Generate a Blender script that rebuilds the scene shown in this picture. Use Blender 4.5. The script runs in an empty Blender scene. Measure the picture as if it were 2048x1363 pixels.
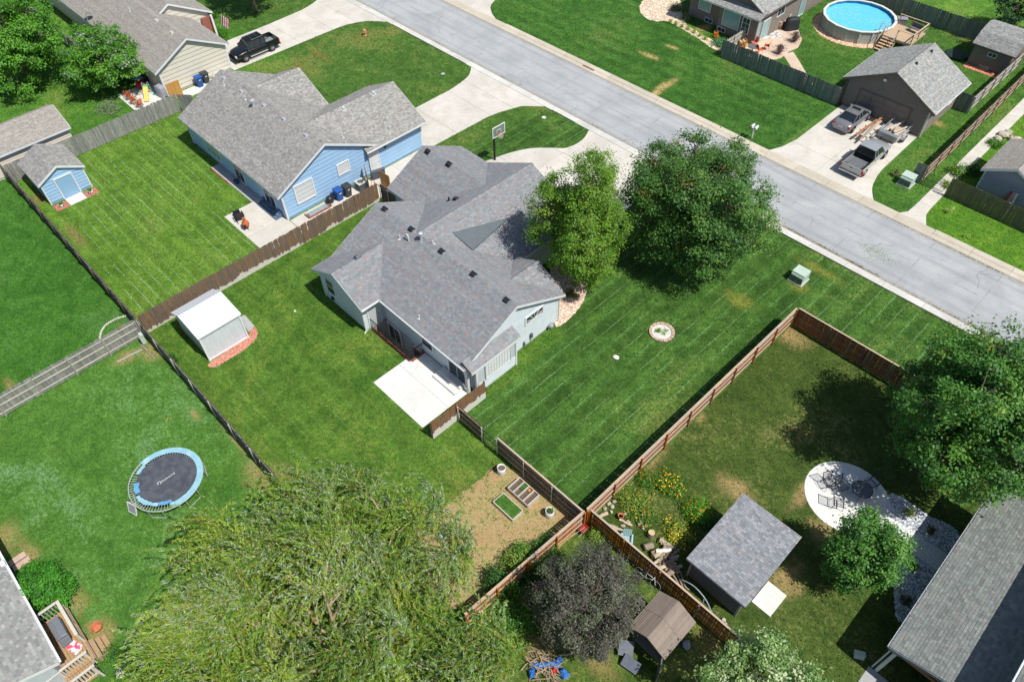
import bpy, math, random
import numpy as np
from mathutils import Vector, Matrix

SC = bpy.context.scene
COL = SC.collection
R = math.radians
rnd = random.Random(7)

# ------------------------------------------------------------------ camera
CAM_H = 39.0
FOC = 1469.488                      # focal length in pixels of the 2048 px wide photograph
PIT, ROL, YAW = R(49.42738504), R(0.96842731), R(136.21461319)
_F = Vector((math.cos(YAW)*math.cos(PIT), math.sin(YAW)*math.cos(PIT), -math.sin(PIT)))
_r0 = Vector((math.sin(YAW), -math.cos(YAW), 0))
_d0 = _F.cross(_r0)
_r = math.cos(ROL)*_r0 + math.sin(ROL)*_d0
_d = -math.sin(ROL)*_r0 + math.cos(ROL)*_d0
cd = bpy.data.cameras.new('camera')
cd.sensor_width = 36.0
cd.lens = FOC*36.0/2048.0
cd.clip_start = 0.5
cd.clip_end = 2000
cam = bpy.data.objects.new('camera', cd)
COL.objects.link(cam)
_up, _bk = -_d, -_F
cam.matrix_world = Matrix(((_r.x, _up.x, _bk.x, 0), (_r.y, _up.y, _bk.y, 0), (_r.z, _up.z, _bk.z, CAM_H), (0, 0, 0, 1)))
SC.camera = cam

def spot(px, py, z=0.0):
    """survey: photograph pixel -> place on the level plane at height z (metres)"""
    v = _F + _r*((px-1024.0)/FOC) + _d*((py-681.5)/FOC)
    t = (CAM_H-z)/-v.z
    return (v.x*t, v.y*t)

# ------------------------------------------------------------------ sky, sun, exposure
SUN = Vector((0.60, 0.095, 1.0)).normalized()
w = bpy.data.worlds.new('World')
SC.world = w
w.use_nodes = True
wn = w.node_tree.nodes
bg = wn['Background']
sky = wn.new('ShaderNodeTexSky')
sky.sky_type = 'NISHITA'
sky.sun_disc = False
sky.sun_elevation = math.asin(SUN.z)
sky.sun_rotation = math.atan2(SUN.x, SUN.y)
w.node_tree.links.new(sky.outputs[0], bg.inputs[0])
bg.inputs[1].default_value = 0.097
sl = bpy.data.lights.new('sun', 'SUN')
sl.energy = 4.6
sl.angle = R(0.53)
sl.color = (1.0, 0.965, 0.90)
so = bpy.data.objects.new('sun', sl)
COL.objects.link(so)
so.rotation_euler = SUN.to_track_quat('Z', 'Y').to_euler()
so.location = (0, 0, 80)
SC.view_settings.view_transform = 'Standard'
SC.view_settings.look = 'None'
SC.view_settings.exposure = 0.1
SC.view_settings.gamma = 1.0
SC.view_settings.use_curve_mapping = False

# ------------------------------------------------------------------ helpers
def lin(c):
    c = c/255.0
    return c/12.92 if c <= 0.04045 else ((c+0.055)/1.055)**2.4
def C(r, g, b, k=0.82):
    """photograph colour of a sunlit surface -> base colour"""
    return (lin(r)*k, lin(g)*k, lin(b)*k, 1.0)
def mul(c, k):
    return (min(c[0]*k, 1), min(c[1]*k, 1), min(c[2]*k, 1), 1.0)

class NT:
    def __init__(s, name):
        s.m = bpy.data.materials.new(name)
        s.m.use_nodes = True
        s.t = s.m.node_tree
        s.b = s.t.nodes['Principled BSDF']
        s.out = s.t.nodes['Material Output']
    def n(s, ty, **kw):
        x = s.t.nodes.new('ShaderNode'+ty)
        for k, v in kw.items():
            setattr(x, k, v)
        return x
    def set(s, sock, v):
        if isinstance(v, bpy.types.NodeSocket):
            s.t.links.new(v, sock)
        else:
            sock.default_value = v
    def math(s, op, a, b=0.0, c=None, clamp=False):
        x = s.n('Math', operation=op, use_clamp=clamp)
        s.set(x.inputs[0], a); s.set(x.inputs[1], b)
        if c is not None: s.set(x.inputs[2], c)
        return x.outputs[0]
    def mix(s, f, a, b, blend='MIX'):
        x = s.n('Mix', data_type='RGBA', blend_type=blend)
        s.set(x.inputs[0], f); s.set(x.inputs[6], a); s.set(x.inputs[7], b)
        return x.outputs[2]
    def noise(s, vec, scale, detail=3.0, rough=0.55, dist=0.0):
        x = s.n('TexNoise')
        s.set(x.inputs['Vector'], vec)
        x.inputs['Scale'].default_value = scale
        x.inputs['Detail'].default_value = detail
        x.inputs['Roughness'].default_value = rough
        x.inputs['Distortion'].default_value = dist
        return x.outputs[0]
    def ramp(s, f, lo, hi):
        x = s.n('MapRange', interpolation_type='SMOOTHSTEP')
        s.set(x.inputs[0], f); s.set(x.inputs[1], lo); s.set(x.inputs[2], hi)
        return x.outputs[0]
    def obj(s):
        return s.n('TexCoord').outputs['Object']
    def mapping(s, vec, scale=(1, 1, 1), rot=(0, 0, 0), loc=(0, 0, 0)):
        x = s.n('Mapping')
        s.set(x.inputs[0], vec)
        x.inputs['Scale'].default_value = scale
        x.inputs['Rotation'].default_value = rot
        s.set(x.inputs['Location'], loc)
        return x.outputs[0]
    def bump(s, h, strength, dist):
        x = s.n('Bump')
        s.set(x.inputs['Height'], h)
        x.inputs['Strength'].default_value = strength
        x.inputs['Distance'].default_value = dist
        s.t.links.new(x.outputs[0], s.b.inputs['Normal'])
    def fin(s, col, rough=0.8, metal=0.0, spec=0.3):
        s.set(s.b.inputs['Base Color'], col)
        s.b.inputs['Roughness'].default_value = rough
        s.b.inputs['Metallic'].default_value = metal
        s.b.inputs['Specular IOR Level'].default_value = spec
        return s.m

_mats = {}
def mat(key, col, rough=0.75, var=0.18, scale=4.0, bump=0.0, bscale=40.0, metal=0.0, spec=0.3, ovar=0.0, stain=None, coat=0.0):
    """general painted / stone / plastic surface with uneven tone; ovar = difference from piece to piece"""
    if key in _mats: return _mats[key]
    t = NT(key); o = t.obj()
    v = t.noise(o, scale, 5.0, 0.6)
    c = t.mix(t.ramp(v, 0.3, 0.7), mul(col, 1-var), mul(col, 1+var))
    if stain:
        sv = t.noise(o, stain[1], 4.0, 0.6, 0.4)
        c = t.mix(t.math('MULTIPLY', t.ramp(sv, 0.52, 0.72), stain[2]), c, stain[0])
    if ovar:
        rr = t.n('ObjectInfo').outputs['Random']
        k = t.math('MULTIPLY_ADD', rr, 2*ovar, 1-ovar)
        x = t.n('HueSaturation'); t.set(x.inputs['Value'], k); t.set(x.inputs['Color'], c)
        c = x.outputs[0]
    if bump: t.bump(t.noise(o, bscale, 3.0), bump, 0.02)
    if coat: t.b.inputs['Coat Weight'].default_value = coat
    _mats[key] = t.fin(c, rough, metal, spec)
    return _mats[key]

def glassy(key, col, rough=0.06):
    if key in _mats: return _mats[key]
    t = NT(key); o = t.obj()
    c = t.mix(t.noise(o, 3.0, 2.0), mul(col, 0.8), mul(col, 1.2))
    _mats[key] = t.fin(c, rough, 0.0, 0.6)
    return _mats[key]

def wood(key, col, col2, fade=None, ovar=0.22, sc=(14, 14, 0.9)):
    """boards: grain along local z, tone differs per board; fade = (colour, height, width) bleached foot of the board"""
    if key in _mats: return _mats[key]
    t = NT(key); o = t.obj()
    rr = t.n('ObjectInfo').outputs['Random']
    off = t.n('CombineXYZ'); t.set(off.inputs[0], t.math('MULTIPLY', rr, 37.0)); t.set(off.inputs[2], t.math('MULTIPLY', rr, 91.0))
    p = t.mapping(o, sc, loc=off.outputs[0])
    g = t.noise(p, 1.6, 6.0, 0.65, 0.5)
    g2 = t.noise(t.mapping(o, (30, 30, 3), loc=off.outputs[0]), 1.0, 3.0)
    c = t.mix(t.ramp(g, 0.3, 0.7), col, col2)
    c = t.mix(t.math('MULTIPLY', t.ramp(g2, 0.55, 0.75), 0.45), c, mul(col, 0.5))
    hs = t.n('HueSaturation'); t.set(hs.inputs['Value'], t.math('MULTIPLY_ADD', rr, 2*ovar, 1-ovar)); t.set(hs.inputs['Color'], c)
    t.set(hs.inputs['Saturation'], t.math('MULTIPLY_ADD', rr, 0.5, 0.75))
    c = hs.outputs[0]
    if fade:
        sx = t.n('SeparateXYZ'); t.set(sx.inputs[0], o)
        wn_ = t.n('NewGeometry').outputs['Position']
        big = t.noise(wn_, 0.22, 2.0)
        hh = t.math('ADD', fade[1], t.math('MULTIPLY', t.math('SUBTRACT', big, 0.5), fade[3] if len(fade) > 3 else 1.2))
        hh = t.math('ADD', hh, t.math('MULTIPLY', t.math('SUBTRACT', rr, 0.5), 0.22))
        hh = t.math('ADD', hh, t.math('MULTIPLY', t.math('SUBTRACT', g, 0.5), 0.25))
        k = t.ramp(t.math('SUBTRACT', hh, sx.outputs[2]), -fade[2], fade[2])
        c = t.mix(t.math('MULTIPLY', k, 0.93), c, fade[0])
    t.bump(g, 0.35, 0.01)
    _mats[key] = t.fin(c, 0.85, 0.0, 0.2)
    return _mats[key]

def attr_mat(key, rough=0.85, var=0.1, scale=30.0, trans=0.0, spec=0.25, bump=0.0):
    """colour carried by the pieces themselves (shingles, leaves, pebbles)"""
    if key in _mats: return _mats[key]
    t = NT(key); o = t.obj()
    a = t.n('Attribute'); a.attribute_name = 'Col'
    v = t.noise(o, scale, 3.0)
    c = t.mix(t.ramp(v, 0.25, 0.75), mul((1, 1, 1), 1-var), (1, 1, 1, 1))
    c = t.mix(1.0, a.outputs['Color'], c, 'MULTIPLY')
    t.fin(c, rough, 0.0, spec)
    if bump: t.bump(v, bump, 0.01)
    if trans:
        tr = t.n('BsdfTranslucent'); t.set(tr.inputs[0], t.mix(1.0, c, (1.25, 1.2, 0.55, 1), 'MULTIPLY'))
        ms = t.n('MixShader'); ms.inputs[0].default_value = trans
        t.t.links.new(t.b.outputs[0], ms.inputs[1]); t.t.links.new(tr.outputs[0], ms.inputs[2])
        t.t.links.new(ms.outputs[0], t.out.inputs[0])
    _mats[key] = t.m
    return t.m

# ---- meshes
ORG = {}
class MB:
    def __init__(s):
        s.v = []; s.f = []
    def add(s, vs, fs):
        n = len(s.v); s.v += [tuple(p) for p in vs]
        s.f += [tuple(i+n for i in f) for f in fs]
        return s
    def box(s, x0, x1, y0, y1, z0, z1):
        return s.add([(x0, y0, z0), (x1, y0, z0), (x1, y1, z0), (x0, y1, z0), (x0, y0, z1), (x1, y0, z1), (x1, y1, z1), (x0, y1, z1)],
                     [(0, 3, 2, 1), (4, 5, 6, 7), (0, 1, 5, 4), (1, 2, 6, 5), (2, 3, 7, 6), (3, 0, 4, 7)])
    def cbox(s, c, size, rz=0.0, rx=0.0, ry=0.0, taper=1.0):
        m = Matrix.Rotation(rz, 3, 'Z') @ Matrix.Rotation(ry, 3, 'Y') @ Matrix.Rotation(rx, 3, 'X')
        a, b, d = size[0]/2, size[1]/2, size[2]/2
        p = []
        for z, k in ((-d, 1.0), (d, taper)):
            for x, y in ((-a, -b), (a, -b), (a, b), (-a, b)):
                p.append(Vector(c) + m @ Vector((x*k, y*k, z)))
        return s.add(p, [(0, 3, 2, 1), (4, 5, 6, 7), (0, 1, 5, 4), (1, 2, 6, 5), (2, 3, 7, 6), (3, 0, 4, 7)])
    def prism(s, poly, vec):
        """planar polygon (3d points) swept by a vector"""
        n = len(poly); vec = Vector(vec)
        a = [Vector(p) for p in poly]
        nrm = Vector((0, 0, 0))
        for i in range(n):
            nrm += a[i].cross(a[(i+1) % n])
        if nrm.dot(vec) > 0: a.reverse()
        b = [p+vec for p in a]
        f = [tuple(range(n)), tuple(reversed(range(n, 2*n)))]
        for i in range(n):
            j = (i+1) % n
            f.append((j, i, n+i, n+j))
        return s.add(a+b, f)
    def tube(s, pts, rad, n=6, cap=True):
        pts = [Vector(p) for p in pts]; m = len(pts)
        rr = rad if isinstance(rad, (list, tuple)) else [rad]*m
        vs = []; fs = []; px = None
        for i, p in enumerate(pts):
            d = (pts[min(i+1, m-1)]-pts[max(i-1, 0)])
            d = d.normalized() if d.length > 1e-9 else Vector((0, 0, 1))
            if px is None:
                h = Vector((0, 0, 1)) if abs(d.z) < 0.9 else Vector((1, 0, 0))
                px = d.cross(h).normalized()
            else:
                px = (px - d*px.dot(d))
                px = px.normalized() if px.length > 1e-6 else d.orthogonal().normalized()
            py = d.cross(px)
            for k in range(n):
                a = 2*math.pi*k/n
                vs.append(p + (px*math.cos(a)+py*math.sin(a))*rr[i])
        for i in range(m-1):
            for k in range(n):
                k2 = (k+1) % n
                fs.append((i*n+k, i*n+k2, (i+1)*n+k2, (i+1)*n+k))
        if cap:
            fs.append(tuple(reversed(range(n)))); fs.append(tuple((m-1)*n+k for k in range(n)))
        return s.add(vs, fs)
    def lathe(s, prof, n=20, c=(0, 0, 0), close=False):
        vs = []; fs = []; m = len(prof)
        for r, z in prof:
            for k in range(n):
                a = 2*math.pi*k/n
                vs.append((c[0]+r*math.cos(a), c[1]+r*math.sin(a), c[2]+z))
        for i in range(m-1):
            for k in range(n):
                k2 = (k+1) % n
                fs.append((i*n+k, i*n+k2, (i+1)*n+k2, (i+1)*n+k))
        if close:
            for k in range(n):
                k2 = (k+1) % n
                fs.append(((m-1)*n+k, (m-1)*n+k2, k2, k))
        else:
            fs.append(tuple(reversed(range(n)))); fs.append(tuple((m-1)*n+k for k in range(n)))
        return s.add(vs, fs)
    def blob(s, c, r, seed=0, n=7, m=5, jit=0.25):
        q = random.Random(seed); vs = [(c[0], c[1], c[2]-r[2])]; fs = []
        for i in range(1, m):
            th = math.pi*i/m - math.pi/2
            for k in range(n):
                a = 2*math.pi*(k+0.5*(i % 2))/n; j = 1+q.uniform(-jit, jit)
                vs.append((c[0]+r[0]*math.cos(th)*math.cos(a)*j, c[1]+r[1]*math.cos(th)*math.sin(a)*j, c[2]+r[2]*math.sin(th)*j))
        vs.append((c[0], c[1], c[2]+r[2])); top = len(vs)-1
        for k in range(n):
            k2 = (k+1) % n
            fs.append((0, 1+k2, 1+k)); fs.append((top, top-n+k, top-n+k2))
            for i in range(m-2):
                a = 1+i*n; fs.append((a+k, a+k2, a+n+k2, a+n+k))
        return s.add(vs, fs)
    def grid(s, rows):
        """rows of points -> surface"""
        n = len(rows[0]); vs = [p for r_ in rows for p in r_]; fs = []
        for i in range(len(rows)-1):
            for j in range(n-1):
                fs.append((i*n+j, i*n+j+1, (i+1)*n+j+1, (i+1)*n+j))
        return s.add(vs, fs)
    def mesh(s, name, off=(0, 0, 0)):
        me = bpy.data.meshes.new(name)
        me.from_pydata([(p[0]-off[0], p[1]-off[1], p[2]-off[2]) for p in s.v], [], s.f)
        me.update()
        return me
    def build(s, name, material, parent=None, smooth=False, bevel=0.0):
        off = ORG.get(parent.name, (0, 0, 0)) if parent else (0, 0, 0)
        me = s.mesh(name, off)
        me.materials.append(material)
        if smooth:
            me.polygons.foreach_set('use_smooth', [True]*len(me.polygons))
        o = bpy.data.objects.new(name, me)
        COL.objects.link(o)
        if parent:
            o.parent = parent
            if parent.name in ORG: ORG[o.name] = off
        if bevel:
            md = o.modifiers.new('bevel', 'BEVEL'); md.width = bevel; md.segments = 2; md.limit_method = 'ANGLE'
        return o

def tag(o, label, cat, group=None):
    o['label'] = label; o['category'] = cat
    if group: o['group'] = group
    return o
def thing(name, label, cat, loc=(0, 0, 0), rz=0.0, group=None, world=False):
    o = bpy.data.objects.new(name, None); COL.objects.link(o)
    o.empty_display_size = 0.3
    o.location = loc; o.rotation_euler = (0, 0, rz)
    tag(o, label, cat, group)
    if world: ORG[o.name] = tuple(loc)
    return o
def struct(o, label=None):
    o['kind'] = 'structure'
    if label: o['label'] = label
    return o
def piece(name, me, parent, loc=(0, 0, 0), rot=(0, 0, 0), scale=None):
    """one more copy of a shared mesh as a part"""
    o = bpy.data.objects.new(name, me); COL.objects.link(o)
    o.parent = parent; o.location = loc; o.rotation_euler = rot
    if scale: o.scale = scale
    return o
def dup(root, loc, rz=0.0, label=None, group=None, scale=None):
    r_ = root.copy(); COL.objects.link(r_); r_.location = loc; r_.rotation_euler = (0, 0, rz)
    if scale: r_.scale = scale
    if label: r_['label'] = label
    if group: r_['group'] = group
    for ch in list(root.children):
        c = ch.copy(); COL.objects.link(c); c.parent = r_
        for gch in list(ch.children):
            d = gch.copy(); COL.objects.link(d); d.parent = c
    return r_
def soup(name, verts, nper, cols, material, parent=None, kind=None, off=(0, 0, 0), faces=None):
    """very many small faces in one mesh; verts (N*nper,3); cols per face"""
    verts = np.asarray(verts, dtype=np.float32).reshape(-1, 3) - np.array(off, dtype=np.float32)
    if faces is None:
        nf = len(verts)//nper
        idx = np.arange(nf*nper, dtype=np.int32)
    else:
        idx = np.asarray(faces, dtype=np.int32).reshape(-1); nf = len(idx)//nper
    me = bpy.data.meshes.new(name)
    me.vertices.add(len(verts)); me.vertices.foreach_set('co', verts.reshape(-1))
    me.loops.add(nf*nper); me.loops.foreach_set('vertex_index', idx)
    me.polygons.add(nf)
    me.polygons.foreach_set('loop_start', np.arange(0, nf*nper, nper, dtype=np.int32))
    me.polygons.foreach_set('loop_total', np.full(nf, nper, dtype=np.int32))
    me.update(calc_edges=True)
    at = me.color_attributes.new('Col', 'FLOAT_COLOR', 'CORNER')
    c4 = np.ones((nf, 4), dtype=np.float32); c4[:, :3] = np.asarray(cols, dtype=np.float32)[:, :3]
    at.data.foreach_set('color', np.repeat(c4, nper, axis=0).reshape(-1))
    me.materials.append(material)
    o = bpy.data.objects.new(name, me); COL.objects.link(o)
    if parent: o.parent = parent
    if kind: o['kind'] = kind
    return o
def clip(poly, a, b, c):
    """keep the part of a 2d polygon with a*x+b*y+c >= 0"""
    out = []; n = len(poly)
    for i in range(n):
        p, q = poly[i], poly[(i+1) % n]
        dp, dq = a*p[0]+b*p[1]+c, a*q[0]+b*q[1]+c
        if dp >= 0: out.append(p)
        if (dp >= 0) != (dq >= 0):
            t = dp/(dp-dq); out.append((p[0]+(q[0]-p[0])*t, p[1]+(q[1]-p[1])*t))
    return out
def smoothline(pts, n=4, closed=False):
    """Catmull-Rom through points"""
    P = [Vector(p) for p in pts]; m = len(P); out = []
    rng = range(m) if closed else range(m-1)
    for i in rng:
        p0 = P[(i-1) % m] if closed or i > 0 else P[i]
        p1 = P[i]; p2 = P[(i+1) % m]
        p3 = P[(i+2) % m] if closed or i+2 < m else p2
        for k in range(n):
            t = k/n
            out.append(0.5*((2*p1)+(p2-p0)*t+(2*p0-5*p1+4*p2-p3)*t*t+(3*p1-p0-3*p2+p3)*t**3))
    if not closed: out.append(P[-1])
    return out
# ================================================================== ground, lawns, road, paving
LAWNS = []; GTONE = {}; PAVED = []
def grass(key, c1, c2, c3=None, big=0.5, stripe=None, patches=(), bare=None, band=None, fine=1.0, edge=None):
    """mown lawn: c1/c2 tones, c3 = tired grass in large patches, stripe=(axis, spacing, width, colour, amount)
    patches=[(x, y, rx, ry)] worn to bare soil"""
    t = NT(key); o = t.obj()
    c1, c2 = warm(c1), warm(c2); c3 = warm(c3) if c3 else None
    GTONE[key] = (c1, c2, c3 or c2)
    sx = t.n('SeparateXYZ'); t.set(sx.inputs[0], o)
    n1 = t.noise(o, 0.13, 5.0, 0.6, 0.6)
    n2 = t.noise(o, 1.1, 5.0, 0.65, 0.4)
    n3 = t.noise(o, 4.2, 6.0, 0.8)
    n4 = t.noise(o, 11.0, 4.0, 0.75)
    n5 = t.noise(o, 0.42, 6.0, 0.7, 1.0)
    f = t.math('ADD', t.math('MULTIPLY', n2, 0.45), t.math('ADD', t.math('MULTIPLY', n1, 0.3), t.math('MULTIPLY', n5, 0.3)))
    c = t.mix(t.ramp(f, 0.40, 0.64), mul(c1, .88), mul(c2, 1.08))
    c = t.mix(t.math('MULTIPLY', t.ramp(n5, 0.56, 0.72), 0.35), c, mul((c2[0]*1.25, c2[1], c2[2]*1.1, 1), 1.12))
    if c3:
        k = t.math('ADD', n1, t.math('MULTIPLY', t.math('SUBTRACT', n3, 0.5), 0.7))
        k = t.math('ADD', k, t.math('MULTIPLY', t.math('SUBTRACT', n2, 0.5), 0.35))
        c = t.mix(t.math('MULTIPLY', t.ramp(k, 0.62-0.2*big, 0.80-0.2*big), 0.8), c, c3)
    if band:
        ax, sp, amt = band
        q = t.math('ADD', t.math('DIVIDE', sx.outputs[ax], sp), t.math('MULTIPLY', n1, 0.5))
        sq = t.ramp(t.math('SINE', t.math('MULTIPLY', q, math.pi)), -0.35, 0.35)
        c = t.mix(sq, mul_mix(t, c, 1-amt), mul_mix(t, c, 1+amt))
    if stripe:
        ax, sp, wd, sc_, amt = stripe
        q = t.math('ADD', sx.outputs[ax], t.math('MULTIPLY', t.math('SUBTRACT', t.noise(o, 0.2, 2.0), 0.5), 0.3))
        fr = t.math('ABSOLUTE', t.math('SUBTRACT', t.math('FRACT', t.math('DIVIDE', q, sp)), 0.5))
        line = t.math('SUBTRACT', 1.0, t.ramp(fr, wd*0.4/sp, wd/sp))
        line = t.math('MULTIPLY', line, t.ramp(t.noise(o, 0.22, 4.0, 0.7), 0.36, 0.62))
        line = t.math('MULTIPLY', line, t.ramp(n4, 0.38, 0.58))
        c = t.mix(t.math('MULTIPLY', line, amt), c, sc_)
    for (x, y, rx, ry) in patches:
        mp = t.mapping(o, (1/rx, 1/ry, 0), loc=(-x/rx, -y/ry, 0))
        ln = t.n('VectorMath', operation='LENGTH'); t.set(ln.inputs[0], mp)
        q = t.math('ADD', ln.outputs['Value'], t.math('MULTIPLY', t.math('SUBTRACT', n2, 0.5), 2.2))
        q = t.math('ADD', q, t.math('MULTIPLY', t.math('SUBTRACT', n3, 0.5), 2.4))
        k = t.math('SUBTRACT', 1.0, t.ramp(q, 0.25, 1.25))
        c = t.mix(t.math('MULTIPLY', k, 0.8), c, bare)
    sp = t.math('ADD', t.math('MULTIPLY', n3, 0.6), t.math('MULTIPLY', n4, 0.5))
    c = t.mix(t.ramp(sp, 0.40, 0.70), mul_mix(t, c, 0.56), mul_mix(t, c, 1.40))
    t.bump(t.math('ADD', t.math('MULTIPLY', n3, 0.6), n4), 0.75*fine, 0.07)
    return t.fin(c, 0.9, 0.0, 0.12)
def warm(c):
    return (c[0]*1.12+.012, c[1]*1.02+.006, c[2]*1.05+.006, 1.0)
def mul_mix(t, c, k):
    x = t.n('HueSaturation'); x.inputs['Value'].default_value = k; t.set(x.inputs['Color'], c)
    return x.outputs[0]

def sheet(name, polys, z, material):
    if name == 'lawn': LAWNS.append((polys, material.name))
    elif name != 'ground': PAVED.extend((p, name == 'bare_soil') for p in polys)
    b = MB()
    for p in polys:
        b.add([(q[0], q[1], z) for q in p], [tuple(range(len(p)))])
    return struct(b.build(name, material))
def rect(x0, x1, y0, y1):
    return [(x0, y0), (x1, y0), (x1, y1), (x0, y1)]
WELL = (-32.05, -27.75, 17.0, 18.15)      # sunken light well behind the grey house
def rect_hole(x0, x1, y0, y1, h):
    return [rect(x0, x1, y0, h[2]), rect(x0, x1, h[3], y1), rect(x0, h[0], h[2], h[3]), rect(h[1], x1, h[2], h[3])]

SOIL = C(190, 158, 112)
STRAW = C(150, 140, 84)
g_base = grass('grass_base', C(58, 112, 40), C(78, 128, 48), C(110, 125, 60))
sheet('ground', rect_hole(-420, 320, -260, 520, WELL), -0.004, g_base)
Z0 = 0.004
def P(px, py, rx, ry, z=0):
    x, y = spot(px, py, z); return (x, y, rx, ry)
LINE = C(150, 190, 140)
g_mid = grass('grass_grey_house', C(56, 106, 27), C(88, 130, 43), C(116, 132, 56), 0.25, (1, 1.12, 0.09, C(128, 168, 92), 0.35),
              [P(560, 950, 1.4, .8), P(830, 1020, .8, .6), P(880, 680, .5, .3)], STRAW, (1, 1.12, 0.07))
sheet('lawn', rect_hole(-42.9, -21.8, 5.2, 26.2, WELL) + [rect(-21.8, -11.56, 5.2, 16.1)], Z0, g_mid)
g_side = grass('grass_side_yard', C(45, 92, 27), C(72, 118, 43), C(110, 128, 60), 0.3, (0, 0.98, 0.075, C(146, 190, 130), 0.5),
               [P(1035, 735, .35, 2.2), P(1480, 600, 1.3, .8), P(1598, 572, .9, .7), P(1640, 540, 2.0, .5), P(1010, 760, .3, 1.2)], C(138, 142, 62), (0, 0.98, 0.12))
sheet('lawn', [rect(-21.8, -11.25, 16.1, 46.1), rect(-42.9, -21.8, 26.2, 46.1), rect(-11.25, 40, 38.0, 46.1)], Z0, g_side)
g_blue = grass('grass_blue_house', C(74, 122, 32), C(98, 144, 46), C(110, 138, 58), 0.45, (1, 0.72, 0.065, C(190, 208, 182), 0.42),
               [P(75, 400, 1.1, .8), P(150, 470, 2.5, .5), P(230, 600, 3.5, .35)], C(140, 128, 80), (1, 0.72, 0.08))
sheet('lawn', [rect(-67.4, -42.9, 5.2, 28.0)], Z0, g_blue)
g_left = grass('grass_left_yard', C(46, 108, 28), C(68, 126, 40), C(76, 128, 62), 0.4, None,
               [P(250, 660, .9, .5), P(20, 770, 1.2, .4)], STRAW)
sheet('lawn', [rect(-120, -42.8, -60, 5.15)], Z0, g_left)
g_tramp = grass('grass_trampoline_yard', C(64, 118, 38), C(84, 136, 50), C(104, 154, 98), 0.5, None,
                [P(255, 712, .7, 1.3), P(520, 950, 1.7, 1.0), P(10, 1075, 1.2, 1.0), P(60, 1110, 1.2, .6), P(150, 1205, 1.0, .7),
                 P(200, 1265, 1.0, .9), P(300, 705, 1.2, .8), P(390, 830, .7, .3), P(470, 880, 1.4, .25)], C(168, 152, 98))
sheet('lawn', [rect(-42.8, -11.6, -60, 5.15)], Z0, g_tramp)
g_right = grass('grass_dry_yard', C(54, 86, 28), C(76, 104, 40), C(132, 130, 78), 0.36, None,
                [P(1300, 912, .8, 1.6), P(1605, 985, .5, 1.6), P(1580, 670, 1.6, 1.0), P(1570, 1160, 1.0, 1.6), P(1700, 700, 2.0, .6), P(1400, 835, .3, .5),
                 P(1470, 975, 1.3, .8), P(1645, 1060, .8, 1.0)], C(176, 152, 104))
sheet('lawn', [rect(-11.15, 40, 16.5, 38.0)], Z0, g_right)
g_low = grass('grass_shady_yard', C(62, 98, 32), C(92, 122, 48), C(140, 138, 78), 0.55, None,
              [P(1200, 1320, 1.2, .8), P(1420, 1280, .8, .8), P(1080, 1300, .8, .8), P(1700, 1330, 1.0, .8)], C(160, 142, 92))
sheet('lawn', [rect(-11.55, 40, -60, 16.45)], Z0, g_low)
g_tan = grass('grass_tan_house', C(56, 116, 34), C(84, 138, 44), C(120, 140, 66), 0.45)
sheet('lawn', [rect(-140, -67.5, 5.2, 34)], Z0, g_tan)
g_front = grass('grass_blue_front', C(56, 104, 34), C(80, 124, 48), C(120, 132, 66), 0.5, None,
                [P(718, 76, 1.2, .3), P(640, 110, 2.5, .35), P(595, 130, 1.0, .3)], C(136, 118, 62))
sheet('lawn', [rect(-67.4, -42.9, 28.0, 46.1), rect(-140, -67.5, 34, 46.1)], Z0, g_front)
g_far = grass('grass_across_street', C(44, 98, 28), C(66, 120, 42), C(92, 124, 54), 0.4, None,
              [P(1330, 172, .55, 2.0), P(1310, 187, .5, 1.2), P(1345, 95, 1.0, .4), P(1300, 112, 1.4, .5), P(1410, 55, .7, 1.5)], C(206, 178, 118), (1, 0.9, 0.085))
sheet('lawn', [rect(-64, -23.5, 54.9, 65.6), rect(-64, -36.4, 65.6, 130)], Z0, g_far)
g_pool = grass('grass_pool_yard', C(54, 108, 34), C(78, 126, 46), C(118, 128, 62), 0.5, None,
               [P(1870, 245, 1.2, .6), P(1660, 75, 1.6, .6)], C(196, 164, 108))
sheet('lawn', [rect(-36.4, -13.9, 65.6, 87.0)], Z0, g_pool)
g_strip = grass('grass_strip', C(52, 106, 34), C(80, 132, 46), C(104, 132, 58), 0.4, None, [P(1868, 255, .6, 1.4)], C(206, 172, 112))
sheet('lawn', [rect(-15.2, -11.0, 54.9, 65.6), rect(-13.9, -11.0, 65.6, 95)], Z0, g_strip)
g_neigh = grass('grass_right_neighbour', C(70, 128, 30), C(96, 146, 38), C(120, 150, 60), 0.3)
sheet('lawn', [rect(-11.0, 40, 54.9, 130)], Z0, g_neigh)
g_back = grass('grass_far_back', C(66, 126, 36), C(100, 146, 50), C(122, 150, 70), 0.5, None, (), None, (0, 1.4, 0.06))
sheet('lawn', [rect(-36.4, -11.0, 87.0, 150)], Z0, g_back)

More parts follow.
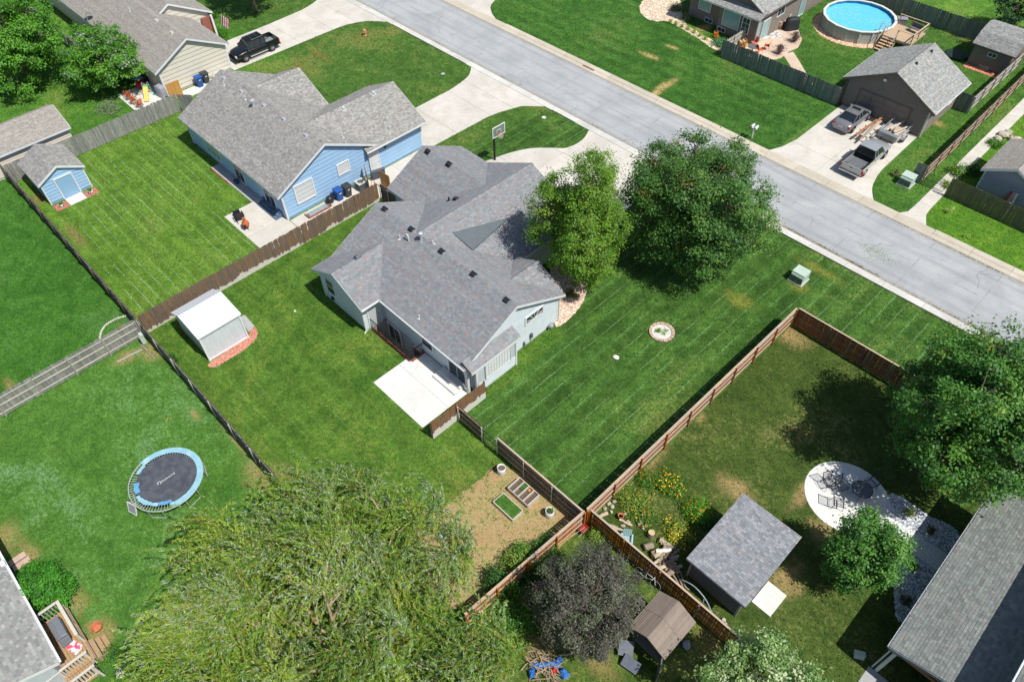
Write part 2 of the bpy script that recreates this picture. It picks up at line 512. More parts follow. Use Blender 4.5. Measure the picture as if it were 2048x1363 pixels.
# ---- road
t = NT('road_surface'); o = t.obj(); sx = t.n('SeparateXYZ'); t.set(sx.inputs[0], o)
n1 = t.noise(o, 0.3, 5.0, 0.6, 0.5); n2 = t.noise(o, 3.0, 5.0, 0.7); n3 = t.noise(o, 45.0, 2.0)
c = t.mix(t.ramp(n1, 0.3, 0.7), C(168, 171, 173), C(186, 188, 188))
c = t.mix(t.ramp(n2, 0.35, 0.7), c, mul_mix(t, c, 1.09))
st = t.mapping(o, (0.05, 1.1, 1))
c = t.mix(t.math('MULTIPLY', t.ramp(t.noise(st, 1.4, 4.0, 0.6), 0.52, 0.75), 0.35), c, C(142, 145, 147))
vr = t.n('TexVoronoi', feature='DISTANCE_TO_EDGE'); vr.inputs['Scale'].default_value = 0.16
wv = t.n('VectorMath', operation='ADD'); t.set(wv.inputs[0], o)
nzc = t.n('TexNoise'); nzc.inputs['Scale'].default_value = 0.9; nzc.inputs['Detail'].default_value = 5.0; t.set(nzc.inputs['Vector'], o)
t.set(wv.inputs[1], nzc.outputs[1]); t.set(vr.inputs['Vector'], wv.outputs[0])
crack = t.math('SUBTRACT', 1.0, t.ramp(vr.outputs['Distance'], 0.001, 0.009))
crack = t.math('MULTIPLY', crack, t.ramp(t.noise(o, 0.35, 3.0), 0.48, 0.62))
jx = t.math('ABSOLUTE', t.math('SUBTRACT', t.math('FRACT', t.math('DIVIDE', t.math('ADD', sx.outputs[0], t.math('MULTIPLY', n2, 0.25)), 5.2)), 0.5))
jn = t.math('MULTIPLY', t.math('SUBTRACT', 1.0, t.ramp(jx, 0.003, 0.009)), t.ramp(t.noise(o, 0.8, 2.0), 0.42, 0.6))
jy = t.math('ABSOLUTE', t.math('SUBTRACT', t.math('ADD', sx.outputs[1], t.math('MULTIPLY', n2, 0.3)), 50.4))
jn2 = t.math('MULTIPLY', t.math('SUBTRACT', 1.0, t.ramp(jy, 0.02, 0.06)), t.ramp(t.noise(o, 0.6, 2.0), 0.45, 0.6))
cr = t.math('MAXIMUM', crack, t.math('MAXIMUM', jn, jn2))
c = t.mix(t.math('MULTIPLY', cr, 0.45), c, C(104, 106, 110))
oil = t.ramp(t.noise(t.mapping(o, (0.5, 1.6, 1)), 0.9, 5.0, 0.65), 0.66, 0.78)
c = t.mix(t.math('MULTIPLY', oil, 0.5), c, C(118, 121, 124))
gd_ = t.math('MINIMUM', t.math('ABSOLUTE', t.math('SUBTRACT', sx.outputs[1], 46.8)), t.math('ABSOLUTE', t.math('SUBTRACT', sx.outputs[1], 53.9)))
gd_ = t.math('SUBTRACT', 1.0, t.ramp(t.math('ADD', gd_, t.math('MULTIPLY', n2, 0.7)), 0.25, 1.1))
c = t.mix(t.math('MULTIPLY', gd_, 0.55), c, C(150, 138, 116))
tk = t.math('ABSOLUTE', t.math('SUBTRACT', t.math('ABSOLUTE', t.math('SUBTRACT', t.math('ABSOLUTE', t.math('SUBTRACT', sx.outputs[1], 50.3)), 1.7)), 0.75))
tk = t.math('MULTIPLY', t.math('SUBTRACT', 1.0, t.ramp(t.math('ADD', tk, t.math('MULTIPLY', n1, 0.3)), 0.1, 0.5)), 0.3)
c = t.mix(tk, c, C(146, 149, 152))
t.bump(n3, 0.3, 0.01)
ROADM = t.fin(c, 0.85, 0.0, 0.25)
sheet('road', [rect(-240, 140, 46.7, 54.0)], 0.006, ROADM)

def concrete(key, col, col2, stain=None, ovar=0.05):
    if key in _mats: return _mats[key]
    t = NT(key); o = t.n('NewGeometry').outputs['Position']
    n1 = t.noise(o, 0.5, 5.0, 0.6, 0.4); n2 = t.noise(o, 5.0, 5.0, 0.7); n3 = t.noise(o, 40.0, 2.0)
    c = t.mix(t.ramp(n1, 0.3, 0.7), col, col2)
    c = t.mix(t.ramp(n2, 0.3, 0.75), mul_mix(t, c, 0.93), mul_mix(t, c, 1.05))
    if stain: c = t.mix(t.math('MULTIPLY', t.ramp(t.noise(o, 0.8, 4.0, 0.65, 0.5), 0.55, 0.75), 0.5), c, stain)
    rr = t.n('ObjectInfo').outputs['Random']
    hs = t.n('HueSaturation'); t.set(hs.inputs['Value'], t.math('MULTIPLY_ADD', rr, 2*ovar, 1-ovar)); t.set(hs.inputs['Color'], c)
    t.bump(n3, 0.25, 0.01)
    _mats[key] = t.fin(hs.outputs[0], 0.85, 0.0, 0.25)
    return _mats[key]
CON_W = concrete('concrete_pale', C(226, 225, 220), C(238, 238, 234), C(204, 200, 186))
CON_T = concrete('concrete_tan', C(212, 206, 194), C(228, 222, 212), C(192, 180, 158))
CON_K = concrete('concrete_kerb', C(208, 205, 196), C(228, 226, 218), C(176, 172, 160), 0.07)
CON_KT = concrete('concrete_kerb_tan', C(204, 194, 174), C(218, 208, 190), C(176, 160, 128), 0.07)
CON_G = concrete('concrete_grey', C(176, 178, 178), C(196, 198, 198), C(150, 150, 148))
JOINT = mat('joint', C(150, 142, 126), 0.95)

def slabs(name, poly, xs, ys, material, z=0.03, gap=0.022, base=JOINT, piece_name='slab'):
    """paving: a joint bed with separate slabs cut from the outline"""
    top = sheet(name, [poly], 0.011, base)
    for i in range(len(xs)-1):
        for j in range(len(ys)-1):
            q = clip(poly, 1, 0, -(xs[i]+gap/2)); q = clip(q, -1, 0, xs[i+1]-gap/2) if len(q) > 2 else q
            q = clip(q, 0, 1, -(ys[j]+gap/2)) if len(q) > 2 else q
            q = clip(q, 0, -1, ys[j+1]-gap/2) if len(q) > 2 else q
            if len(q) < 3: continue
            area = abs(sum(q[k][0]*q[(k+1) % len(q)][1]-q[(k+1) % len(q)][0]*q[k][1] for k in range(len(q))))/2
            if area < 0.05: continue
            MB().prism([(p[0], p[1], 0.004) for p in q], (0, 0, z-0.004+rnd.uniform(-.003, .003))).build(piece_name, material, top)
    return top
def frange(a, b, s):
    n = max(1, round((b-a)/s)); return [a+(b-a)*k/n for k in range(n+1)]
def curve(pts, n=4):
    return [(p.x, p.y) for p in smoothline([(q[0], q[1], 0) for q in pts], n)]

slabs('driveway', [(-70.4, 28.6), (-70.2, 41.5)] + curve([(-70.1, 42.5), (-69.2, 44.5), (-67.4, 46.05)]) + [(-80.5, 46.05)] + curve([(-78.2, 44.8), (-77.2, 43.2), (-76.6, 41)]) + [(-76.4, 36.5), (-76.4, 28.6)],
      [-81, -73.4, -66], [28, 32.4, 36.6, 40.8, 43.6, 46.2], CON_T)
slabs('driveway', [(-51.6, 33.4), (-51.7, 41.5)] + curve([(-51.8, 42.4), (-52.3, 44.6), (-53.4, 46.05)]) + [(-43.0, 46.05)] + curve([(-44.6, 44.6), (-45.3, 42.5), (-45.6, 41)]) + [(-45.7, 33.4)],
      [-54, -48.6, -42], [33, 37.2, 41.4, 43.8, 46.2], CON_T)
slabs('driveway', [(-40.7, 33.4)] + curve([(-40.6, 36.2), (-40.1, 38.2), (-39.2, 40.2), (-37.9, 41.6), (-36.9, 42.6), (-36.7, 44.4), (-37.3, 46.05)]) + [(-24.6, 46.05)] + curve([(-26.8, 44.2), (-27.6, 42)]) + [(-27.6, 33.4)],
      [-41, -36.6, -32.1, -27.4, -24], [33, 37.4, 41.8, 46.2], CON_T)
slabs('driveway', [(-23.9, 54.8)] + curve([(-23.3, 56.2), (-22.95, 58.2)]) + [(-22.95, 66.55), (-15.45, 66.55), (-15.35, 59.5)] + curve([(-15.2, 58.2), (-14.7, 56.4), (-13.7, 54.8)]),
      [-24.2, -19.2, -13.4], [54.7, 57.6, 61.8, 66.7], CON_T)
slabs('driveway', [(-58.7, 54.8)] + curve([(-60.4, 55.6), (-62, 57), (-63.2, 60)]) + [(-63.4, 80), (-72, 80), (-72, 54.8)], [-73, -67.6, -58], [54.7, 58, 62, 66, 70, 75, 80.2], CON_T)
slabs('footpath', [(-11.6, 54.95)] + curve([(-11.15, 55.6), (-11.1, 57)]) + [(-11.15, 77), (-11.3, 96), (-10.3, 96), (-10.1, 77), (-10.05, 60), (-10.0, 57)] + curve([(-9.9, 56.2), (-9.3, 54.95)]),
      [-12, -9], frange(54.9, 96.2, 2.6), CON_T)
slabs('side_walk', rect(-46.15, -43.25, 19.35, 33.3), [-46.2, -43.2], frange(19.3, 33.4, 3.5), CON_T)
slabs('patio', rect(-50.4, -43.25, 15.8, 19.3), [-50.5, -46.8, -43.2], [15.7, 19.4], CON_T)
slabs('path', rect(-57.2, -50.42, 18.42, 19.3), frange(-57.3, -50.4, 1.7), [18.4, 19.4], CON_G)
slabs('patio', [(-28.05, 14.0), (-22.95, 14.0), (-22.95, 18.12), (-27.6, 18.12), (-27.6, 16.95), (-28.05, 16.95)], [-28.2, -22.9], [13.9, 16.2, 18.2], CON_W, gap=.012)
slabs('patio', rect(-74.6, -70.0, 17.9, 21.5), [-74.7, -72.2, -69.9], [17.8, 19.8, 21.6], CON_W)
slabs('side_walk', rect(-70.6, -69.1, 21.9, 28.4), [-70.7, -69], frange(21.8, 28.5, 2.2), CON_W)
pc = [(-1.55+2.45*math.cos(a*math.pi/18), 28.55+2.38*math.sin(a*math.pi/18)) for a in range(36)]
slabs('round_patio', pc, [-5, 2], [25, 32], CON_W)
slabs('path', [spot(1765, 1022), spot(1893, 1108), spot(1874, 1140), spot(1748, 1056)], [-3, 1.55, 8], [20, 40], CON_W, z=0.024)
slabs('stoop', rect(-2.0, -0.85, 19.3, 20.9), [-2.1, -.7], [19.2, 21], CON_W, z=0.06)
slabs('patio', rect(4.0, 9.5, 16.4, 20.7), [3.9, 6.8, 9.6], [16.3, 20.8], CON_G, z=.025)
FLAG = concrete('concrete_patio_rose', C(222, 196, 172), C(234, 212, 190), C(200, 168, 140))
bp = [spot(*p) for p in ((1453, 104), (1448, 88), (1500, 60), (1535, 30), (1566, 28), (1592, 48), (1604, 80), (1596, 96), (1578, 104), (1560, 118), (1530, 122))]
slabs('patio', bp, [-45, -34.2, -31.5, -20], [60, 67, 69.5, 90], FLAG)
pp = curve([spot(*p) for p in ((1566, 110), (1578, 128), (1590, 148), (1606, 172))]) + curve([spot(*p) for p in ((1630, 172), (1612, 146), (1598, 122), (1586, 104))])
slabs('path', pp, [-60, 0], [50, 100], FLAG, z=0.02)

def kerb(name, y0, y1, side, material, low=()):
    """side=+1: pavement side at larger y. rounded profile, one piece per 3 m"""
    k = MB()
    base = MB().box(-130, 60, y0+.01, y1-.01, -0.05, 0.0085).build(name, JOINT); struct(base)
    prof = [(0, 0.008), (0.0, 0.018), (0.42, 0.03), (0.50, 0.09), (0.58, 0.115), (1.0, 0.12), (1.0, 0.008)]
    x = -100.0
    while x < 24:
        L = 3.05
        h = 0.45 if any(a-1.5 < x+1.5 < b+1.5 for a, b in low) else 1.0
        pts = []
        for u, zz in prof:
            yy = y0+(y1-y0)*u if side > 0 else y1-(y1-y0)*u
            pts.append((x+0.012, yy, zz if zz < 0.02 else 0.02+(zz-0.02)*h))
        MB().prism(pts, (L-0.024, 0, 0)).build('kerb_stone', material, base)
        x += L
kerb('kerb', 46.05, 46.80, -1, CON_K, [(-80, -67.4), (-53.4, -43), (-37.3, -24.6)])
kerb('kerb', 53.9, 54.95, 1, CON_KT, [(-72, -58.7), (-23.9, -13.7), (-11.6, -9.3)])

# bits lying on the ground (leaf litter against the kerb, grass clippings on the road)
def chips(name, pts, size, pal, material, kind='stuff', flat=True, z=0.012, seed=1):
    q = np.random.RandomState(seed); n = len(pts)
    p = np.array([(a[0], a[1], z+q.uniform(0, .02)) for a in pts], dtype=np.float32)
    ang = q.uniform(0, 6.28, n); l = q.uniform(.6, 1.4, n)*size; wv_ = l*q.uniform(.3, .7, n)
    dx = np.stack([np.cos(ang)*l, np.sin(ang)*l, q.uniform(-.3, .3, n)*l], 1); dy = np.stack([-np.sin(ang)*wv_, np.cos(ang)*wv_, q.uniform(-.3, .3, n)*wv_], 1)
    V = np.stack([p-dx, p+dy, p+dx, p-dy], 1)
    pal = np.array(pal); cc = pal[q.randint(0, len(pal), n)]*q.uniform(.7, 1.25, (n, 1))
    o = soup(name, V, 4, cc, material, kind=kind); return o
CH = attr_mat('loose_bits', 0.9, 0.1)
q = random.Random(3)
pts = []
for k in range(46):
    cx = q.uniform(-17, -1) if k < 36 else q.uniform(-80, -20)
    for i in range(q.randint(4, 26)): pts.append((cx+q.gauss(0, .35), 46.92+abs(q.gauss(0, .08))))
for k in range(30):
    cx = q.uniform(-14, 2)
    for i in range(q.randint(2, 12)): pts.append((cx+q.gauss(0, .3), 53.8-abs(q.gauss(0, .07))))
tag_ = chips('leaf_litter', pts, 0.035, [C(110, 100, 60)[:3], C(120, 120, 60)[:3], C(90, 76, 50)[:3]], CH, z=.03)
pts = []
for (cx, cy, r_, n_) in ((1733, 496, .6, 90), (1760, 505, .8, 260), (1745, 515, .7, 120), (1775, 522, .5, 60)):
    x0, y0 = spot(cx, cy)
    for i in range(n_): pts.append((x0+q.gauss(0, r_*.7), y0+q.gauss(0, r_*.5)))
chips('grass_clippings', pts, 0.03, [C(130, 160, 90)[:3], C(150, 170, 110)[:3]], CH, z=.014)
# ================================================================== buildings
SH = attr_mat('shingle', 0.92, 0.22, 60.0, 0.0, 0.15, 0.3)
WHITE = mat('white_trim', C(236, 238, 238), 0.5, 0.05, 2.0)
DARKV = mat('black_vent', C(46, 48, 54), 0.6, 0.15, 6.0)
GALV = mat('galvanised', C(196, 200, 202), 0.45, 0.1, 6.0, metal=0.15)
PIPE = mat('vent_pipe', C(224, 226, 224), 0.5, 0.1, 6.0)
GLASS_D = glassy('glass_dark', C(58, 70, 78))
GLASS_P = glassy('glass_pale', C(150, 190, 190), 0.15)
BLIND = mat('window_blind', C(214, 218, 216), 0.6, 0.08, 8.0)
BLACK_M = mat('black_metal', C(44, 44, 48), 0.45, 0.15, 6.0, metal=0.3)
CONC = mat('foundation', C(186, 184, 178), 0.9, 0.12, 2.0, 0.3)

class Roofing:
    """collects the shingles of one roof"""
    def __init__(s, pal, seed, course=0.145):
        s.V = []; s.K = []; s.pal = pal; s.q = random.Random(seed); s.c = course
    def plane(s, O, e, u, L, S, wmin=0.12, wmax=0.27, poly=None):
        O, e, u = Vector(O), Vector(e).normalized(), Vector(u).normalized()
        n = e.cross(u)
        if n.z < 0: n = -n
        q = s.q; rows = int(math.ceil(S/s.c))
        for j in range(rows):
            v0 = j*s.c-0.012; v1 = min((j+1)*s.c+0.004, S+0.01)
            x = -q.uniform(0, wmax)
            tone = q.uniform(0.93, 1.07)
            while x < L:
                wd = q.uniform(wmin, wmax); a, b = max(x, 0), min(x+wd-0.006, L)
                x += wd
                if b-a < 0.02: continue
                if poly:
                    um, vm = (a+b)/2, (v0+v1)/2
                    if not poly(um, vm): continue
                lift = 0.024+q.uniform(-.006, .008)
                p0 = O+e*a+u*v0+n*lift; p1 = O+e*b+u*v0+n*lift
                p2 = O+e*b+u*v1+n*0.012; p3 = O+e*a+u*v1+n*0.012
                c = q.choices(s.pal[0], s.pal[1])[0]; k = tone*q.uniform(0.95, 1.05)
                cc = (c[0]*k, c[1]*k, c[2]*k)
                b0 = p0-n*0.018; b1 = p1-n*0.018
                if e.cross(u).z > 0:
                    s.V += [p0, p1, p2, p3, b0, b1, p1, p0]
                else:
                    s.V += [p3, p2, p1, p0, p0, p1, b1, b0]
                s.K += [cc, mulc(cc, .8)]  # lower edge face darkened: course shadow line put into its colour
    def ridge(s, A, B, wid=0.14, drop=0.07):
        A, B = Vector(A), Vector(B); d = (B-A); L = d.length; d.normalize(); sd = Vector((-d.y, d.x, 0)).normalized()
        x = 0.0
        while x < L:
            p = A+d*x; r_ = A+d*min(x+0.2, L); up = Vector((0, 0, .045)); lo = Vector((0, 0, .03-drop)); up2 = Vector((0, 0, .034)); lo2 = Vector((0, 0, .02-drop))
            c = s.q.choices(s.pal[0], s.pal[1])[0]; k = s.q.uniform(.85, 1.1); cc = mulc(c, k)
            s.V += [p+sd*wid+lo, p+up, r_+up2, r_+sd*wid+lo2, p+up, p-sd*wid+lo, r_-sd*wid+lo2, r_+up2]
            # wound so that both faces look up
            a = s.V[-8:]
            s.V[-8:] = [a[3], a[2], a[1], a[0], a[7], a[6], a[5], a[4]]
            s.K += [cc, cc]; x += 0.17
    def build(s, parent, off):
        V = np.array([tuple(p) for p in s.V], dtype=np.float32)
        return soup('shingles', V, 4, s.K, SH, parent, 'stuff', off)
def mulc(c, k): return (c[0]*k, c[1]*k, c[2]*k)
def pal(*items, squeeze=0.55):
    cs = np.array([C(*i[0])[:3] for i in items]); w_ = np.array([i[1] for i in items], float)
    m = (cs*w_[:, None]).sum(0)/w_.sum()
    return ([tuple(m+(c_-m)*squeeze) for c_ in cs], list(w_))
PAL_GREY = pal(((156, 164, 168), 5), ((144, 152, 156), 5), ((174, 180, 182), 3), ((168, 146, 146), 2.5), ((176, 158, 156), 1.5), ((130, 138, 142), 2), squeeze=.5)
PAL_BLUE = pal(((176, 174, 170), 5), ((158, 156, 153), 4), ((198, 196, 190), 3), ((140, 138, 136), 3), ((188, 182, 172), 2))
PAL_TAN = pal(((174, 168, 160), 5), ((186, 180, 170), 4), ((158, 152, 146), 4), ((196, 190, 182), 2))
PAL_LIGHT = pal(((178, 180, 176), 5), ((160, 162, 160), 4), ((200, 200, 194), 3), ((142, 144, 142), 3), ((186, 172, 168), 1))
PAL_BR = pal(((150, 156, 152), 5), ((136, 142, 140), 4), ((168, 172, 166), 3), ((122, 128, 126), 3), ((164, 154, 150), 1))

def obox(b, c, s_, n_, ds, dz, dn):
    c = Vector(c); s_ = Vector(s_); n_ = Vector(n_); z = Vector((0, 0, 1)); p = []
    for k in dz:
        for (i, j) in ((0, 0), (1, 0), (1, 1), (0, 1)):
            p.append(c+s_*ds[i]+n_*dn[j]+z*k)
    f = [(0, 3, 2, 1), (4, 5, 6, 7), (0, 1, 5, 4), (1, 2, 6, 5), (2, 3, 7, 6), (3, 0, 4, 7)]
    if s_.cross(n_).z < 0: f = [tuple(reversed(x)) for x in f]
    b.add(p, f); return b

def window(parent, c, s_, n_, wd, ht, nx=1, ny=2, pane=None, trim=0.1, frame=None, proud=0.05, name='window'):
    fr = MB(); a, h = wd/2, ht/2
    for ds, dz in (((-a, -a+trim), (-h, h)), ((a-trim, a), (-h, h)), ((-a+trim, a-trim), (-h, -h+trim)), ((-a+trim, a-trim), (h-trim, h))):
        obox(fr, c, s_, n_, ds, dz, (0.004, proud+.05))
    f = fr.build(name, frame or WHITE, parent)
    ORG[f.name] = ORG.get(parent.name, (0, 0, 0))
    pn = MB(); obox(pn, c, s_, n_, (-a+trim, a-trim), (-h+trim, h-trim), (0.003, 0.064)); pn.build('pane', pane or GLASS_D, f)
    iw, ih = wd-2*trim, ht-2*trim
    for k in range(1, nx):
        x = -a+trim+iw*k/nx; m = MB(); obox(m, c, s_, n_, (x-.018, x+.018), (-h+trim, h-trim), (.0645, .08)); m.build('muntin', frame or WHITE, f)
    for k in range(1, ny):
        z = -h+trim+ih*k/ny; m = MB(); obox(m, c, s_, n_, (-a+trim, a-trim), (z-.018, z+.018), (.0646, .082)); m.build('muntin', frame or WHITE, f)
    return f
def door(parent, c, s_, n_, wd, ht, leaf, frame=None, panels=0):
    fr = MB(); a, h = wd/2, ht/2; t_ = .09
    for ds, dz in (((-a-t_, -a), (-h, h+t_)), ((a, a+t_), (-h, h+t_)), ((-a, a), (h, h+t_))):
        obox(fr, c, s_, n_, ds, dz, (.004, .1))
    f = fr.build('door', frame or WHITE, parent); ORG[f.name] = ORG.get(parent.name, (0, 0, 0))
    l = MB(); obox(l, c, s_, n_, (-a, a), (-h, h), (.003, .07)); l.build('leaf', leaf, f)
    for k in range(panels):
        z0 = -h+.15+(2*h-.2)*k/panels; p = MB(); obox(p, c, s_, n_, (-a+.08, a-.08), (z0, z0+(2*h-.2)/panels-.1), (.071, .082)); p.build('panel', leaf, f)
    hd = MB(); obox(hd, c, s_, n_, (a-.12, a-.06), (-.05, .03), (.07, .12)); hd.build('handle', GALV, f)
    return f

def siding(wall, O, s_, n_, poly, material, exp=0.2, name='siding_board'):
    """lap siding: one board per course, cut to the wall's outline; poly in (along, height)"""
    O, s_, n_ = Vector(O), Vector(s_), Vector(n_); z = Vector((0, 0, 1))
    z0 = min(p[1] for p in poly); z1 = max(p[1] for p in poly); k = z0
    while k < z1-0.02:
        q = clip(poly, 0, 1, -k)
        q = clip(q, 0, -1, k+exp-0.004) if len(q) > 2 else q
        if len(q) > 2:
            zt = max(p[1] for p in q); zb = min(p[1] for p in q)
            if zt-zb > 0.03:
                def off(h): return 0.055-0.043*(h-k)/exp
                front = [O+s_*p[0]+z*p[1]+n_*off(p[1]) for p in q]
                back = [O+s_*p[0]+z*p[1]+n_*0.002 for p in q]
                m = len(q); f = [tuple(range(m)), tuple(reversed(range(m, 2*m)))]
                for i in range(m):
                    j = (i+1) % m; f.append((j, i, m+i, m+j))
                nn = (front[1]-front[0]).cross(front[2]-front[1])
                if nn.dot(n_) < 0: f = [tuple(reversed(x)) for x in f]
                MB().add(front+back, f).build(name, material, wall)
        k += exp

def gable(H, axis, a0, a1, b0, b1, ze, rise, roofing, wallm, gi=0.32, ei=0.45, z0=0.0, sides='', sid=None, exp=0.2, th=0.15, trim=None, wall=True, eave_gutter='', rake0=True, rake1=True):
    """one gable roofed block. axis: ridge direction; a0..a1 / b0..b1 roof edges; sides: which walls get boards"""
    trim = trim or WHITE
    T = (lambda a, b, z: (a, b, z)) if axis == 'x' else (lambda a, b, z: (b, a, z))
    bm = (b0+b1)/2; zr = ze+rise; sl = rise/((b1-b0)/2)
    k = math.sqrt(1+sl*sl); tv = th*k
    cs = [(b0, ze), (bm, zr), (b1, ze), (b1, ze-tv), (bm, zr-tv), (b0, ze-tv)]
    r_ = MB()
    r_.prism([T(a0, b, z) for b, z in (cs[0], cs[1], cs[4], cs[5])], Vector(T(a1, 0, 0))-Vector(T(a0, 0, 0)))
    r_.prism([T(a0, b, z) for b, z in (cs[1], cs[2], cs[3], cs[4])], Vector(T(a1, 0, 0))-Vector(T(a0, 0, 0)))
    ro = r_.build('roof', mat('roof_deck', C(120, 120, 120)), H)
    off = ORG.get(H.name, (0, 0, 0))
    S = math.hypot(bm-b0, rise)
    for bb, sg in ((b0, 1), (b1, -1)):
        roofing.plane(T(a0, bb, ze), Vector(T(1, 0, 0)), Vector(T(0, sg*(bm-b0), rise)), a1-a0, S)
    roofing.ridge(T(a0, bm, zr), T(a1, bm, zr))
    # fascia and rake boards, each its own piece
    fz = 0.19
    for bb, sg in ((b0, -1), (b1, 1)):
        f = MB(); lo, hi = (bb-0.03, bb-0.004) if sg < 0 else (bb+0.004, bb+0.03)
        f.prism([T(a0, lo, ze-0.02), T(a0, hi, ze-0.02), T(a0, hi, ze-fz-.02), T(a0, lo, ze-fz-.02)], Vector(T(a1-a0, 0, 0)))
        f.build('fascia', trim, H)
    for aa, sg, on in ((a0, -1, rake0), (a1, 1, rake1)):
        if not on: continue
        for bb in (b0, b1):
            f = MB(); f.prism([T(aa+sg*.004, bb, ze-.005), T(aa+sg*.004, bm, zr-.005), T(aa+sg*.004, bm, zr-fz-.03), T(aa+sg*.004, bb, ze-fz-.03)], Vector(T(sg*.028, 0, 0)))
            f.build('rake_board', trim, H)
    for ch in eave_gutter:
        bb, sg = (b0, -1) if ch == '-' else (b1, 1); g_ = MB()
        c0 = bb+sg*0.09
        g_.prism([T(a0, c0-.055, ze-.03), T(a0, c0-.055, ze-.12), T(a0, c0+.035, ze-.12), T(a0, c0+.055, ze-.03), T(a0, c0+.045, ze-.03), T(a0, c0+.03, ze-.105), T(a0, c0-.045, ze-.105), T(a0, c0-.045, ze-.03)], Vector(T(a1-a0, 0, 0)))
        g_.build('gutter', trim, H)
    if wall:
        A0, A1, B0, B1 = a0+gi, a1-gi, b0+ei, b1-ei
        zt = ze+sl*ei-tv-.01; zp = zr-tv-.01
        w_ = MB(); w_.prism([T(A0, B0, z0), T(A0, B1, z0), T(A0, B1, zt), T(A0, bm, zp), T(A0, B0, zt)], Vector(T(A1-A0, 0, 0)))
        wo = w_.build('wall', wallm, H); ORG[wo.name] = off
        zs = max(z0, 0)+0.22
        gp = [(B0+.003, zs), (B1-.003, zs), (B1-.003, zt-.02), (bm, zp-.02), (B0+.003, zt-.02)]
        ux, uy = Vector(T(1, 0, 0)), Vector(T(0, 1, 0))
        if sid:
            if 'A' in sides: siding(wo, T(A1, 0, 0), uy, ux, gp, sid, exp)
            if 'a' in sides: siding(wo, T(A0, 0, 0), uy, -ux, gp, sid, exp)
            if 'B' in sides: siding(wo, T(0, B1, 0), ux, uy, [(A0, zs), (A1, zs), (A1, zt-.02), (A0, zt-.02)], sid, exp)
            if 'b' in sides: siding(wo, T(0, B0, 0), ux, -uy, [(A0, zs), (A1, zs), (A1, zt-.02), (A0, zt-.02)], sid, exp)
        return wo
    return ro
def corner(H, x, y, z1, material=None, wd=.1, z0=0.0):
    """corner board"""
    return MB().box(x-wd/2, x+wd/2, y-wd/2, y+wd/2, z0, z1).build('corner_board', material or WHITE, H)
def vent_box(H, x, y, z, slope, axis, material=None, s=.34):
    """hooded roof vent; slope: dz per metre towards +axis"""
    a = math.atan(slope); b = MB()
    rx, ry = (a, 0) if axis == 'y' else (0, -a)
    sg = 1 if slope > 0 else -1
    b.cbox((x, y, z+.02), (s+.16, s+.16, .03), 0, rx, ry)
    b.cbox((x, y, z+.11), (s*1.25, s, .18), 0, rx, ry, .75)
    return b.build('roof_vent', material or DARKV, H)
def pipe(H, x, y, z, h=.35, r_=.05, material=None, flash=True):
    b = MB().tube([(x, y, z-.1), (x, y, z+h)], r_, 10)
    if flash: b.cbox((x, y, z+.03), (.26, .26, .02), 0.1)
    return b.build('vent_pipe', material or PIPE, H)

# ---------------------------------------------------------------- grey house in the middle
GREY_S = mat('grey_siding', C(216, 226, 230), 0.6, 0.05, 1.5, ovar=.02)
GREY_W = mat('grey_wall', C(204, 214, 218), 0.7, 0.06, 1.5)
H = thing('house', 'pale grey house with bluish grey and red flecked shingles, concrete patio behind it', 'house', (-30, 24, 0), world=True)
rf = Roofing(PAL_GREY, 11)
MW = gable(H, 'x', -37.4, -22.85, 17.75, 27.05, 2.7, 2.33, rf, GREY_W, ei=.42, sides='Ab', sid=GREY_S, exp=.3, z0=-2.4, eave_gutter='-')
WW = gable(H, 'y', 16.2, 22.4, -37.44, -31.6, 2.7, 1.45, rf, GREY_W, sides='aB', sid=GREY_S, exp=.3, rake1=False, eave_gutter='+')
gable(H, 'y', 22.4, 33.65, -37.56, -27.5, 2.7, 2.5, rf, GREY_W, rake0=False, eave_gutter='+')
gable(H, 'x', -40.85, -32.0, 25.72, 33.6, 2.69, 1.99, rf, GREY_W, rake1=False)
gable(H, 'y', 22.6, 27.1, -27.9, -23.2, 2.76, 1.25, rf, GREY_W, rake0=False, gi=.5)
# lean-to roof over the bay on the gable wall
n0 = (-23.17, 17.8, 3.16); bay = MB()
bay.prism([(-23.17, 17.8, 3.12), (-22.3, 17.8, 2.72), (-22.3, 17.8, 2.6), (-23.17, 17.8, 3.0)], (0, 4.4, 0)); bay.build('bay_roof', mat('roof_deck', C(120, 120, 120)), H)
rf.plane((-22.3, 17.8, 2.72), (0, 1, 0), (-.87, 0, .4), 4.4, .95)
rf.build(H, (-30, 24, 0))
MB().prism([(-22.29, 17.8, 2.70), (-22.26, 17.8, 2.70), (-22.26, 17.8, 2.52), (-22.29, 17.8, 2.52)], (0, 4.4, 0)).build('fascia', WHITE, H)
bw = MB().box(-23.15, -22.42, 18.35, 21.75, 0, 2.62).build('bay_wall', GREY_W, H); ORG[bw.name] = (-30, 24, 0)
siding(bw, (-22.42, 0, 0), (0, 1, 0), (1, 0, 0), [(18.36, .2), (21.74, .2), (21.74, 1.0), (18.36, 1.0)], GREY_S, .2)
window(bw, (-22.42, 20.15, 1.78), (0, 1, 0), (1, 0, 0), 2.3, 1.6, 9, 1, WHITE, .07, mat('bay_frame', C(214, 218, 220), .5, .04))
MB().box(-22.50, -22.34, 18.2, 18.36, 0, 2.62).build('corner_board', WHITE, H); MB().box(-22.50, -22.34, 21.75, 21.87, 0, 2.62).build('corner_board', WHITE, H)
MB().tube([(-22.6, 22.0, 2.6), (-22.95, 22.05, 2.3), (-23.08, 22.05, 2.2), (-23.08, 22.05, .15), (-22.8, 22.05, .05)], .045, 8).build('downspout', BLACK_M, H)
MB().box(-23.02, -22.84, 17.86, 18.04, .03, 2.55).build('porch_column', WHITE, H)
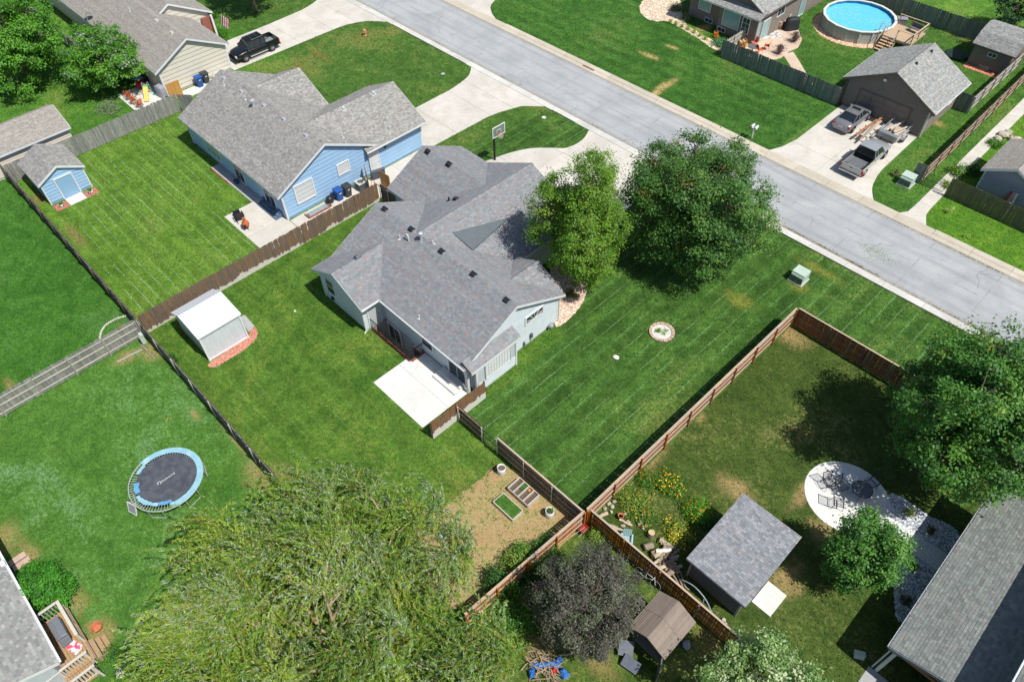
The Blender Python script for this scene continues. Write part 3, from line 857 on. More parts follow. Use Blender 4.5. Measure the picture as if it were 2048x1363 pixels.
for (x, y) in ((-23.17, 26.62), (-36.98, 16.5), (-32.05, 16.5)): corner(H, x, y, 2.5)
MB().tube([(-32.0, 16.42, 2.5), (-32.0, 16.42, .15), (-31.9, 16.2, .06)], .045, 8).build('downspout', WHITE, H)
MB().tube([(-23.1, 26.75, 2.4), (-23.1, 26.75, .1)], .045, 8).build('downspout', WHITE, H)
# fan-light window in the gable wall
fw = window(MW, (-23.17, 24.28, 2.5), (0, 1, 0), (1, 0, 0), 1.8, .84, 1, 1, GLASS_D, .13)
for a in (18, 50, 90, 130, 162):
    ca, sa = math.cos(R(a)), math.sin(R(a)); m = MB()
    p0 = Vector((-23.09, 24.28+.1*ca, 2.22+.1*sa)); L_ = min(.72/abs(ca) if abs(ca) > .1 else 9, .52/sa)
    p1 = Vector((-23.09, 24.28+L_*ca, 2.22+L_*sa)); m.tube([p0, p1], .022, 4); m.build('muntin', WHITE, fw)
window(WW, (-35.85, 16.52, 1.75), (1, 0, 0), (0, -1, 0), 1.1, 1.5, 1, 2, GLASS_D, .09)
obox(MB(), (-35.9, 16.52, .55), (1, 0, 0), (0, -1, 0), (-.12, .12), (-.1, .12), (0.02, .16)).build('outlet_box', BLACK_M, WW)
window(MW, (-27.1, 18.13, 1.5), (1, 0, 0), (0, -1, 0), 1.25, 1.1, 1, 2, GLASS_D, .09)
window(MW, (-24.1, 18.13, 1.3), (1, 0, 0), (0, -1, 0), 1.75, 2.0, 2, 1, GLASS_D, .08, name='sliding_door')
window(MW, (-31.0, 18.13, -.75), (1, 0, 0), (0, -1, 0), 1.5, 1.7, 2, 1, GLASS_D, .09)
window(MW, (-28.45, 18.13, -.75), (1, 0, 0), (0, -1, 0), 1.1, 1.9, 1, 1, GLASS_D, .09)
door(WW, (-32.03, 17.3, 1.05), (0, 1, 0), (1, 0, 0), .9, 2.0, mat('grey_door', C(206, 212, 214), .5, .04))
for (x, y) in ((-34.9, 16.62),): MB().cbox((-31.95, 16.6, 2.3), (.12, .12, .2)).build('wall_light', BLACK_M, H)
mv = lambda x, y: (4.997-abs(y-22.4)*.501)
for (px, py) in ((770, 428), (823, 468), (883, 512), (946, 558), (1012, 609)):
    x, y = spot(px, py, 4.6); vent_box(H, x, y, mv(x, y), .501, 'y')
for (px, py, z_) in ((716, 524, 3.7),):
    x, y = spot(px, py, z_); vent_box(H, x, y, 2.7+(x+37.44)*.4966, .4966, 'x', mat('grey_vent', C(110, 116, 122)))
for (px, py, h) in ((801, 485, .35), (868, 505, .3), (838, 632, .3)):
    z_ = 4.2 if py < 600 else 3.2; x, y = spot(px, py, z_); pipe(H, x, y, mv(x, y), h)
x, y = spot(844, 492, 4.4); fl = pipe(H, x, y, mv(x, y), .62, .09, GALV); MB().lathe([(.02, .6), (.17, .6), (.17, .72), (.03, .8)], 14, (x, y, mv(x, y))).build('flue_cap', GALV, H)
x, y = spot(819, 490, 4.3); z_ = mv(x, y); MB().tube(smoothline([(x, y, z_-.1), (x, y, z_+.4), (x-.08, y, z_+.55), (x-.25, y, z_+.5), (x-.28, y, z_+.3)], 3), .055, 8).build('vent_pipe', PIPE, H)
for (px, py) in ((912, 404), (898, 402)):
    x, y = spot(px, py, 4.1); z_ = 2.7+(x+37.56)*.497
    if px == 912: vent_box(H, x, y, z_, .497, 'x')
    else: pipe(H, x, y, z_, .35, .06, BLACK_M)
for (px, py) in ((856, 312), (898, 338)):
    x, y = spot(px, py, 4.2); z_ = 4.68-abs(y-29.66)*.505; vent_box(H, x, y, z_, .505, 'y')
# flat saddle in a darker grey where the two roofs meet
sd = MB(); A_, B_, D_ = (-31.35, 24.4, 4.70), (-30.15, 28.75, 4.16), (-29.65, 24.75, 3.93)
sd.prism([A_, D_, B_], (0, 0, -.12)); sd.build('saddle', mat('saddle_dark', C(104, 113, 118), .8, .06, 3.0), H)
# meters on the gable wall
MB().tube([(-22.95, 25.6, .55), (-22.95, 25.6, .05)], .03, 6).tube([(-22.95, 25.6, .5), (-22.95, 25.85, .62), (-22.95, 26.05, .5)], .03, 6).blob((-22.92, 25.82, .38), (.17, .2, .2), 1, 8, 6, .05).build('gas_meter', mat('meter_grey', C(176, 182, 184), .5), H)
MB().box(-23.13, -22.98, 23.85, 24.05, .55, .95).build('meter_box', mat('meter_dark', C(96, 104, 110), .5), H)
MB().tube([(-23.08, 23.95, .55), (-23.08, 23.95, .02)], .02, 6).build('conduit', GALV, H)
MB().box(-23.13, -23.0, 23.2, 23.32, .3, .6).build('outlet_box', mat('meter_dark', C(96, 104, 110), .5), H)
MB().lathe([(.02, 0), (.16, .02), (.2, .1), (.05, .12)], 10, (-22.3, 18.7, .25)).build('hose_reel', BLACK_M, H)

# sunken light well with brick rim and railing
x0, x1, y0, y1 = WELL
LW = struct(MB().box(x0-.2, x0, y0-.2, y1, -2.5, -.01).box(x1, x1+.12, y0-.2, y1, -2.5, -.01).box(x0, x1, y0-.2, y0, -2.5, -.01).box(x0, x1, y0, y1, -2.6, -2.4).build('light_well', CONC))
BRK = mat('brick_red', C(158, 98, 84), .85, .2, 8.0, .4, ovar=.25)
bme = MB().box(-.098, .098, -.1, .1, 0, .07).mesh('brick'); bme.materials.append(BRK)
k = 0; xx = x0+.1
while xx < x1-.02:
    piece('brick', bme, LW, (xx, y0-.1, .012)); xx += .206
yy = y0+.1
while yy < y1-.1:
    piece('brick', bme, LW, (x1+.1, yy, .012), (0, 0, math.pi/2)); yy += .206
RL = thing('railing', 'black metal railing round the brick edged light well of the grey house', 'railing', (-29.9, 17.0, 0), world=True)
zt = 1.0
for kx in range(6):
    x = x0+.06+(x1-x0-.06)*kx/5; MB().box(x-.02, x+.02, y0-.12, y0-.08, .06, zt).build('post', BLACK_M, RL)
MB().box(x0+.03, x1+.12, y0-.125, y0-.075, zt, zt+.04).build('rail', BLACK_M, RL)
MB().box(x0+.03, x1+.12, y0-.115, y0-.085, .16, .19).build('rail', BLACK_M, RL)
for kx in range(1, 44):
    x = x0+.06+(x1-x0-.06)*kx/44
    if kx % 9: MB().box(x-.007, x+.007, y0-.107, y0-.093, .19, zt).build('baluster', BLACK_M, RL)
MB().box(x1+.08, x1+.12, y0-.1, y1-.1, zt, zt+.04).build('rail', BLACK_M, RL)
for ky in range(8):
    y = y0+.05+ky*.13; MB().box(x1+.09, x1+.11, y-.008, y+.008, .08, zt).build('baluster', BLACK_M, RL)
ST = thing('concrete_steps', 'low concrete steps up to the sliding door of the grey house', 'steps', (-24.5, 17.6, 0), world=True)
MB().box(-25.6, -23.35, 17.1, 18.1, .031, .2).build('step', CON_W, ST, bevel=.015); MB().box(-25.55, -23.4, 17.58, 18.1, .203, .37).build('step', CON_W, ST, bevel=.015)

# ---------------------------------------------------------------- blue house
BLUE_S = mat('blue_siding', C(166, 203, 236), 0.6, 0.04, 1.5, ovar=.025)
BLUE_W = mat('blue_wall', C(150, 188, 222), 0.7, 0.05, 1.5)
H = thing('house', 'light blue clapboard house with grey shingle roof and white trim', 'house', (-54, 24, 0), world=True)
rf = Roofing(PAL_BLUE, 12)
BM = gable(H, 'x', -62.0, -46.0, 18.85, 29.02, 2.7, 2.53, rf, BLUE_W, sides='Ab', sid=BLUE_S, exp=.36, ei=.45)
gable(H, 'y', 24, 29.5, -62.05, -54.15, 2.71, 2.0, rf, BLUE_W, rake0=False)
gable(H, 'y', 24, 27.45, -53.55, -46.37, 2.98, 1.838, rf, BLUE_W, rake0=False, rake1=False, wall=False)
BG = gable(H, 'y', 27.46, 33.9, -54.12, -45.8, 2.69, 2.13, rf, BLUE_W, rake0=False, sides='B', sid=BLUE_S, exp=.36, eave_gutter='+')
rf.build(H, (-54, 24, 0))
window(BM, (-46.3, 21.35, 1.85), (0, 1, 0), (1, 0, 0), 1.85, 1.8, 5, 4, BLIND, .13)
window(BM, (-46.3, 25.25, 2.1), (0, 1, 0), (1, 0, 0), 1.25, 1.1, 4, 4, BLIND, .12)
door(BG, (-46.24, 28.3, 1.03), (0, 1, 0), (1, 0, 0), .92, 2.02, mat('white_door', C(232, 236, 238), .5, .03), None, 3)
obox(MB(), (-46.24, 29.5, 2.15), (0, 1, 0), (1, 0, 0), (-.08, .08), (-.12, .12), (.03, .2)).build('wall_light', BLACK_M, BG)
window(BM, (-57.4, 19.28, 1.35), (1, 0, 0), (0, -1, 0), 2.6, 1.5, 3, 2, GLASS_P, .1)
window(BM, (-53.2, 19.28, 1.25), (1, 0, 0), (0, -1, 0), 1.6, 2.1, 2, 1, GLASS_D, .09, name='sliding_door')
window(BM, (-48.4, 19.28, 1.3), (1, 0, 0), (0, -1, 0), 1.7, 2.0, 2, 1, GLASS_D, .09, name='sliding_door')
for (x, y) in ((-46.33, 19.32), (-61.66, 19.3), (-46.27, 33.54)): corner(H, x, y, 2.62, None, .14)
mv = lambda x, y: 5.23-abs(y-23.935)*.4975
for (px, py, z_) in ((568, 241, 5), (612, 273, 5), (528, 213, 5), (448, 158, 5), (483, 184, 5)):
    x, y = spot(px, py, z_); vent_box(H, x, y, mv(x, y), .4975, 'y', GALV, .26)
for (px, py) in ((430, 160), (451, 178), (494, 207)):
    x, y = spot(px, py, 4.5); pipe(H, x, y, mv(x, y), .35, .05)
x, y = spot(508, 216, 4.7); pipe(H, x, y, mv(x, y), .5, .09, GALV); MB().lathe([(.02, .5), (.18, .5), (.18, .62), (.03, .7)], 14, (x, y, mv(x, y))).build('flue_cap', GALV, H)
for (px, py) in ((687, 220), (747, 190)):
    x, y = spot(px, py, 4.6); vent_box(H, x, y, 4.82-abs(x+49.96)*.512, -.512, 'x', GALV, .28)
x, y = spot(686, 279, 4.0); pipe(H, x, y, mv(x, y), .4, .05)
BS = thing('deck_steps', 'blue grey painted wooden steps below the blue house door', 'steps', (-48.3, 19, 0), world=True)
BSM = mat('step_paint', C(104, 128, 156), .6, .1, ovar=.06)
for k in range(3):
    for j in range(2):
        MB().box(-49.8, -46.9, 18.55+k*.26+j*.13, 18.67+k*.26+j*.13, .12+k*.17, .17+k*.17).build('tread_board', BSM, BS)
for x in (-49.7, -48.3, -47.0): MB().prism([(x, 18.6, .01), (x, 19.28, .01), (x, 19.28, .45), (x, 18.6, .11)], (.05, 0, 0)).build('stringer', BSM, BS)
# window well edged with brick
WWL = thing('window_well', 'brick edged window well with glass cover beside the blue house', 'window well', (-45.55, 21.7, 0), world=True)
MB().box(-45.85, -45.3, 20.75, 22.7, .032, .05).build('bed', mat('well_dark', C(96, 104, 106), .6), WWL)
for y in frange(20.7, 22.7, .21)[:-1]:
    for xx in (-45.2,): MB().box(xx-.05, xx+.05, y, y+.195, .03, .16).build('brick', BRK, WWL)
for x in (-45.85, -45.62, -45.4):
    for yy in (20.62, 22.8): MB().box(x, x+.2, yy-.05, yy+.05, .03, .16).build('brick', BRK, WWL)
MB().box(-45.82, -45.3, 20.8, 22.6, .09, .105).build('cover', glassy('well_cover', C(150, 166, 168), .2), WWL)

# ---------------------------------------------------------------- tan house
TAN_S = mat('tan_siding', C(226, 219, 204), 0.6, 0.03, 1.5, ovar=.02)
TAN_W = mat('tan_wall', C(214, 206, 190), 0.7, 0.05, 1.5)
H = thing('house', 'cream clapboard house with brownish grey roof and satellite dish', 'house', (-80, 25, 0), world=True)
rf = Roofing(PAL_TAN, 13)
TM = gable(H, 'x', -104.0, -70.5, 20.95, 29.0, 2.7, 2.05, rf, TAN_W, sides='Ab', sid=TAN_S, exp=.42)
TW = gable(H, 'x', -104.0, -78.0, 22.8, 31.3, 2.72, 2.25, rf, TAN_W, sides='A', sid=TAN_S, exp=.42)
rf.build(H, (-80, 25, 0))
for (x, y) in ((-70.83, 21.42), (-70.83, 28.55)): corner(H, x, y, 2.55, None, .14)
mv = lambda x, y: 4.75-abs(y-24.975)*.509
for (px, py) in ((306, 2), (314, 45), (344, 68)):
    x, y = spot(px, py, 4.5); vent_box(H, x, y, mv(x, y), .509, 'y', mat('tan_vent', C(206, 200, 190)), .3)
x, y = spot(260, 23, 4.3); pipe(H, x, y, mv(x, y), .4, .06)
MB().box(-77.9, -77.7, 30.85, 31.05, 0, 2.5).build('porch_column', WHITE, H)
MB().box(-78.2, -78.05, 29.9, 31.0, .1, 2.3).build('brick_panel', BRK, H)
x, y = spot(170, 28, 3.6); zz = mv(x, y)
DS = thing('satellite_dish', 'white satellite dish standing on the cream house roof', 'satellite dish', (x, y, zz))
MB().tube([(0, 0, 0), (0, 0, .7), (.1, .2, .95)], .03, 8).build('mast', GALV, DS)
rows = []
for i in range(7):
    rr_ = .48*i/6; rows.append([Matrix.Rotation(R(-50), 3, 'X') @ Vector((rr_*math.cos(a*math.pi/9), rr_*math.sin(a*math.pi/9), rr_*rr_*.35)) + Vector((.05, .3, 1.05)) for a in range(19)])
db = MB().grid(rows); dd = db.build('dish', mat('dish', C(196, 206, 212), .4, .05), DS, True); md = dd.modifiers.new('thick', 'SOLIDIFY'); md.thickness = .02
MB().tube([(.05, .3, .75), (.05, .75, 1.15)], .015, 6).build('feed_arm', GALV, DS)
x, y = spot(437, 40, 2.6)
FG = thing('flag', 'striped flag on a white pole at the cream house porch', 'flag', (x, y, 0))
MB().tube([(0, 0, 1.8), (.1, .5, 3.1)], .018, 6).build('pole', WHITE, FG)
for k in range(7):
    m_ = mat('flag_red', C(190, 60, 70)) if k % 2 == 0 else mat('flag_white', C(238, 236, 236))
    rows = [[(.1+j*.02, .5-j*.05+.03*math.sin(j*1.3+k*.3), 3.05-j*.22-k*.0+u*.0) for j in range(6)] for u in (0,)]
    pts = [[(.1+(k+u)*.13+.03*math.sin(j*1.2), .5+.1*(k+u)*.3-j*.06, 3.0-j*.2-(k+u)*.04) for j in range(6)] for u in (0, 1)]
    MB().grid(pts).build('stripe', m_, FG)
pts = [[(.1+u*.5+.02*math.sin(j), .512+u*.12-j*.06, 3.02-j*.2-u*.15) for j in range(3)] for u in (0, 1)]
MB().grid(pts).build('canton', mat('flag_blue', C(56, 64, 120)), FG)

# ---------------------------------------------------------------- brown garage
BRN_S = mat('brown_siding', C(140, 130, 120), 0.7, 0.06, 1.5, ovar=.03)
BRN_W = mat('brown_wall', C(142, 130, 118), 0.75, 0.08, 1.5)
BTRIM = mat('brown_trim', C(116, 106, 98), 0.6, .08)
H = thing('garage', 'brown detached garage with wide door and grey gable roof', 'garage', (-19.2, 69.5, 0), world=True)
rf = Roofing(PAL_LIGHT, 14)
GW = gable(H, 'y', 65.85, 73.2, -23.62, -14.86, 2.7, 2.2, rf, BRN_W, sides='aB', sid=BRN_S, trim=BTRIM, ei=.5, gi=.35)
rf.build(H, (-19.2, 69.5, 0))
MB().box(-23.68, -23.65, 65.9, 73.15, 2.5, 2.69).build('gutter', WHITE, H); MB().box(-14.83, -14.76, 65.9, 73.15, 2.58, 2.69).build('gutter', WHITE, H)
gd = MB(); obox(gd, (-19.35, 66.2, 1.08), (1, 0, 0), (0, -1, 0), (-2.52, -2.4), (-1.05, 1.17), (.03, .09)); obox(gd, (-19.35, 66.2, 1.08), (1, 0, 0), (0, -1, 0), (2.4, 2.52), (-1.05, 1.17), (.03, .09)); obox(gd, (-19.35, 66.2, 1.08), (1, 0, 0), (0, -1, 0), (-2.4, 2.4), (1.05, 1.17), (.03, .09))
gdo = gd.build('garage_door', BTRIM, GW); ORG[gdo.name] = (-19.2, 69.5, 0)
for k in range(4):
    for j in range(4):
        p = MB(); obox(p, (-19.35, 66.2, .03+k*.53), (1, 0, 0), (0, -1, 0), (-2.4+j*1.2+.02, -1.2+j*1.2-.02), (.01, .515), (.05, .075)); p.build('panel', mat('garage_panel', C(136, 126, 118), .6, .05, ovar=.02), gdo)
obox(MB(), (-20.0, 66.2, 3.75), (1, 0, 0), (0, -1, 0), (-.14, .14), (-.06, .16), (.03, .2)).build('flood_light', WHITE, GW)
for (x, y) in ((-19.95, 70.7), (-17.6, 69.3)): pass
for (px, py) in ((1829, 136), (1859, 112)):
    x, y = spot(px, py, 4.3); b = vent_box(H, x, y, 4.9-abs(x+19.24)*.502, -.502, 'x', DARKV, .13)
MB().tube([(-15.25, 66.05, 2.5), (-15.25, 66.05, .1)], .05, 8).build('downspout', WHITE, H)
MB().tube([(-23.2, 66.05, 2.5), (-23.2, 66.05, .1)], .05, 8).build('downspout', BTRIM, H)
window(GW, (-15.36, 71.2, 1.6), (0, 1, 0), (1, 0, 0), 1.0, .9, 2, 1, GLASS_D, .08)
corner(H, -15.36, 66.2, 2.6, mat('pale_corner', C(210, 200, 184)), .12)

# ---------------------------------------------------------------- brown house behind the patio
H = thing('house', 'dark brown house with pent roof and wide windows beside the pool yard', 'house', (-40, 78, 0), world=True)
rf = Roofing(PAL_LIGHT, 15)
KW = gable(H, 'y', 70.2, 96, -44.8, -34.95, 3.2, 2.5, rf, BRN_W, sides='aB', sid=BRN_S, gi=.5, ei=.45, trim=BTRIM)
rf.plane((-44.5, 69.35, 3.0), (1, 0, 0), (0, 1.2, .42), 9.6, 1.3)
MB().prism([(-44.5, 69.35, 2.99), (-44.5, 70.7, 3.46), (-44.5, 70.7, 3.36), (-44.5, 69.35, 2.86)], (9.6, 0, 0)).build('pent_roof', mat('roof_deck', C(120, 120, 120)), H)
MB().box(-44.5, -34.9, 69.31, 69.345, 2.84, 2.98).build('fascia', WHITE, H)
rf.build(H, (-40, 78, 0))
bb = MB().box(-40.1, -35.4, 69.9, 70.65, 0, 2.95).build('bay_wall', BRN_W, H); ORG[bb.name] = (-40, 78, 0)
window(KW, (-42.4, 70.66, 2.0), (1, 0, 0), (0, -1, 0), 1.6, 1.7, 1, 1, GLASS_P, .07)
window(bb, (-38.5, 69.9, 1.75), (1, 0, 0), (0, -1, 0), 2.1, 1.75, 1, 1, GLASS_P, .07)
window(bb, (-36.7, 69.9, 1.7), (1, 0, 0), (0, -1, 0), .95, 1.7, 2, 3, GLASS_D, .08)
window(bb, (-35.4, 70.25, 1.5), (0, 1, 0), (1, 0, 0), .6, 1.9, 1, 1, GLASS_P, .06)
for x in (-41.6, -39.4): window(KW if x < -40.2 else bb, (x, 70.66 if x < -40.2 else 69.9, .35), (1, 0, 0), (0, -1, 0), 1.0, .5, 2, 1, GLASS_D, .05)
window(KW, (-35.38, 74.2, 2.3), (0, 1, 0), (1, 0, 0), 1.5, 1.1, 2, 1, GLASS_D, .08)
window(KW, (-35.38, 79.0, 1.2), (0, 1, 0), (1, 0, 0), 1.2, 2.2, 2, 1, GLASS_P, .08, name='patio_door')
window(KW, (-35.38, 71.6, 1.2), (0, 1, 0), (1, 0, 0), 1.4, 2.1, 2, 1, GLASS_P, .08, name='patio_door')
MB().tube([(-40.0, 70.5, 2.8), (-40.1, 70.55, .1)], .045, 8).build('downspout', BTRIM, H)

# ---------------------------------------------------------------- house at the lower right, with upper storey
H = thing('house', 'big grey shingled house roof with white gutter at the lower right corner', 'house', (9, 25, 0), world=True)
rf = Roofing(PAL_BR, 16, .15)
GR2 = mat('grey_wall_right', C(168, 172, 172), .7, .06)
ro = MB().prism([(4.0, 20.75, 2.75), (12.5, 20.75, 5.05), (12.5, 20.75, 4.88), (4.0, 20.75, 2.58)], (0, 12.2, 0)).build('roof', mat('roof_deck', C(120, 120, 120)), H)
rf.plane((4.0, 20.75, 2.75), (0, 1, 0), (8.5, 0, 2.3), 12.2, 8.8)
MB().prism([(3.90, 20.75, 2.72), (3.90, 20.75, 2.61), (3.985, 20.75, 2.61), (3.985, 20.75, 2.72), (3.97, 20.75, 2.72), (3.97, 20.75, 2.63), (3.915, 20.75, 2.63), (3.915, 20.75, 2.72)], (0, 12.2, 0)).build('gutter', WHITE, H)
for k in range(14): MB().box(3.9, 4.08, 21.2+k*.86, 21.23+k*.86, 2.725, 2.76).build('gutter_strap', GALV, H)
MB().prism([(4.0, 20.73, 2.74), (12.5, 20.73, 5.04), (12.5, 20.73, 4.82), (4.0, 20.73, 2.52)], (0, -.03, 0)).build('rake_board', mat('grey_trim', C(150, 158, 166)), H)
MB().box(5.2, 12.5, 23.6, 32.5, 0, 2.9).build('wall', GR2, H)
MB().box(9.5, 12.5, 16.0, 23.6, 0, 2.55).build('wall', GR2, H)
MB().box(8.6, 20, 14, 33, 2.6, 5.75).build('upper_wall', GR2, H)
rf.plane((8.1, 13.5, 5.7), (0, 1, 0), (5, 0, 2.0), 20, 5.4)
MB().prism([(8.1, 13.5, 5.69), (13.1, 13.5, 7.69), (13.1, 13.5, 7.5), (8.1, 13.5, 5.5)], (0, 20, 0)).build('upper_roof', mat('roof_deck', C(120, 120, 120)), H)
MB().box(7.99, 8.09, 13.5, 33.5, 5.56, 5.68).build('gutter', WHITE, H)
rf.build(H, (9, 25, 0))
MB().box(4.28, 4.44, 20.72, 20.88, 0, 2.56).build('porch_post', WHITE, H)
MB().box(4.2, 9.6, 20.9, 21.05, 2.35, 2.56).build('porch_beam', mat('cedar', C(186, 120, 70), .7), H)
MB().tube([(4.12, 20.74, 2.6), (4.12, 20.74, .1)], .04, 8).build('downspout', WHITE, H)

# ---------------------------------------------------------------- house at the lower left
H = thing('house', 'pale shingled house roof with white gutter at the lower left corner', 'house', (-34, -12, 0), world=True)
rf = Roofing(PAL_LIGHT, 17)
LWALL = gable(H, 'x', -60, -23.4, -17.1, -7.9, 2.7, 2.2, rf, mat('pale_wall_left', C(196, 206, 210), .7, .05), sides='B', sid=mat('pale_siding_left', C(200, 208, 212), .6, .04), eave_gutter='+')
rf.build(H, (-34, -12, 0))
window(LWALL, (-29.0, -8.35, 1.4), (1, 0, 0), (0, 1, 0), 1.2, 1.2, 2, 2, GLASS_D, .08)
MB().cbox((-30.3, -7.9, 2.75), (.35, .22, .14)).build('gutter_box', WHITE, H)

# ---------------------------------------------------------------- house at the right edge
H = thing('shed', 'grey gable shed behind the mossy fence at the right edge', 'shed', (-6.4, 64, 0), world=True)
rf = Roofing(PAL_TAN, 18)
RW = gable(H, 'y', 61.3, 67.1, -8.75, -4.05, 2.5, 1.15, rf, mat('slate_wall', C(150, 156, 170), .7, .05), sides='a', sid=mat('slate_siding', C(152, 158, 172), .6, .05, ovar=.03), ei=.3, gi=.3, exp=.3)
rf.build(H, (-6.4, 64, 0))
for x in (-8.42, -4.38): corner(H, x, 61.6, 2.4)

# ---------------------------------------------------------------- small sheds
H = thing('garden_shed', 'light blue garden shed with white trim in the corner of the blue house yard', 'shed', (-64, 8.1, 0), world=True)
rf = Roofing(PAL_BLUE, 19)
SWL = gable(H, 'x', -66.2, -61.95, 6.15, 10.05, 2.2, .98, rf, BLUE_W, sides='Ab', sid=BLUE_S, exp=.3, ei=.2, gi=.2)
rf.build(H, (-64, 8.1, 0))
for y in (6.36, 9.84): corner(H, -62.15, y, 2.1)
door(SWL, (-62.12, 8.15, 1.02), (0, 1, 0), (1, 0, 0), 1.35, 1.9, mat('blue_leaf', C(150, 190, 222), .6, .03))
slabs('ramp', rect(-62.05, -60.9, 7.45, 8.85), [-62.1, -60.8], [7.4, 8.9], CON_W, z=.05)
H = thing('garden_shed', 'long beige shed half hidden behind the grey fence at the left edge', 'shed', (-70.8, 7, 0), world=True)
rf = Roofing(PAL_TAN, 20)
gable(H, 'y', 2.2, 11.6, -73.3, -68.35, 2.25, 1.1, rf, TAN_W, sides='BA', sid=TAN_S, ei=.3, gi=.2)
rf.build(H, (-70.8, 7, 0))
# white metal shed
H = thing('metal_shed', 'white metal shed with ribbed roof standing on red mulch', 'shed', (-39.5, 8.7, 0), world=True)
MET = mat('white_metal', C(244, 246, 248), .35, .02, 1.0); METG = mat('pale_metal', C(222, 229, 233), .4, .05, 2.0)
MB().prism([(-41.4, 7.25, 0), (-37.55, 7.25, 0), (-37.55, 7.25, 2.33), (-39.9, 7.25, 2.68), (-41.4, 7.25, 1.85)], (0, 2.95, 0)).build('wall', METG, H)
for (xa, za, xb, zb) in ((-41.62, 1.80, -39.9, 2.76), (-39.9, 2.76, -37.42, 2.40)):
    MB().prism([(xa, 7.1, za), (xb, 7.1, zb), (xb, 7.1, zb-.05), (xa, 7.1, za-.05)], (0, 3.25, 0)).build('roof', MET, H)
    for k in range(17):
        y = 7.13+k*.2; MB().prism([(xa, y, za+.002), (xb, y, zb+.002), (xb, y, zb+.022), (xa, y, za+.022)], (0, .035, 0)).build('rib', MET, H)
for y in (7.2, 10.2): MB().box(-37.56, -37.46, y-.05, y+.05, 0, 2.34).build('corner_trim', MET, H)
MB().box(-37.54, -37.5, 7.25, 10.15, 0, .1).build('base_trim', MET, H); MB().box(-37.5, -37.44, 7.12, 10.3, 2.28, 2.37).build('eave_trim', MET, H)
for k in range(9): MB().box(-37.549, -37.535, 7.45+k*.31, 7.47+k*.31, .1, 2.3).build('wall_rib', METG, H)
slabs('pad', [spot(478, 634), spot(490, 630), spot(509, 652), spot(497, 664)], [-60, 0], [0, 30], CON_G, z=.03)
# grey shed at the lower right
H = thing('garden_shed', 'dark grey shed with sloping shingle roof beside the wood pile', 'shed', (-3.7, 20.3, 0), world=True)
SLW = mat('charcoal_siding', C(116, 122, 130), .7, .05, 1.0)
rf = Roofing(pal(((168, 172, 178), 5), ((150, 154, 160), 4), ((188, 188, 190), 3), ((132, 136, 142), 3), ((176, 164, 162), 1)), 21)
wl = MB().prism([(-5.3, 18.1, 0), (-5.3, 22.4, 0), (-5.3, 22.4, 2.62), (-5.3, 18.1, 2.2)], (3.1, 0, 0)).build('wall', SLW, H); ORG[wl.name] = (-3.7, 20.3, 0)
siding(wl, (0, 18.1, 0), (1, 0, 0), (0, -1, 0), [(-5.28, .1), (-2.22, .1), (-2.22, 2.15), (-5.28, 2.15)], SLW, .24)
MB().prism([(-5.52, 17.72, 2.31), (-5.52, 22.7, 2.80), (-5.52, 22.7, 2.70), (-5.52, 17.72, 2.21)], (3.6, 0, 0)).build('roof', mat('roof_deck', C(120, 120, 120)), H)
rf.plane((-5.52, 17.72, 2.31), (1, 0, 0), (0, 4.98, .49), 3.6, 5.0); rf.build(H, (-3.7, 20.3, 0))
PTR = mat('pale_trim', C(188, 192, 194), .6)
MB().prism([(-5.53, 17.70, 2.30), (-5.53, 22.7, 2.79), (-5.53, 22.7, 2.66), (-5.53, 17.7, 2.17)], (-.03, 0, 0)).build('rake_board', PTR, H)
MB().box(-5.52, -1.92, 17.68, 17.71, 2.16, 2.29).build('fascia', mat('charcoal_trim', C(120, 126, 132)), H)
for x in (-5.3, -2.2): corner(H, x, 18.06, 2.2, PTR, .11)
# brown resin shed with open doors
H = thing('garden_shed', 'small brown plastic shed with open doors under the plum tree', 'shed', (-4.4, 14.2, 0), world=True)
RES = mat('resin_roof', C(146, 132, 120), .6, .08, 3.0, ovar=.14); RESW = mat('resin_wall', C(150, 146, 132), .6, .06)
rows_ = 10; xl, xm, xr, zl, zm = -5.52, -4.42, -3.25, 1.82, 2.45
MB().prism([(-5.35, 13.2, 0), (-3.45, 13.2, 0), (-3.45, 13.2, 1.84), (xm, 13.2, 2.38), (-5.35, 13.2, 1.84)], (0, .04, 0)).build('gable_panel', RESW, H) if False else None
wr = MB().box(-5.35, -5.29, 13.3, 15.4, 0, 1.85).box(-3.5, -3.44, 13.3, 15.4, 0, 1.85).box(-5.29, -3.5, 15.34, 15.4, 0, 1.85).box(-5.29, -3.5, 13.3, 15.34, 0, .05).build('wall', RESW, H)
MB().prism([(-5.35, 13.25, 1.8), (-3.44, 13.25, 1.8), (xm, 13.25, 2.36)], (0, .05, 0)).build('gable_panel', RESW, H)
MB().prism([(-5.35, 15.4, 1.8), (-3.44, 15.4, 1.8), (xm, 15.4, 2.36)], (0, -.05, 0)).build('gable_panel', RESW, H)
for (xa, xb) in ((xl, xm), (xr, xm)):
    MB().prism([(xa, 13.0, zl), (xb, 13.0, zm), (xb, 13.0, zm-.05), (xa, 13.0, zl-.05)], (0, 2.55, 0)).build('roof', RES, H)
    nn = 11
    for k in range(nn):
        u0, u1 = k/nn, (k+1)/nn
        for j in range(2):
            y0_, y1_ = 13.0+j*1.275+.012, 13.0+(j+1)*1.275-.012
            pa = (xa+(xb-xa)*u0, zl+(zm-zl)*u0+.04); pb = (xa+(xb-xa)*u1, zl+(zm-zl)*u1+.006)
            MB().prism([(pa[0], y0_, pa[1]), (pb[0], y0_, pb[1]), (pb[0], y0_, pb[1]-.012), (pa[0], y0_, pa[1]-.04)], (0, y1_-y0_, 0)).build('roof_panel', RES, H)
DM = mat('shed_door', C(120, 128, 124), .6, .08, ovar=.06)
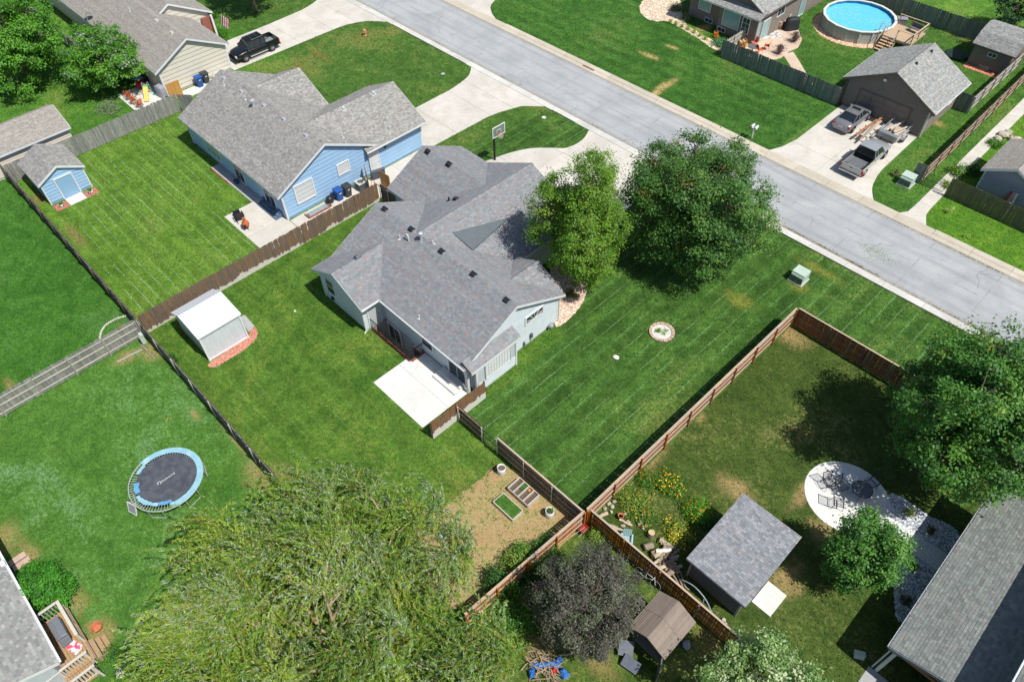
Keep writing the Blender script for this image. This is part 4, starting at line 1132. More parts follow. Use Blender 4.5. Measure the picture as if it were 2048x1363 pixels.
dl = MB(); dl.cbox((-5.72, 12.95, .92), (.85, .05, 1.75), R(160)).build('door_leaf', RESW, H)
dl = MB(); dl.cbox((-3.25, 12.75, .92), (.85, .05, 1.75), R(-60)).build('door_leaf', DM, H)
for k in range(7): MB().cbox((-5.72+(k-3)*.11*math.cos(R(160)), 12.92+(k-3)*.11*math.sin(R(160)), .92), (.02, .06, 1.7), R(160)).build('rib', RESW, H)
BX = thing('storage_bin', 'dark plastic storage panels leaning in front of the brown plastic shed', 'storage', (-4.75, 12.5, 0))
MB().cbox((-.35, .05, .45), (.75, .75, .06), R(35), R(24)).build('panel', mat('slate_plastic', C(112, 118, 130), .5, .1), BX); MB().cbox((.3, -.35, .35), (.9, .6, .06), R(10), R(30)).build('panel', mat('slate_plastic', C(112, 118, 130), .5, .1), BX)
# brown shed with gambrel roof at the upper right
H = thing('garden_shed', 'dark brown shed with two pitch roof at the upper right', 'shed', (-16, 84.3, 0), world=True)
rf = Roofing(PAL_LIGHT, 22)
prof = [(81.75, 2.15), (82.75, 3.0), (84.4, 3.45), (86.05, 3.0), (87.0, 2.15)]
wl = MB().prism([(-17.9, y, z) for y, z in ((82.0, 0), (86.7, 0), (86.7, 2.2), (86.0, 2.88), (84.4, 3.3), (82.8, 2.88), (82.0, 2.2))], (3.7, 0, 0)).build('wall', BRN_W, H); ORG[wl.name] = (-16, 84.3, 0)
siding(wl, (0, 82.0, 0), (1, 0, 0), (0, -1, 0), [(-17.88, .1), (-14.22, .1), (-14.22, 2.1), (-17.88, 2.1)], BRN_S, .2)
for k in range(4):
    (ya, za), (yb, zb) = prof[k], prof[k+1]
    MB().prism([(-18.15, ya, za), (-18.15, yb, zb), (-18.15, yb, zb-.12), (-18.15, ya, za-.12)], (4.2, 0, 0)).build('roof', mat('roof_deck', C(120, 120, 120)), H)
    A, B = ((ya, za), (yb, zb)) if zb > za else ((yb, zb), (ya, za))
    rf.plane((-18.15, A[0], A[1]), (1, 0, 0), (0, B[0]-A[0], B[1]-A[1]), 4.2, math.hypot(B[0]-A[0], B[1]-A[1]))
rf.build(H, (-16, 84.3, 0))
window(wl, (-16.0, 82.0, 1.55), (1, 0, 0), (0, -1, 0), .85, .45, 2, 1, GLASS_D, .06)
MB().box(-18.15, -13.95, 81.70, 81.74, 2.02, 2.14).build('fascia', BTRIM, H)
# ================================================================== fences
W_GREY = wood('wood_grey', C(122, 124, 120), C(176, 174, 166), None, .22)
W_SILV = wood('wood_silver', C(150, 148, 140), C(190, 186, 176), None, .15)
W_DARK = wood('wood_dark', C(104, 92, 82), C(140, 124, 110), None, .2)
W_BROWN = wood('wood_brown', C(112, 94, 80), C(146, 122, 102), (C(228, 222, 212), 0.40, .07, 2.2), .18)
W_PATIO = wood('wood_patio', C(124, 92, 70), C(160, 124, 96), (C(238, 234, 226), 0.62, .04, .5), .14)
W_CEDAR = wood('wood_cedar', C(150, 108, 82), C(186, 142, 110), None, .16)
W_CEDARD = wood('wood_cedar_dark', C(120, 84, 62), C(156, 112, 84), None, .16)
W_ORANGE = wood('wood_orange', C(172, 104, 58), C(206, 136, 82), None, .16)
W_GREEN = wood('wood_grey_green', C(110, 122, 116), C(146, 154, 146), None, .22)
W_MOSS = wood('wood_moss', C(96, 100, 74), C(126, 126, 96), None, .18)
W_RAIL = wood('wood_rail', C(190, 168, 148), C(216, 196, 176), None, .1, (1.2, 14, 14))
W_RAILG = wood('wood_rail_grey', C(196, 190, 178), C(222, 216, 204), None, .1, (1.2, 14, 14))
W_NEW = wood('wood_new', C(206, 150, 88), C(224, 174, 112), None, .1)
POSTW = mat('post_white', C(216, 214, 206), .6, .08, ovar=.05)
POSTR = mat('post_rust', C(138, 78, 62), .7, .15, ovar=.1)
_pk = {}
def picket_mesh(h, m, wd=.1445, ear=.03):
    key = (round(h, 2), m.name, wd)
    if key not in _pk:
        me = MB().prism([(-wd/2, 0, 0), (wd/2, 0, 0), (wd/2, 0, h-ear), (wd/2-ear, 0, h), (-wd/2+ear, 0, h), (-wd/2, 0, h-ear)], (0, .017, 0)).mesh('picket')
        me.materials.append(m); _pk[key] = me
    return _pk[key]
def fence(label, p0, p1, h, bm, rm, pm, side=1, posts=2.4, gap=.146, cap=None, rails=(.3, .95, 1.5), group=None, kind='wooden fence', name='wooden_fence', post_r=.045, seed=0, z=0.0, rail_w=.075, wav=.012):
    """boards on the side*left face, rails and posts on the other face"""
    q = random.Random(sum(map(ord, label)) if seed == 0 else seed)
    d = Vector((p1[0]-p0[0], p1[1]-p0[1], 0)); L = d.length
    F = thing(name, label, 'fence', (p0[0], p0[1], z), math.atan2(d.y, d.x), group)
    by = .022*side if side > 0 else -.022-.017
    n = int(L/gap)
    hs = [picket_mesh(h+k, bm, .1445 if gap < .15 else .143) for k in (-.025, 0, .02)]
    hs2 = picket_mesh(h, bm, .118)
    for k in range(n):
        o_ = piece('picket', (hs2 if gap > .15 and k % 3 == 1 else q.choice(hs)), F, ((k+.5)*L/n, by+q.uniform(-.003, .003), .03+q.uniform(-.012, wav)), (q.gauss(0, .006), q.gauss(0, .008), 0))
    np_ = max(1, round(L/posts))
    for r_ in rails:
        zz = min(r_, h-.15)
        for k in range(np_):
            a, b = k*L/np_+.003, (k+1)*L/np_-.003
            MB().box(a, b, (-.02 if side > 0 else -.02), .02, zz-rail_w/2, zz+rail_w/2).build('rail', rm, F)
    for k in range(np_+1):
        x = k*L/np_; y = -.07*side
        if pm is POSTW or pm is POSTR:
            MB().tube([(x, y, 0), (x, y, h-.02)], .036, 8).build('post', pm, F)
        else:
            MB().box(x-post_r, x+post_r, y-post_r, y+post_r, 0, h-.06+q.uniform(-.02, .05)).build('post', pm, F)
    if cap:
        for k in range(np_):
            a, b = k*L/np_+.003, (k+1)*L/np_-.003
            MB().box(a, b, -.05, .06, h+.035, h+.07).build('cap_board', cap, F)
    return F
fence('weathered grey board fence between the blue house yard and the cream house', (-67.45, 5.3), (-67.45, 21.0), 1.8, W_GREY, W_GREY, W_GREY, -1)
fence('long dark board fence along the back of the blue house yard', (-72.0, 5.12), (-43.05, 5.15), 1.75, W_DARK, W_SILV, W_DARK, 1, cap=None)
fence('dark board fence with grey posts behind the grey house lawn, running to the willow', (-42.75, 5.15), (-16.0, 5.2), 1.7, W_DARK, W_SILV, POSTW, 1)
fence('silvery board fence with three rails at the left edge', (-42.85, -14.0), (-42.85, 4.95), 1.75, W_GREY, W_RAILG, W_SILV, 1, posts=2.3)
fence('brown board fence with bleached foot between the blue and grey houses', (-42.98, 5.35), (-42.98, 26.1), 1.8, W_BROWN, W_BROWN, W_DARK, -1)
fence('short dark fence with white posts between the brown fence and the grey garage roof', (-42.8, 26.25), (-39.4, 26.25), 1.75, W_DARK, W_DARK, POSTW, 1, posts=1.2)
fence('short brown fence with white foot screening the grey house patio', (-21.85, 13.95), (-21.85, 18.45), 1.75, W_PATIO, W_DARK, W_DARK, -1, posts=2.2)
fence('short dark fence beside the iron gate, next to the grey house patio', (-21.7, 16.05), (-19.5, 16.05), 1.6, W_DARK, W_RAIL, POSTW, 1, posts=2.2)
fence('dark fence with pale metal posts behind the raised beds', (-18.2, 16.08), (-11.35, 16.12), 1.7, W_DARK, W_RAIL, POSTW, 1, cap=W_RAIL)
fence('tall cedar fence with three rails along the striped side lawn', (-11.25, 16.35), (-11.2, 38.0), 1.75, W_CEDAR, W_RAIL, W_ORANGE, 1, cap=W_RAIL)
fence('dark reddish fence facing the street beside the big maple', (-11.1, 38.1), (9.0, 38.1), 1.75, W_CEDARD, W_CEDAR, W_CEDARD, 1, cap=W_RAIL)
fence('orange brown fence between the plum tree and the wood pile', (-11.1, 16.5), (-1.2, 16.5), 1.7, W_ORANGE, W_CEDARD, W_ORANGE, 1, gap=.152, cap=W_RAIL)
fence('orange brown fence between the raised beds and the plum tree', (-11.75, 7.6), (-11.3, 16.2), 1.7, W_ORANGE, W_RAIL, W_ORANGE, 1, gap=.152, cap=W_RAIL)
fence('grey green dog eared fence in front of the patio across the street', (-36.5, 65.6), (-23.5, 65.6), 1.85, W_GREEN, W_GREY, W_GREY, -1)
fence('short grey fence joining the brown garage to the patio fence', (-23.4, 65.65), (-23.4, 66.9), 1.8, W_SILV, W_GREY, W_GREY, -1, posts=1.2)
fence('side fence of the patio across the street, seen end on', (-36.5, 65.8), (-36.5, 69.6), 1.5, W_SILV, W_RAILG, W_SILV, 1, posts=1.9)
fence('grey board fence behind the round pool', (-44.0, 87.0), (-18.6, 87.0), 1.9, W_GREEN, W_GREY, W_GREY, -1)
fence('short grey fence between the brown garage and the pale side fence', (-15.3, 72.9), (-13.95, 72.9), 1.8, W_GREEN, W_GREY, W_GREY, -1, posts=1.3)
fence('pale rail fence beside the brown shed, running back from the garage', (-13.9, 73.0), (-13.9, 84.5), 1.75, W_SILV, W_RAILG, W_RAILG, 1)
fence('long fence with rusty posts beside the concrete footpath', (-12.15, 59.9), (-12.4, 96.0), 1.75, W_DARK, W_RAIL, POSTR, 1)
fence('short grey fence end at the iron garden gate by the footpath', (-12.95, 59.75), (-12.2, 59.75), 1.8, W_GREEN, W_GREY, W_GREY, -1, posts=.7)
fence('mossy dark fence in front of the slate grey shed at the right edge', (-10.0, 59.7), (8.0, 59.7), 1.75, W_MOSS, W_GREY, W_GREY, -1)
fence('pale fence beside the cream house at the upper left corner', (-104.0, 18.6), (-82.0, 18.6), 1.7, W_SILV, W_RAILG, W_SILV, 1)
# gates
def iron_gate(label, p0, p1, h, arch=0.0, material=BLACK_M):
    d = Vector((p1[0]-p0[0], p1[1]-p0[1], 0)); L = d.length
    Gt = thing('iron_gate', label, 'gate', (p0[0], p0[1], 0), math.atan2(d.y, d.x))
    for z in (.12, h*.55): MB().box(0, L, -.015, .015, z, z+.03).build('rail', material, Gt)
    MB().tube([(L*k/8, 0, h-.02+arch*math.sin(math.pi*k/8)) for k in range(9)], .018, 6).build('rail', material, Gt)
    n = int(L/.12)
    for k in range(n+1):
        x = L*k/n; MB().tube([(x, 0, .05), (x, 0, h-.02+arch*math.sin(math.pi*k/n))], .009 if 0 < k < n else .02, 6).build('bar', material, Gt)
    return Gt
iron_gate('black iron gate in the dark fence between patio and raised beds', (-19.45, 16.05), (-18.25, 16.05), 1.35)
iron_gate('low black iron gate over the footpath beside the mossy fence', (-11.9, 59.9), (-10.3, 59.9), 1.1, .15)
def wood_gate(label, x, y, rz, wd, h, m, fr):
    Gt = thing('wooden_gate', label, 'gate', (x, y, 0), rz)
    for z in (.2, h-.2): MB().box(0, wd, .02, .06, z-.045, z+.045).build('rail', fr, Gt)
    for xx in (0, wd-.09): MB().box(xx, xx+.09, .021, .059, .1, h).build('frame', fr, Gt)
    br = MB(); br.prism([(.09, .022, .25), (.2, .022, .25), (wd-.09, .022, h-.25), (wd-.2, .022, h-.25)], (0, .036, 0)); br.build('brace', fr, Gt)
    n = int(wd/.14); me = picket_mesh(h, m)
    for k in range(n): piece('picket', me, Gt, ((k+.5)*wd/n, 0, .05))
    return Gt
wood_gate('new orange timber gate beside the cream house', -69.6, 21.2, R(88), 1.3, 1.75, W_NEW, W_NEW)
wood_gate('open timber gate with new frame beside the blue house roof', -67.3, 21.1, R(40), 1.5, 1.75, W_GREY, W_NEW)
wood_gate('open orange framed timber gate beside the blue house air conditioner', -45.9, 27.0, R(-28), 1.4, 1.75, W_DARK, W_NEW)
wood_gate('small orange timber gate at the end of the brown fence', -44.3, 27.35, R(5), 1.2, 1.7, W_NEW, W_NEW)
# ================================================================== trees and plants
LEAF = attr_mat('leaf', 0.5, 0.12, 12.0, 0.36, 0.4)
LEAFW = attr_mat('leaf_willow', 0.45, 0.1, 12.0, 0.34, 0.5)
BARK = mat('bark', C(120, 106, 92), .9, .3, 6.0, .8, 18.0)
BARKP = mat('bark_pale', C(178, 158, 128), .85, .25, 5.0, .6, 14.0)
TWIG = mat('willow_twig', C(188, 152, 66), .7, .2, 5.0)
def leaves(q, P_, N_, size, aspect=.6, up=.5, spread=1.0, axis=None):
    """quads (rhombic leaves) at points P_ leaning to normals N_"""
    n = len(P_)
    nr = N_*up + q.normal(0, spread, (n, 3))*.5; nr /= np.linalg.norm(nr, axis=1)[:, None]+1e-9
    if axis is None:
        ax = q.normal(0, 1, (n, 3))
    else:
        ax = axis + q.normal(0, .35, (n, 3))
    ax -= nr*np.sum(ax*nr, 1)[:, None]; ax /= np.linalg.norm(ax, axis=1)[:, None]+1e-9
    bx = np.cross(nr, ax)
    s = (size*q.uniform(.6, 1.35, n))[:, None]
    return np.stack([P_-ax*s, P_-bx*s*aspect-nr*s*.15, P_+ax*s, P_+bx*s*aspect-nr*s*.15], 1)
def pick(q, pl, n):
    w_ = np.array([p[1] for p in pl], float); c = np.array([C(*p[0], 1.25)[:3] for p in pl])
    return c[q.choice(len(pl), n, p=w_/w_.sum())]
def tree(name, label, base, zc, a, b, pl, seed, lobes=14, clumps=150, per=150, size=.075, rc=.42, trunk=.16, cat='tree', group=None, bark=None, aspect=.6, up=1.0, lean=(0, 0), tip=None, flowers=None, hang=0.0, zbot=-.75, kf=1.0, twigs=True, lob=.5):
    q = np.random.RandomState(seed)
    T = thing(name, label, cat, (base[0], base[1], 0), 0, group)
    cx, cy = lean
    # uneven crown: lobes of different size around an ellipsoid
    L = []
    for k in range(lobes):
        z_ = 1-(k+.5)/lobes*(1-zbot); ph = k*2.39996+q.uniform(-.4, .4); rr_ = math.sqrt(max(0, 1-z_*z_))
        f = q.uniform(.48, .74); L.append((rr_*math.cos(ph)*f, rr_*math.sin(ph)*f, z_*f, q.uniform(.30, .46)*kf))
    L.append((0, 0, .1, .5)); L = np.array(L)
    wgt = L[:, 3]**2; wgt /= wgt.sum()
    li = q.choice(len(L), clumps, p=wgt)
    d = q.normal(0, 1, (clumps, 3)); d /= np.linalg.norm(d, axis=1)[:, None]
    rad = q.uniform(.25, 1.0, clumps)**.45
    c = L[li, :3]+d*(L[li, 3]*rad)[:, None]
    c *= np.array([a, a, b]); c += np.array([cx, cy, zc]); c[:, 2] = np.maximum(c[:, 2], .25)
    npc = (per*q.uniform(.5, 1.4, clumps)).astype(int); idx = np.repeat(np.arange(clumps), npc)
    n = len(idx)
    off = q.normal(0, 1, (n, 3))*np.array([1, 1, .62])*(rc*q.uniform(.7, 1.25, clumps))[idx][:, None]*.55
    Pp = c[idx]+off
    if hang: Pp[:, 2] -= hang*np.abs(q.normal(0, 1, n))
    Pp[:, 2] = np.maximum(Pp[:, 2], .08)
    cen = np.array([cx, cy, zc-b*.35]); out = (c-cen); out /= np.linalg.norm(out, axis=1)[:, None]
    Nn = out[idx]*.5+off/(np.linalg.norm(off, axis=1)[:, None]+1e-6)*.5+np.array([0, 0, .7])
    V = leaves(q, Pp, Nn, size, aspect, up, 1.0)
    cc = pick(q, pl, clumps)[idx]*.55+pick(q, pl, n)*.45
    cc *= q.uniform(.8, 1.2, (n, 1))
    if tip is not None:
        s_ = q.choice(clumps, int(clumps*tip[1]), replace=False); mk = np.isin(idx, s_) & (q.rand(n) < .6) & (off[:, 2] > -.02)
        cc[mk] = np.array(C(*tip[0])[:3])*q.uniform(.8, 1.2, (mk.sum(), 1))
    if flowers is not None:
        mk = q.rand(n) < flowers[1]; s_ = (q.rand(clumps) < .45)[idx]; cc[mk & s_] = np.array(C(*flowers[0])[:3])
    soup('crown', V.reshape(-1, 3), 4, cc, LEAF, T)
    t_ = MB(); zt = max(.5, zc-b*.55)
    mid = (cx*.4+q.uniform(-.1, .1), cy*.4+q.uniform(-.1, .1), zt)
    t_.tube(smoothline([(0, 0, -.05), (q.uniform(-.05, .05), q.uniform(-.05, .05), zt*.5), mid, (cx*.9, cy*.9, zc+b*.35)], 3), [trunk*1.25]+[trunk*(1-.075*k) for k in range(1, 10)], 9)
    for k in range(len(L)-1):
        e_ = L[k, :3]*np.array([a, a, b])+np.array([cx, cy, zc]); e_[2] = max(e_[2], .3)
        s0 = Vector(mid)*(1-.0)+Vector((0, 0, q.uniform(-.1, .35)*b*.4)); m_ = s0.lerp(Vector(e_), .5)+Vector((0, 0, .12*a))
        t_.tube(smoothline([s0, m_, Vector(e_)], 3), [trunk*.5-.4*trunk*i/6 for i in range(7)], 5)
    if twigs:
        for k in range(0, clumps, 2):
            e_ = L[li[k], :3]*np.array([a, a, b])+np.array([cx, cy, zc]); t_.tube([e_, (e_+c[k])/2+np.array([0, 0, .05]), c[k]], [trunk*.14, trunk*.1, trunk*.05], 3, False)
    t_.build('trunk', bark or BARK, T, True)
    return T
G_MAPLE = [((70, 118, 48), 4), ((88, 138, 52), 4), ((56, 100, 44), 3), ((112, 156, 64), 1.5)]
G_DARK = [((68, 110, 48), 4), ((88, 130, 54), 4), ((50, 88, 42), 3), ((114, 150, 62), 2)]
G_LIME = [((90, 132, 38), 4), ((112, 150, 44), 4), ((72, 112, 34), 3), ((138, 162, 58), 1.5)]
def at(px, py, z): x, y = spot(px, py, z); return (x, y)
tree('birch_tree', 'tall yellow green tree beside the grey house gable', at(1160, 450, 5.8), 6.0, 3.9, 6.0, G_LIME, 31, 20, 620, 140, .066, .42, .15, up=.9, hang=.12, flowers=((190, 190, 150), .02), zbot=-.95, kf=.95)
tree('maple_tree', 'wide dark green maple by the street in front of the grey house', at(1396, 408, 5.2), 5.4, 5.6, 5.1, G_DARK, 135, 24, 680, 150, .085, .56, .24, tip=((150, 118, 56), .05), zbot=-.8, kf=.95)
tree('maple_tree', 'big bright green maple shading the round patio at the right edge', at(1968, 822, 6.2), 6.2, 5.2, 5.0, G_MAPLE, 33, 22, 640, 150, .088, .55, .24, tip=((150, 178, 60), .12), zbot=-.85, kf=.92)
tree('maple_tree', 'small bushy maple growing beside the round patio path', at(1738, 1102, 3.2), 3.2, 2.15, 2.8, G_MAPLE, 34, 14, 210, 140, .075, .38, .12, zbot=-.85, kf=.95)
tree('plum_tree', 'dark purple grey plum tree beside the orange fence', at(1172, 1190, 3.6), 3.6, 3.05, 3.0, [((98, 98, 88), 4), ((128, 130, 114), 2.5), ((80, 78, 70), 4), ((100, 116, 80), 2.5), ((72, 64, 62), 2.5)], 35, 18, 420, 160, .055, .34, .17, zbot=-.9, kf=.95, aspect=.5)
tree('pear_tree', 'pale speckled leafy tree at the bottom edge right of the plastic shed', at(1520, 1365, 4.0), 4.0, 3.4, 2.9, [((96, 134, 62), 4), ((150, 176, 112), 3), ((78, 116, 54), 3), ((216, 224, 186), 2)], 36, 17, 150, 110, .07, .36, .14, kf=.5)
tree('locust_tree', 'large feathery bright green tree at the upper left corner', at(14, 75, 5.0), 5.0, 5.2, 4.3, [((84, 138, 40), 4), ((102, 158, 48), 4), ((66, 116, 38), 3)], 37, 20, 380, 120, .11, .62, .22, hang=.15, zbot=-.9)
tree('myrtle_tree', 'round dark green tree dotted with white blossom beside the cream house', at(208, 120, 3.0), 3.2, 3.9, 3.3, [((84, 138, 38), 4), ((106, 160, 48), 4), ((60, 108, 32), 3)], 38, 16, 260, 130, .10, .50, .18, flowers=((206, 204, 222), .16), kf=.95)
tree('shade_tree', 'leafy tree with its trunk standing beside the cream house driveway', at(513, 26, 0.0), 6.4, 4.6, 3.4, G_DARK, 39, 14, 160, 100, .11, .55, .2)
tree('spruce_tree', 'dark tree at the upper right corner beyond the grey fence', at(2075, 25, 3.0), 4.0, 4.4, 4.0, [((40, 76, 44), 4), ((54, 92, 50), 3)], 40, 14, 170, 110, .11, .5, .2)
tree('bush', 'dense green bush beside the wooden deck at the left edge', at(82, 1180, 1.2), 1.35, 1.75, 1.5, [((66, 132, 36), 4), ((84, 152, 44), 4), ((50, 108, 32), 3)], 41, 12, 170, 130, .055, .28, .08, 'bush', kf=1.0)
# weeping willow
def willow(label, base, seed):
    q = np.random.RandomState(seed); T = thing('willow_tree', label, 'tree', (base[0], base[1], 0))
    t_ = MB(); tw = MB()
    t_.tube(smoothline([(0, 0, -.1), (.2, .1, 1.5), (.1, .3, 3.0)], 4), [.62, .56, .52, .5, .48, .46, .45, .44, .42], 12)
    tips = []
    nl = 18
    for k in range(nl):
        ph = k*2.4+q.uniform(-.3, .3); rr_ = q.uniform(3.0, 7.0) if k > 3 else 1.0+.6*k; zz = 8.6-rr_*.42+q.uniform(-.5, .9)
        e_ = Vector((rr_*math.cos(ph)*1.18, rr_*math.sin(ph), zz)); m_ = Vector((e_.x*.4, e_.y*.4, 4.6+q.uniform(-.4, .8)))
        ln = smoothline([(.1, .3, 2.7), m_, e_], 5); n = len(ln); t_.tube(ln, [.17-.13*i/(n-1) for i in range(n)], 7)
        tips.append(e_)
        for j in range(7):
            s_ = ln[int(n*q.uniform(.38, .99))-1]; a2 = ph+q.uniform(-1.3, 1.3); r2 = q.uniform(1.2, 3.0)
            e2 = s_+Vector((r2*math.cos(a2), r2*math.sin(a2), q.uniform(.2, 1.3))); m2 = s_.lerp(e2, .5)+Vector((0, 0, .35))
            l2 = smoothline([s_, m2, e2], 4); t_.tube(l2, [.06-.045*i/(len(l2)-1) for i in range(len(l2))], 5, False); tips.append(e2); tips.append(Vector(l2[5]))
    V = []; K = []
    pl = [((120, 152, 48), 4), ((94, 132, 44), 4), ((156, 176, 66), 3), ((66, 100, 40), 2)]
    sil = np.array(C(188, 204, 176)[:3]); wind = np.array([-.38, -.28, 0])
    for t3 in tips:
        a0_ = math.atan2(t3.y, t3.x); sil_b = q.rand() < .45; bc = pick(q, pl, 1)
        for j in range(33):
            a2 = a0_+q.normal(0, 1.7); out = np.array([math.cos(a2), math.sin(a2), 0])
            p = np.array(t3)+q.normal(0, .2, 3)*np.array([1.3, 1.3, .7]); v = (out*.75+wind*1.1+np.array([0, 0, q.uniform(.1, .75)]))*.155
            m = q.randint(14, 25); pts = []
            for i in range(m):
                pts.append(p.copy()); p = p+v; v = v*.97+np.array([0, 0, -.017])+q.normal(0, .008, 3)+wind*.003
                if p[2] < .35: break
            pts = np.array(pts)
            if len(pts) < 5: continue
            if j % 4 == 0: tw.tube(pts[::3], [.014-.008*i/len(pts[::3]) for i in range(len(pts[::3]))], 3, False)
            ii = np.repeat(np.arange(1, len(pts)-1), 3); d_ = (pts[ii+1]-pts[ii-1]); d_ /= np.linalg.norm(d_, axis=1)[:, None]+1e-9
            L_ = pts[ii]+q.normal(0, .035, (len(ii), 3)); nn = np.tile(np.array([0, 0, 1.]), (len(ii), 1))
            ax = d_*1.0+q.normal(0, .28, d_.shape)
            V.append(leaves(q, L_, nn, .098, .22, .8, 1.0, ax))
            c_ = bc*.5+pick(q, pl, 1)*.25+pick(q, pl, len(ii))*.25; c_ = c_*q.uniform(.8, 1.25, (len(ii), 1))
            mk = q.rand(len(ii)) < (.32 if sil_b else .06); c_[mk] = sil*q.uniform(.8, 1.1, (mk.sum(), 1)); K.append(c_)
    soup('crown', np.concatenate(V).reshape(-1, 3), 4, np.concatenate(K), LEAFW, T)
    t_.build('trunk', BARKP, T, True); tw.build('twigs', TWIG, T)['kind'] = 'stuff'
    return T
willow('huge weeping willow with silvery leaves filling the bottom of the yard', at(690, 1325, 4.0), 50)

# shrubs, flowers, small plants
def shrub(name, label, px, py, r_, h, pl, seed, n=900, size=.045, flowers=None, cat='shrub', group=None, spiky=False, z=0.0):
    q = np.random.RandomState(seed); x, y = spot(px, py, z); T = thing(name, label, cat, (x, y, 0), 0, group)
    k = max(5, int(n/70)); cl = q.normal(0, 1, (k, 3)); cl /= np.linalg.norm(cl, axis=1)[:, None]; cl[:, 2] = np.abs(cl[:, 2])
    cl *= np.array([r_, r_, h*.8])*q.uniform(.35, .85, (k, 1))
    idx = q.randint(0, k, n); off = q.normal(0, 1, (n, 3))*r_*.2; Pp = cl[idx]+off; Pp[:, 2] = np.abs(Pp[:, 2])+.03; Pp[:, 2] = np.minimum(Pp[:, 2], h*1.15)
    N_ = off/(np.linalg.norm(off, axis=1)[:, None]+1e-6)+np.array([0, 0, .8])+cl[idx]*.4/r_
    if spiky:
        a = q.uniform(0, 6.283, n); t_ = q.uniform(.15, 1, n); lean_ = np.abs(q.normal(0, .55, n)).clip(0, 1.2)
        Pp = np.stack([np.cos(a)*lean_*t_*r_, np.sin(a)*lean_*t_*r_, t_*h*(1-.25*lean_)], 1)
        ax = np.stack([np.cos(a)*lean_, np.sin(a)*lean_, 1.1-.5*lean_], 1)
        V = leaves(q, Pp, np.stack([np.cos(a), np.sin(a), np.full(n, .5)], 1), size*1.8, .12, .6, 1.0, ax)
    else:
        V = leaves(q, Pp, N_, size, .6, .7)
    cc = pick(q, pl, n)*q.uniform(.8, 1.2, (n, 1))
    soup('foliage', V.reshape(-1, 3), 4, cc, LEAF, T)
    if flowers:
        m = flowers[1]; fi = q.randint(0, k, m); fp = cl[fi]*1.08+q.normal(0, 1, (m, 3))*r_*.2; fp[:, 2] = np.abs(fp[:, 2])+h*.2
        fv = leaves(q, fp, np.tile(np.array([0, 0, 1.]), (m, 1)), flowers[2], .95, 1.6)
        soup('flowers', fv.reshape(-1, 3), 4, pick(q, flowers[0], m), LEAF, T)
    b = MB()
    for j in range(5): b.tube([(0, 0, 0), tuple(cl[j % k]*.5), tuple(cl[j % k])], [.018, .012, .006], 4, False)
    b.build('stems', BARK, T)
    return T
GRN = [((78, 128, 44), 4), ((98, 148, 54), 3), ((62, 108, 40), 3)]
GRN_D = [((54, 100, 40), 4), ((70, 118, 46), 3), ((42, 84, 36), 3)]
GRN_Y = [((120, 150, 60), 4), ((146, 168, 76), 3), ((96, 132, 52), 2)]
MARI = ([((236, 206, 30), 5), ((240, 186, 24), 3), ((230, 130, 24), 1)], 110, .05)
MARO = ([((232, 130, 34), 5), ((226, 98, 28), 3), ((240, 180, 50), 2)], 110, .045)
shrub('marigold_plant', 'yellow marigold clump beside the cedar fence, farthest up the bed', 1337, 975, 0.92, .7, GRN, 61, 1870, .045, MARI, 'flowers', 'marigolds by the cedar fence')
shrub('marigold_plant', 'green plant with a few orange blooms beside the cedar fence', 1298, 958, 0.92, .7, GRN, 62, 1870, .045, (MARO[0], 40, .045), 'flowers', 'marigolds by the cedar fence')
shrub('marigold_plant', 'wide loose plant with small yellow blooms behind the stacked logs', 1265, 1003, 1.22, .75, GRN_Y, 63, 2210, .045, (MARI[0], 50, .04), 'flowers', 'marigolds by the cedar fence')
shrub('marigold_plant', 'marigold clump with orange rim below the loose yellow plant', 1290, 1030, 0.98, .6, GRN, 64, 1530, .045, (MARO[0], 70, .045), 'flowers', 'marigolds by the cedar fence')
shrub('marigold_plant', 'glossy green round bush with orange blooms above the grey shed', 1396, 1030, 1.04, .95, [((90, 150, 40), 4), ((112, 170, 50), 3), ((70, 124, 36), 2)], 65, 2890, .045, (MARO[0], 60, .045), 'flowers', 'marigolds by the cedar fence')
shrub('marigold_plant', 'orange and yellow marigold clump beside the grey shed corner', 1352, 1072, 1.04, .7, GRN_Y, 66, 1870, .045, (MARI[0], 150, .045), 'flowers', 'marigolds by the cedar fence')
shrub('shrub', 'dark leafy shrub at the upper corner of the grey shed', 1425, 1050, .6, .7, GRN_D, 67, 700)
shrub('shrub', 'round clipped green bush beside the cream house porch', 441, 70, 1.0, 1.1, [((70, 126, 30), 4), ((88, 146, 38), 3)], 68, 1500, .06)
shrub('lavender_bush', 'silvery lavender bush in front of the grey board fence', 222, 222, 1.5, .8, [((118, 140, 96), 4), ((142, 158, 124), 3), ((150, 150, 150), 1)], 69, 1700, .05)
shrub('shrub', 'sprawling green shrub between the myrtle and the beige shed', 140, 165, 2.2, 1.2, GRN, 70, 1800, .07)
shrub('shrub', 'yellowish weedy shrub below the feathery tree', 155, 150, 1.4, .9, GRN_Y, 71, 1000, .07)
shrub('barberry_bush', 'low olive shrub on the pebble bed beside the grey house', 1144, 592, .62, .45, [((112, 120, 60), 4), ((90, 100, 50), 3), ((140, 130, 70), 1)], 72, 800, .04)
shrub('fountain_grass', 'purple fountain grass nearer the patio fence', 1557, 108, .75, 1.0, [((108, 84, 92), 4), ((134, 110, 112), 3), ((86, 68, 70), 3)], 73, 1500, .07, spiky=True, group='purple grasses', cat='grass clump')
shrub('fountain_grass', 'purple fountain grass beside the covered black grill', 1588, 84, .8, 1.1, [((108, 84, 92), 4), ((134, 110, 112), 3), ((86, 68, 70), 3)], 74, 1500, .07, spiky=True, group='purple grasses', cat='grass clump')
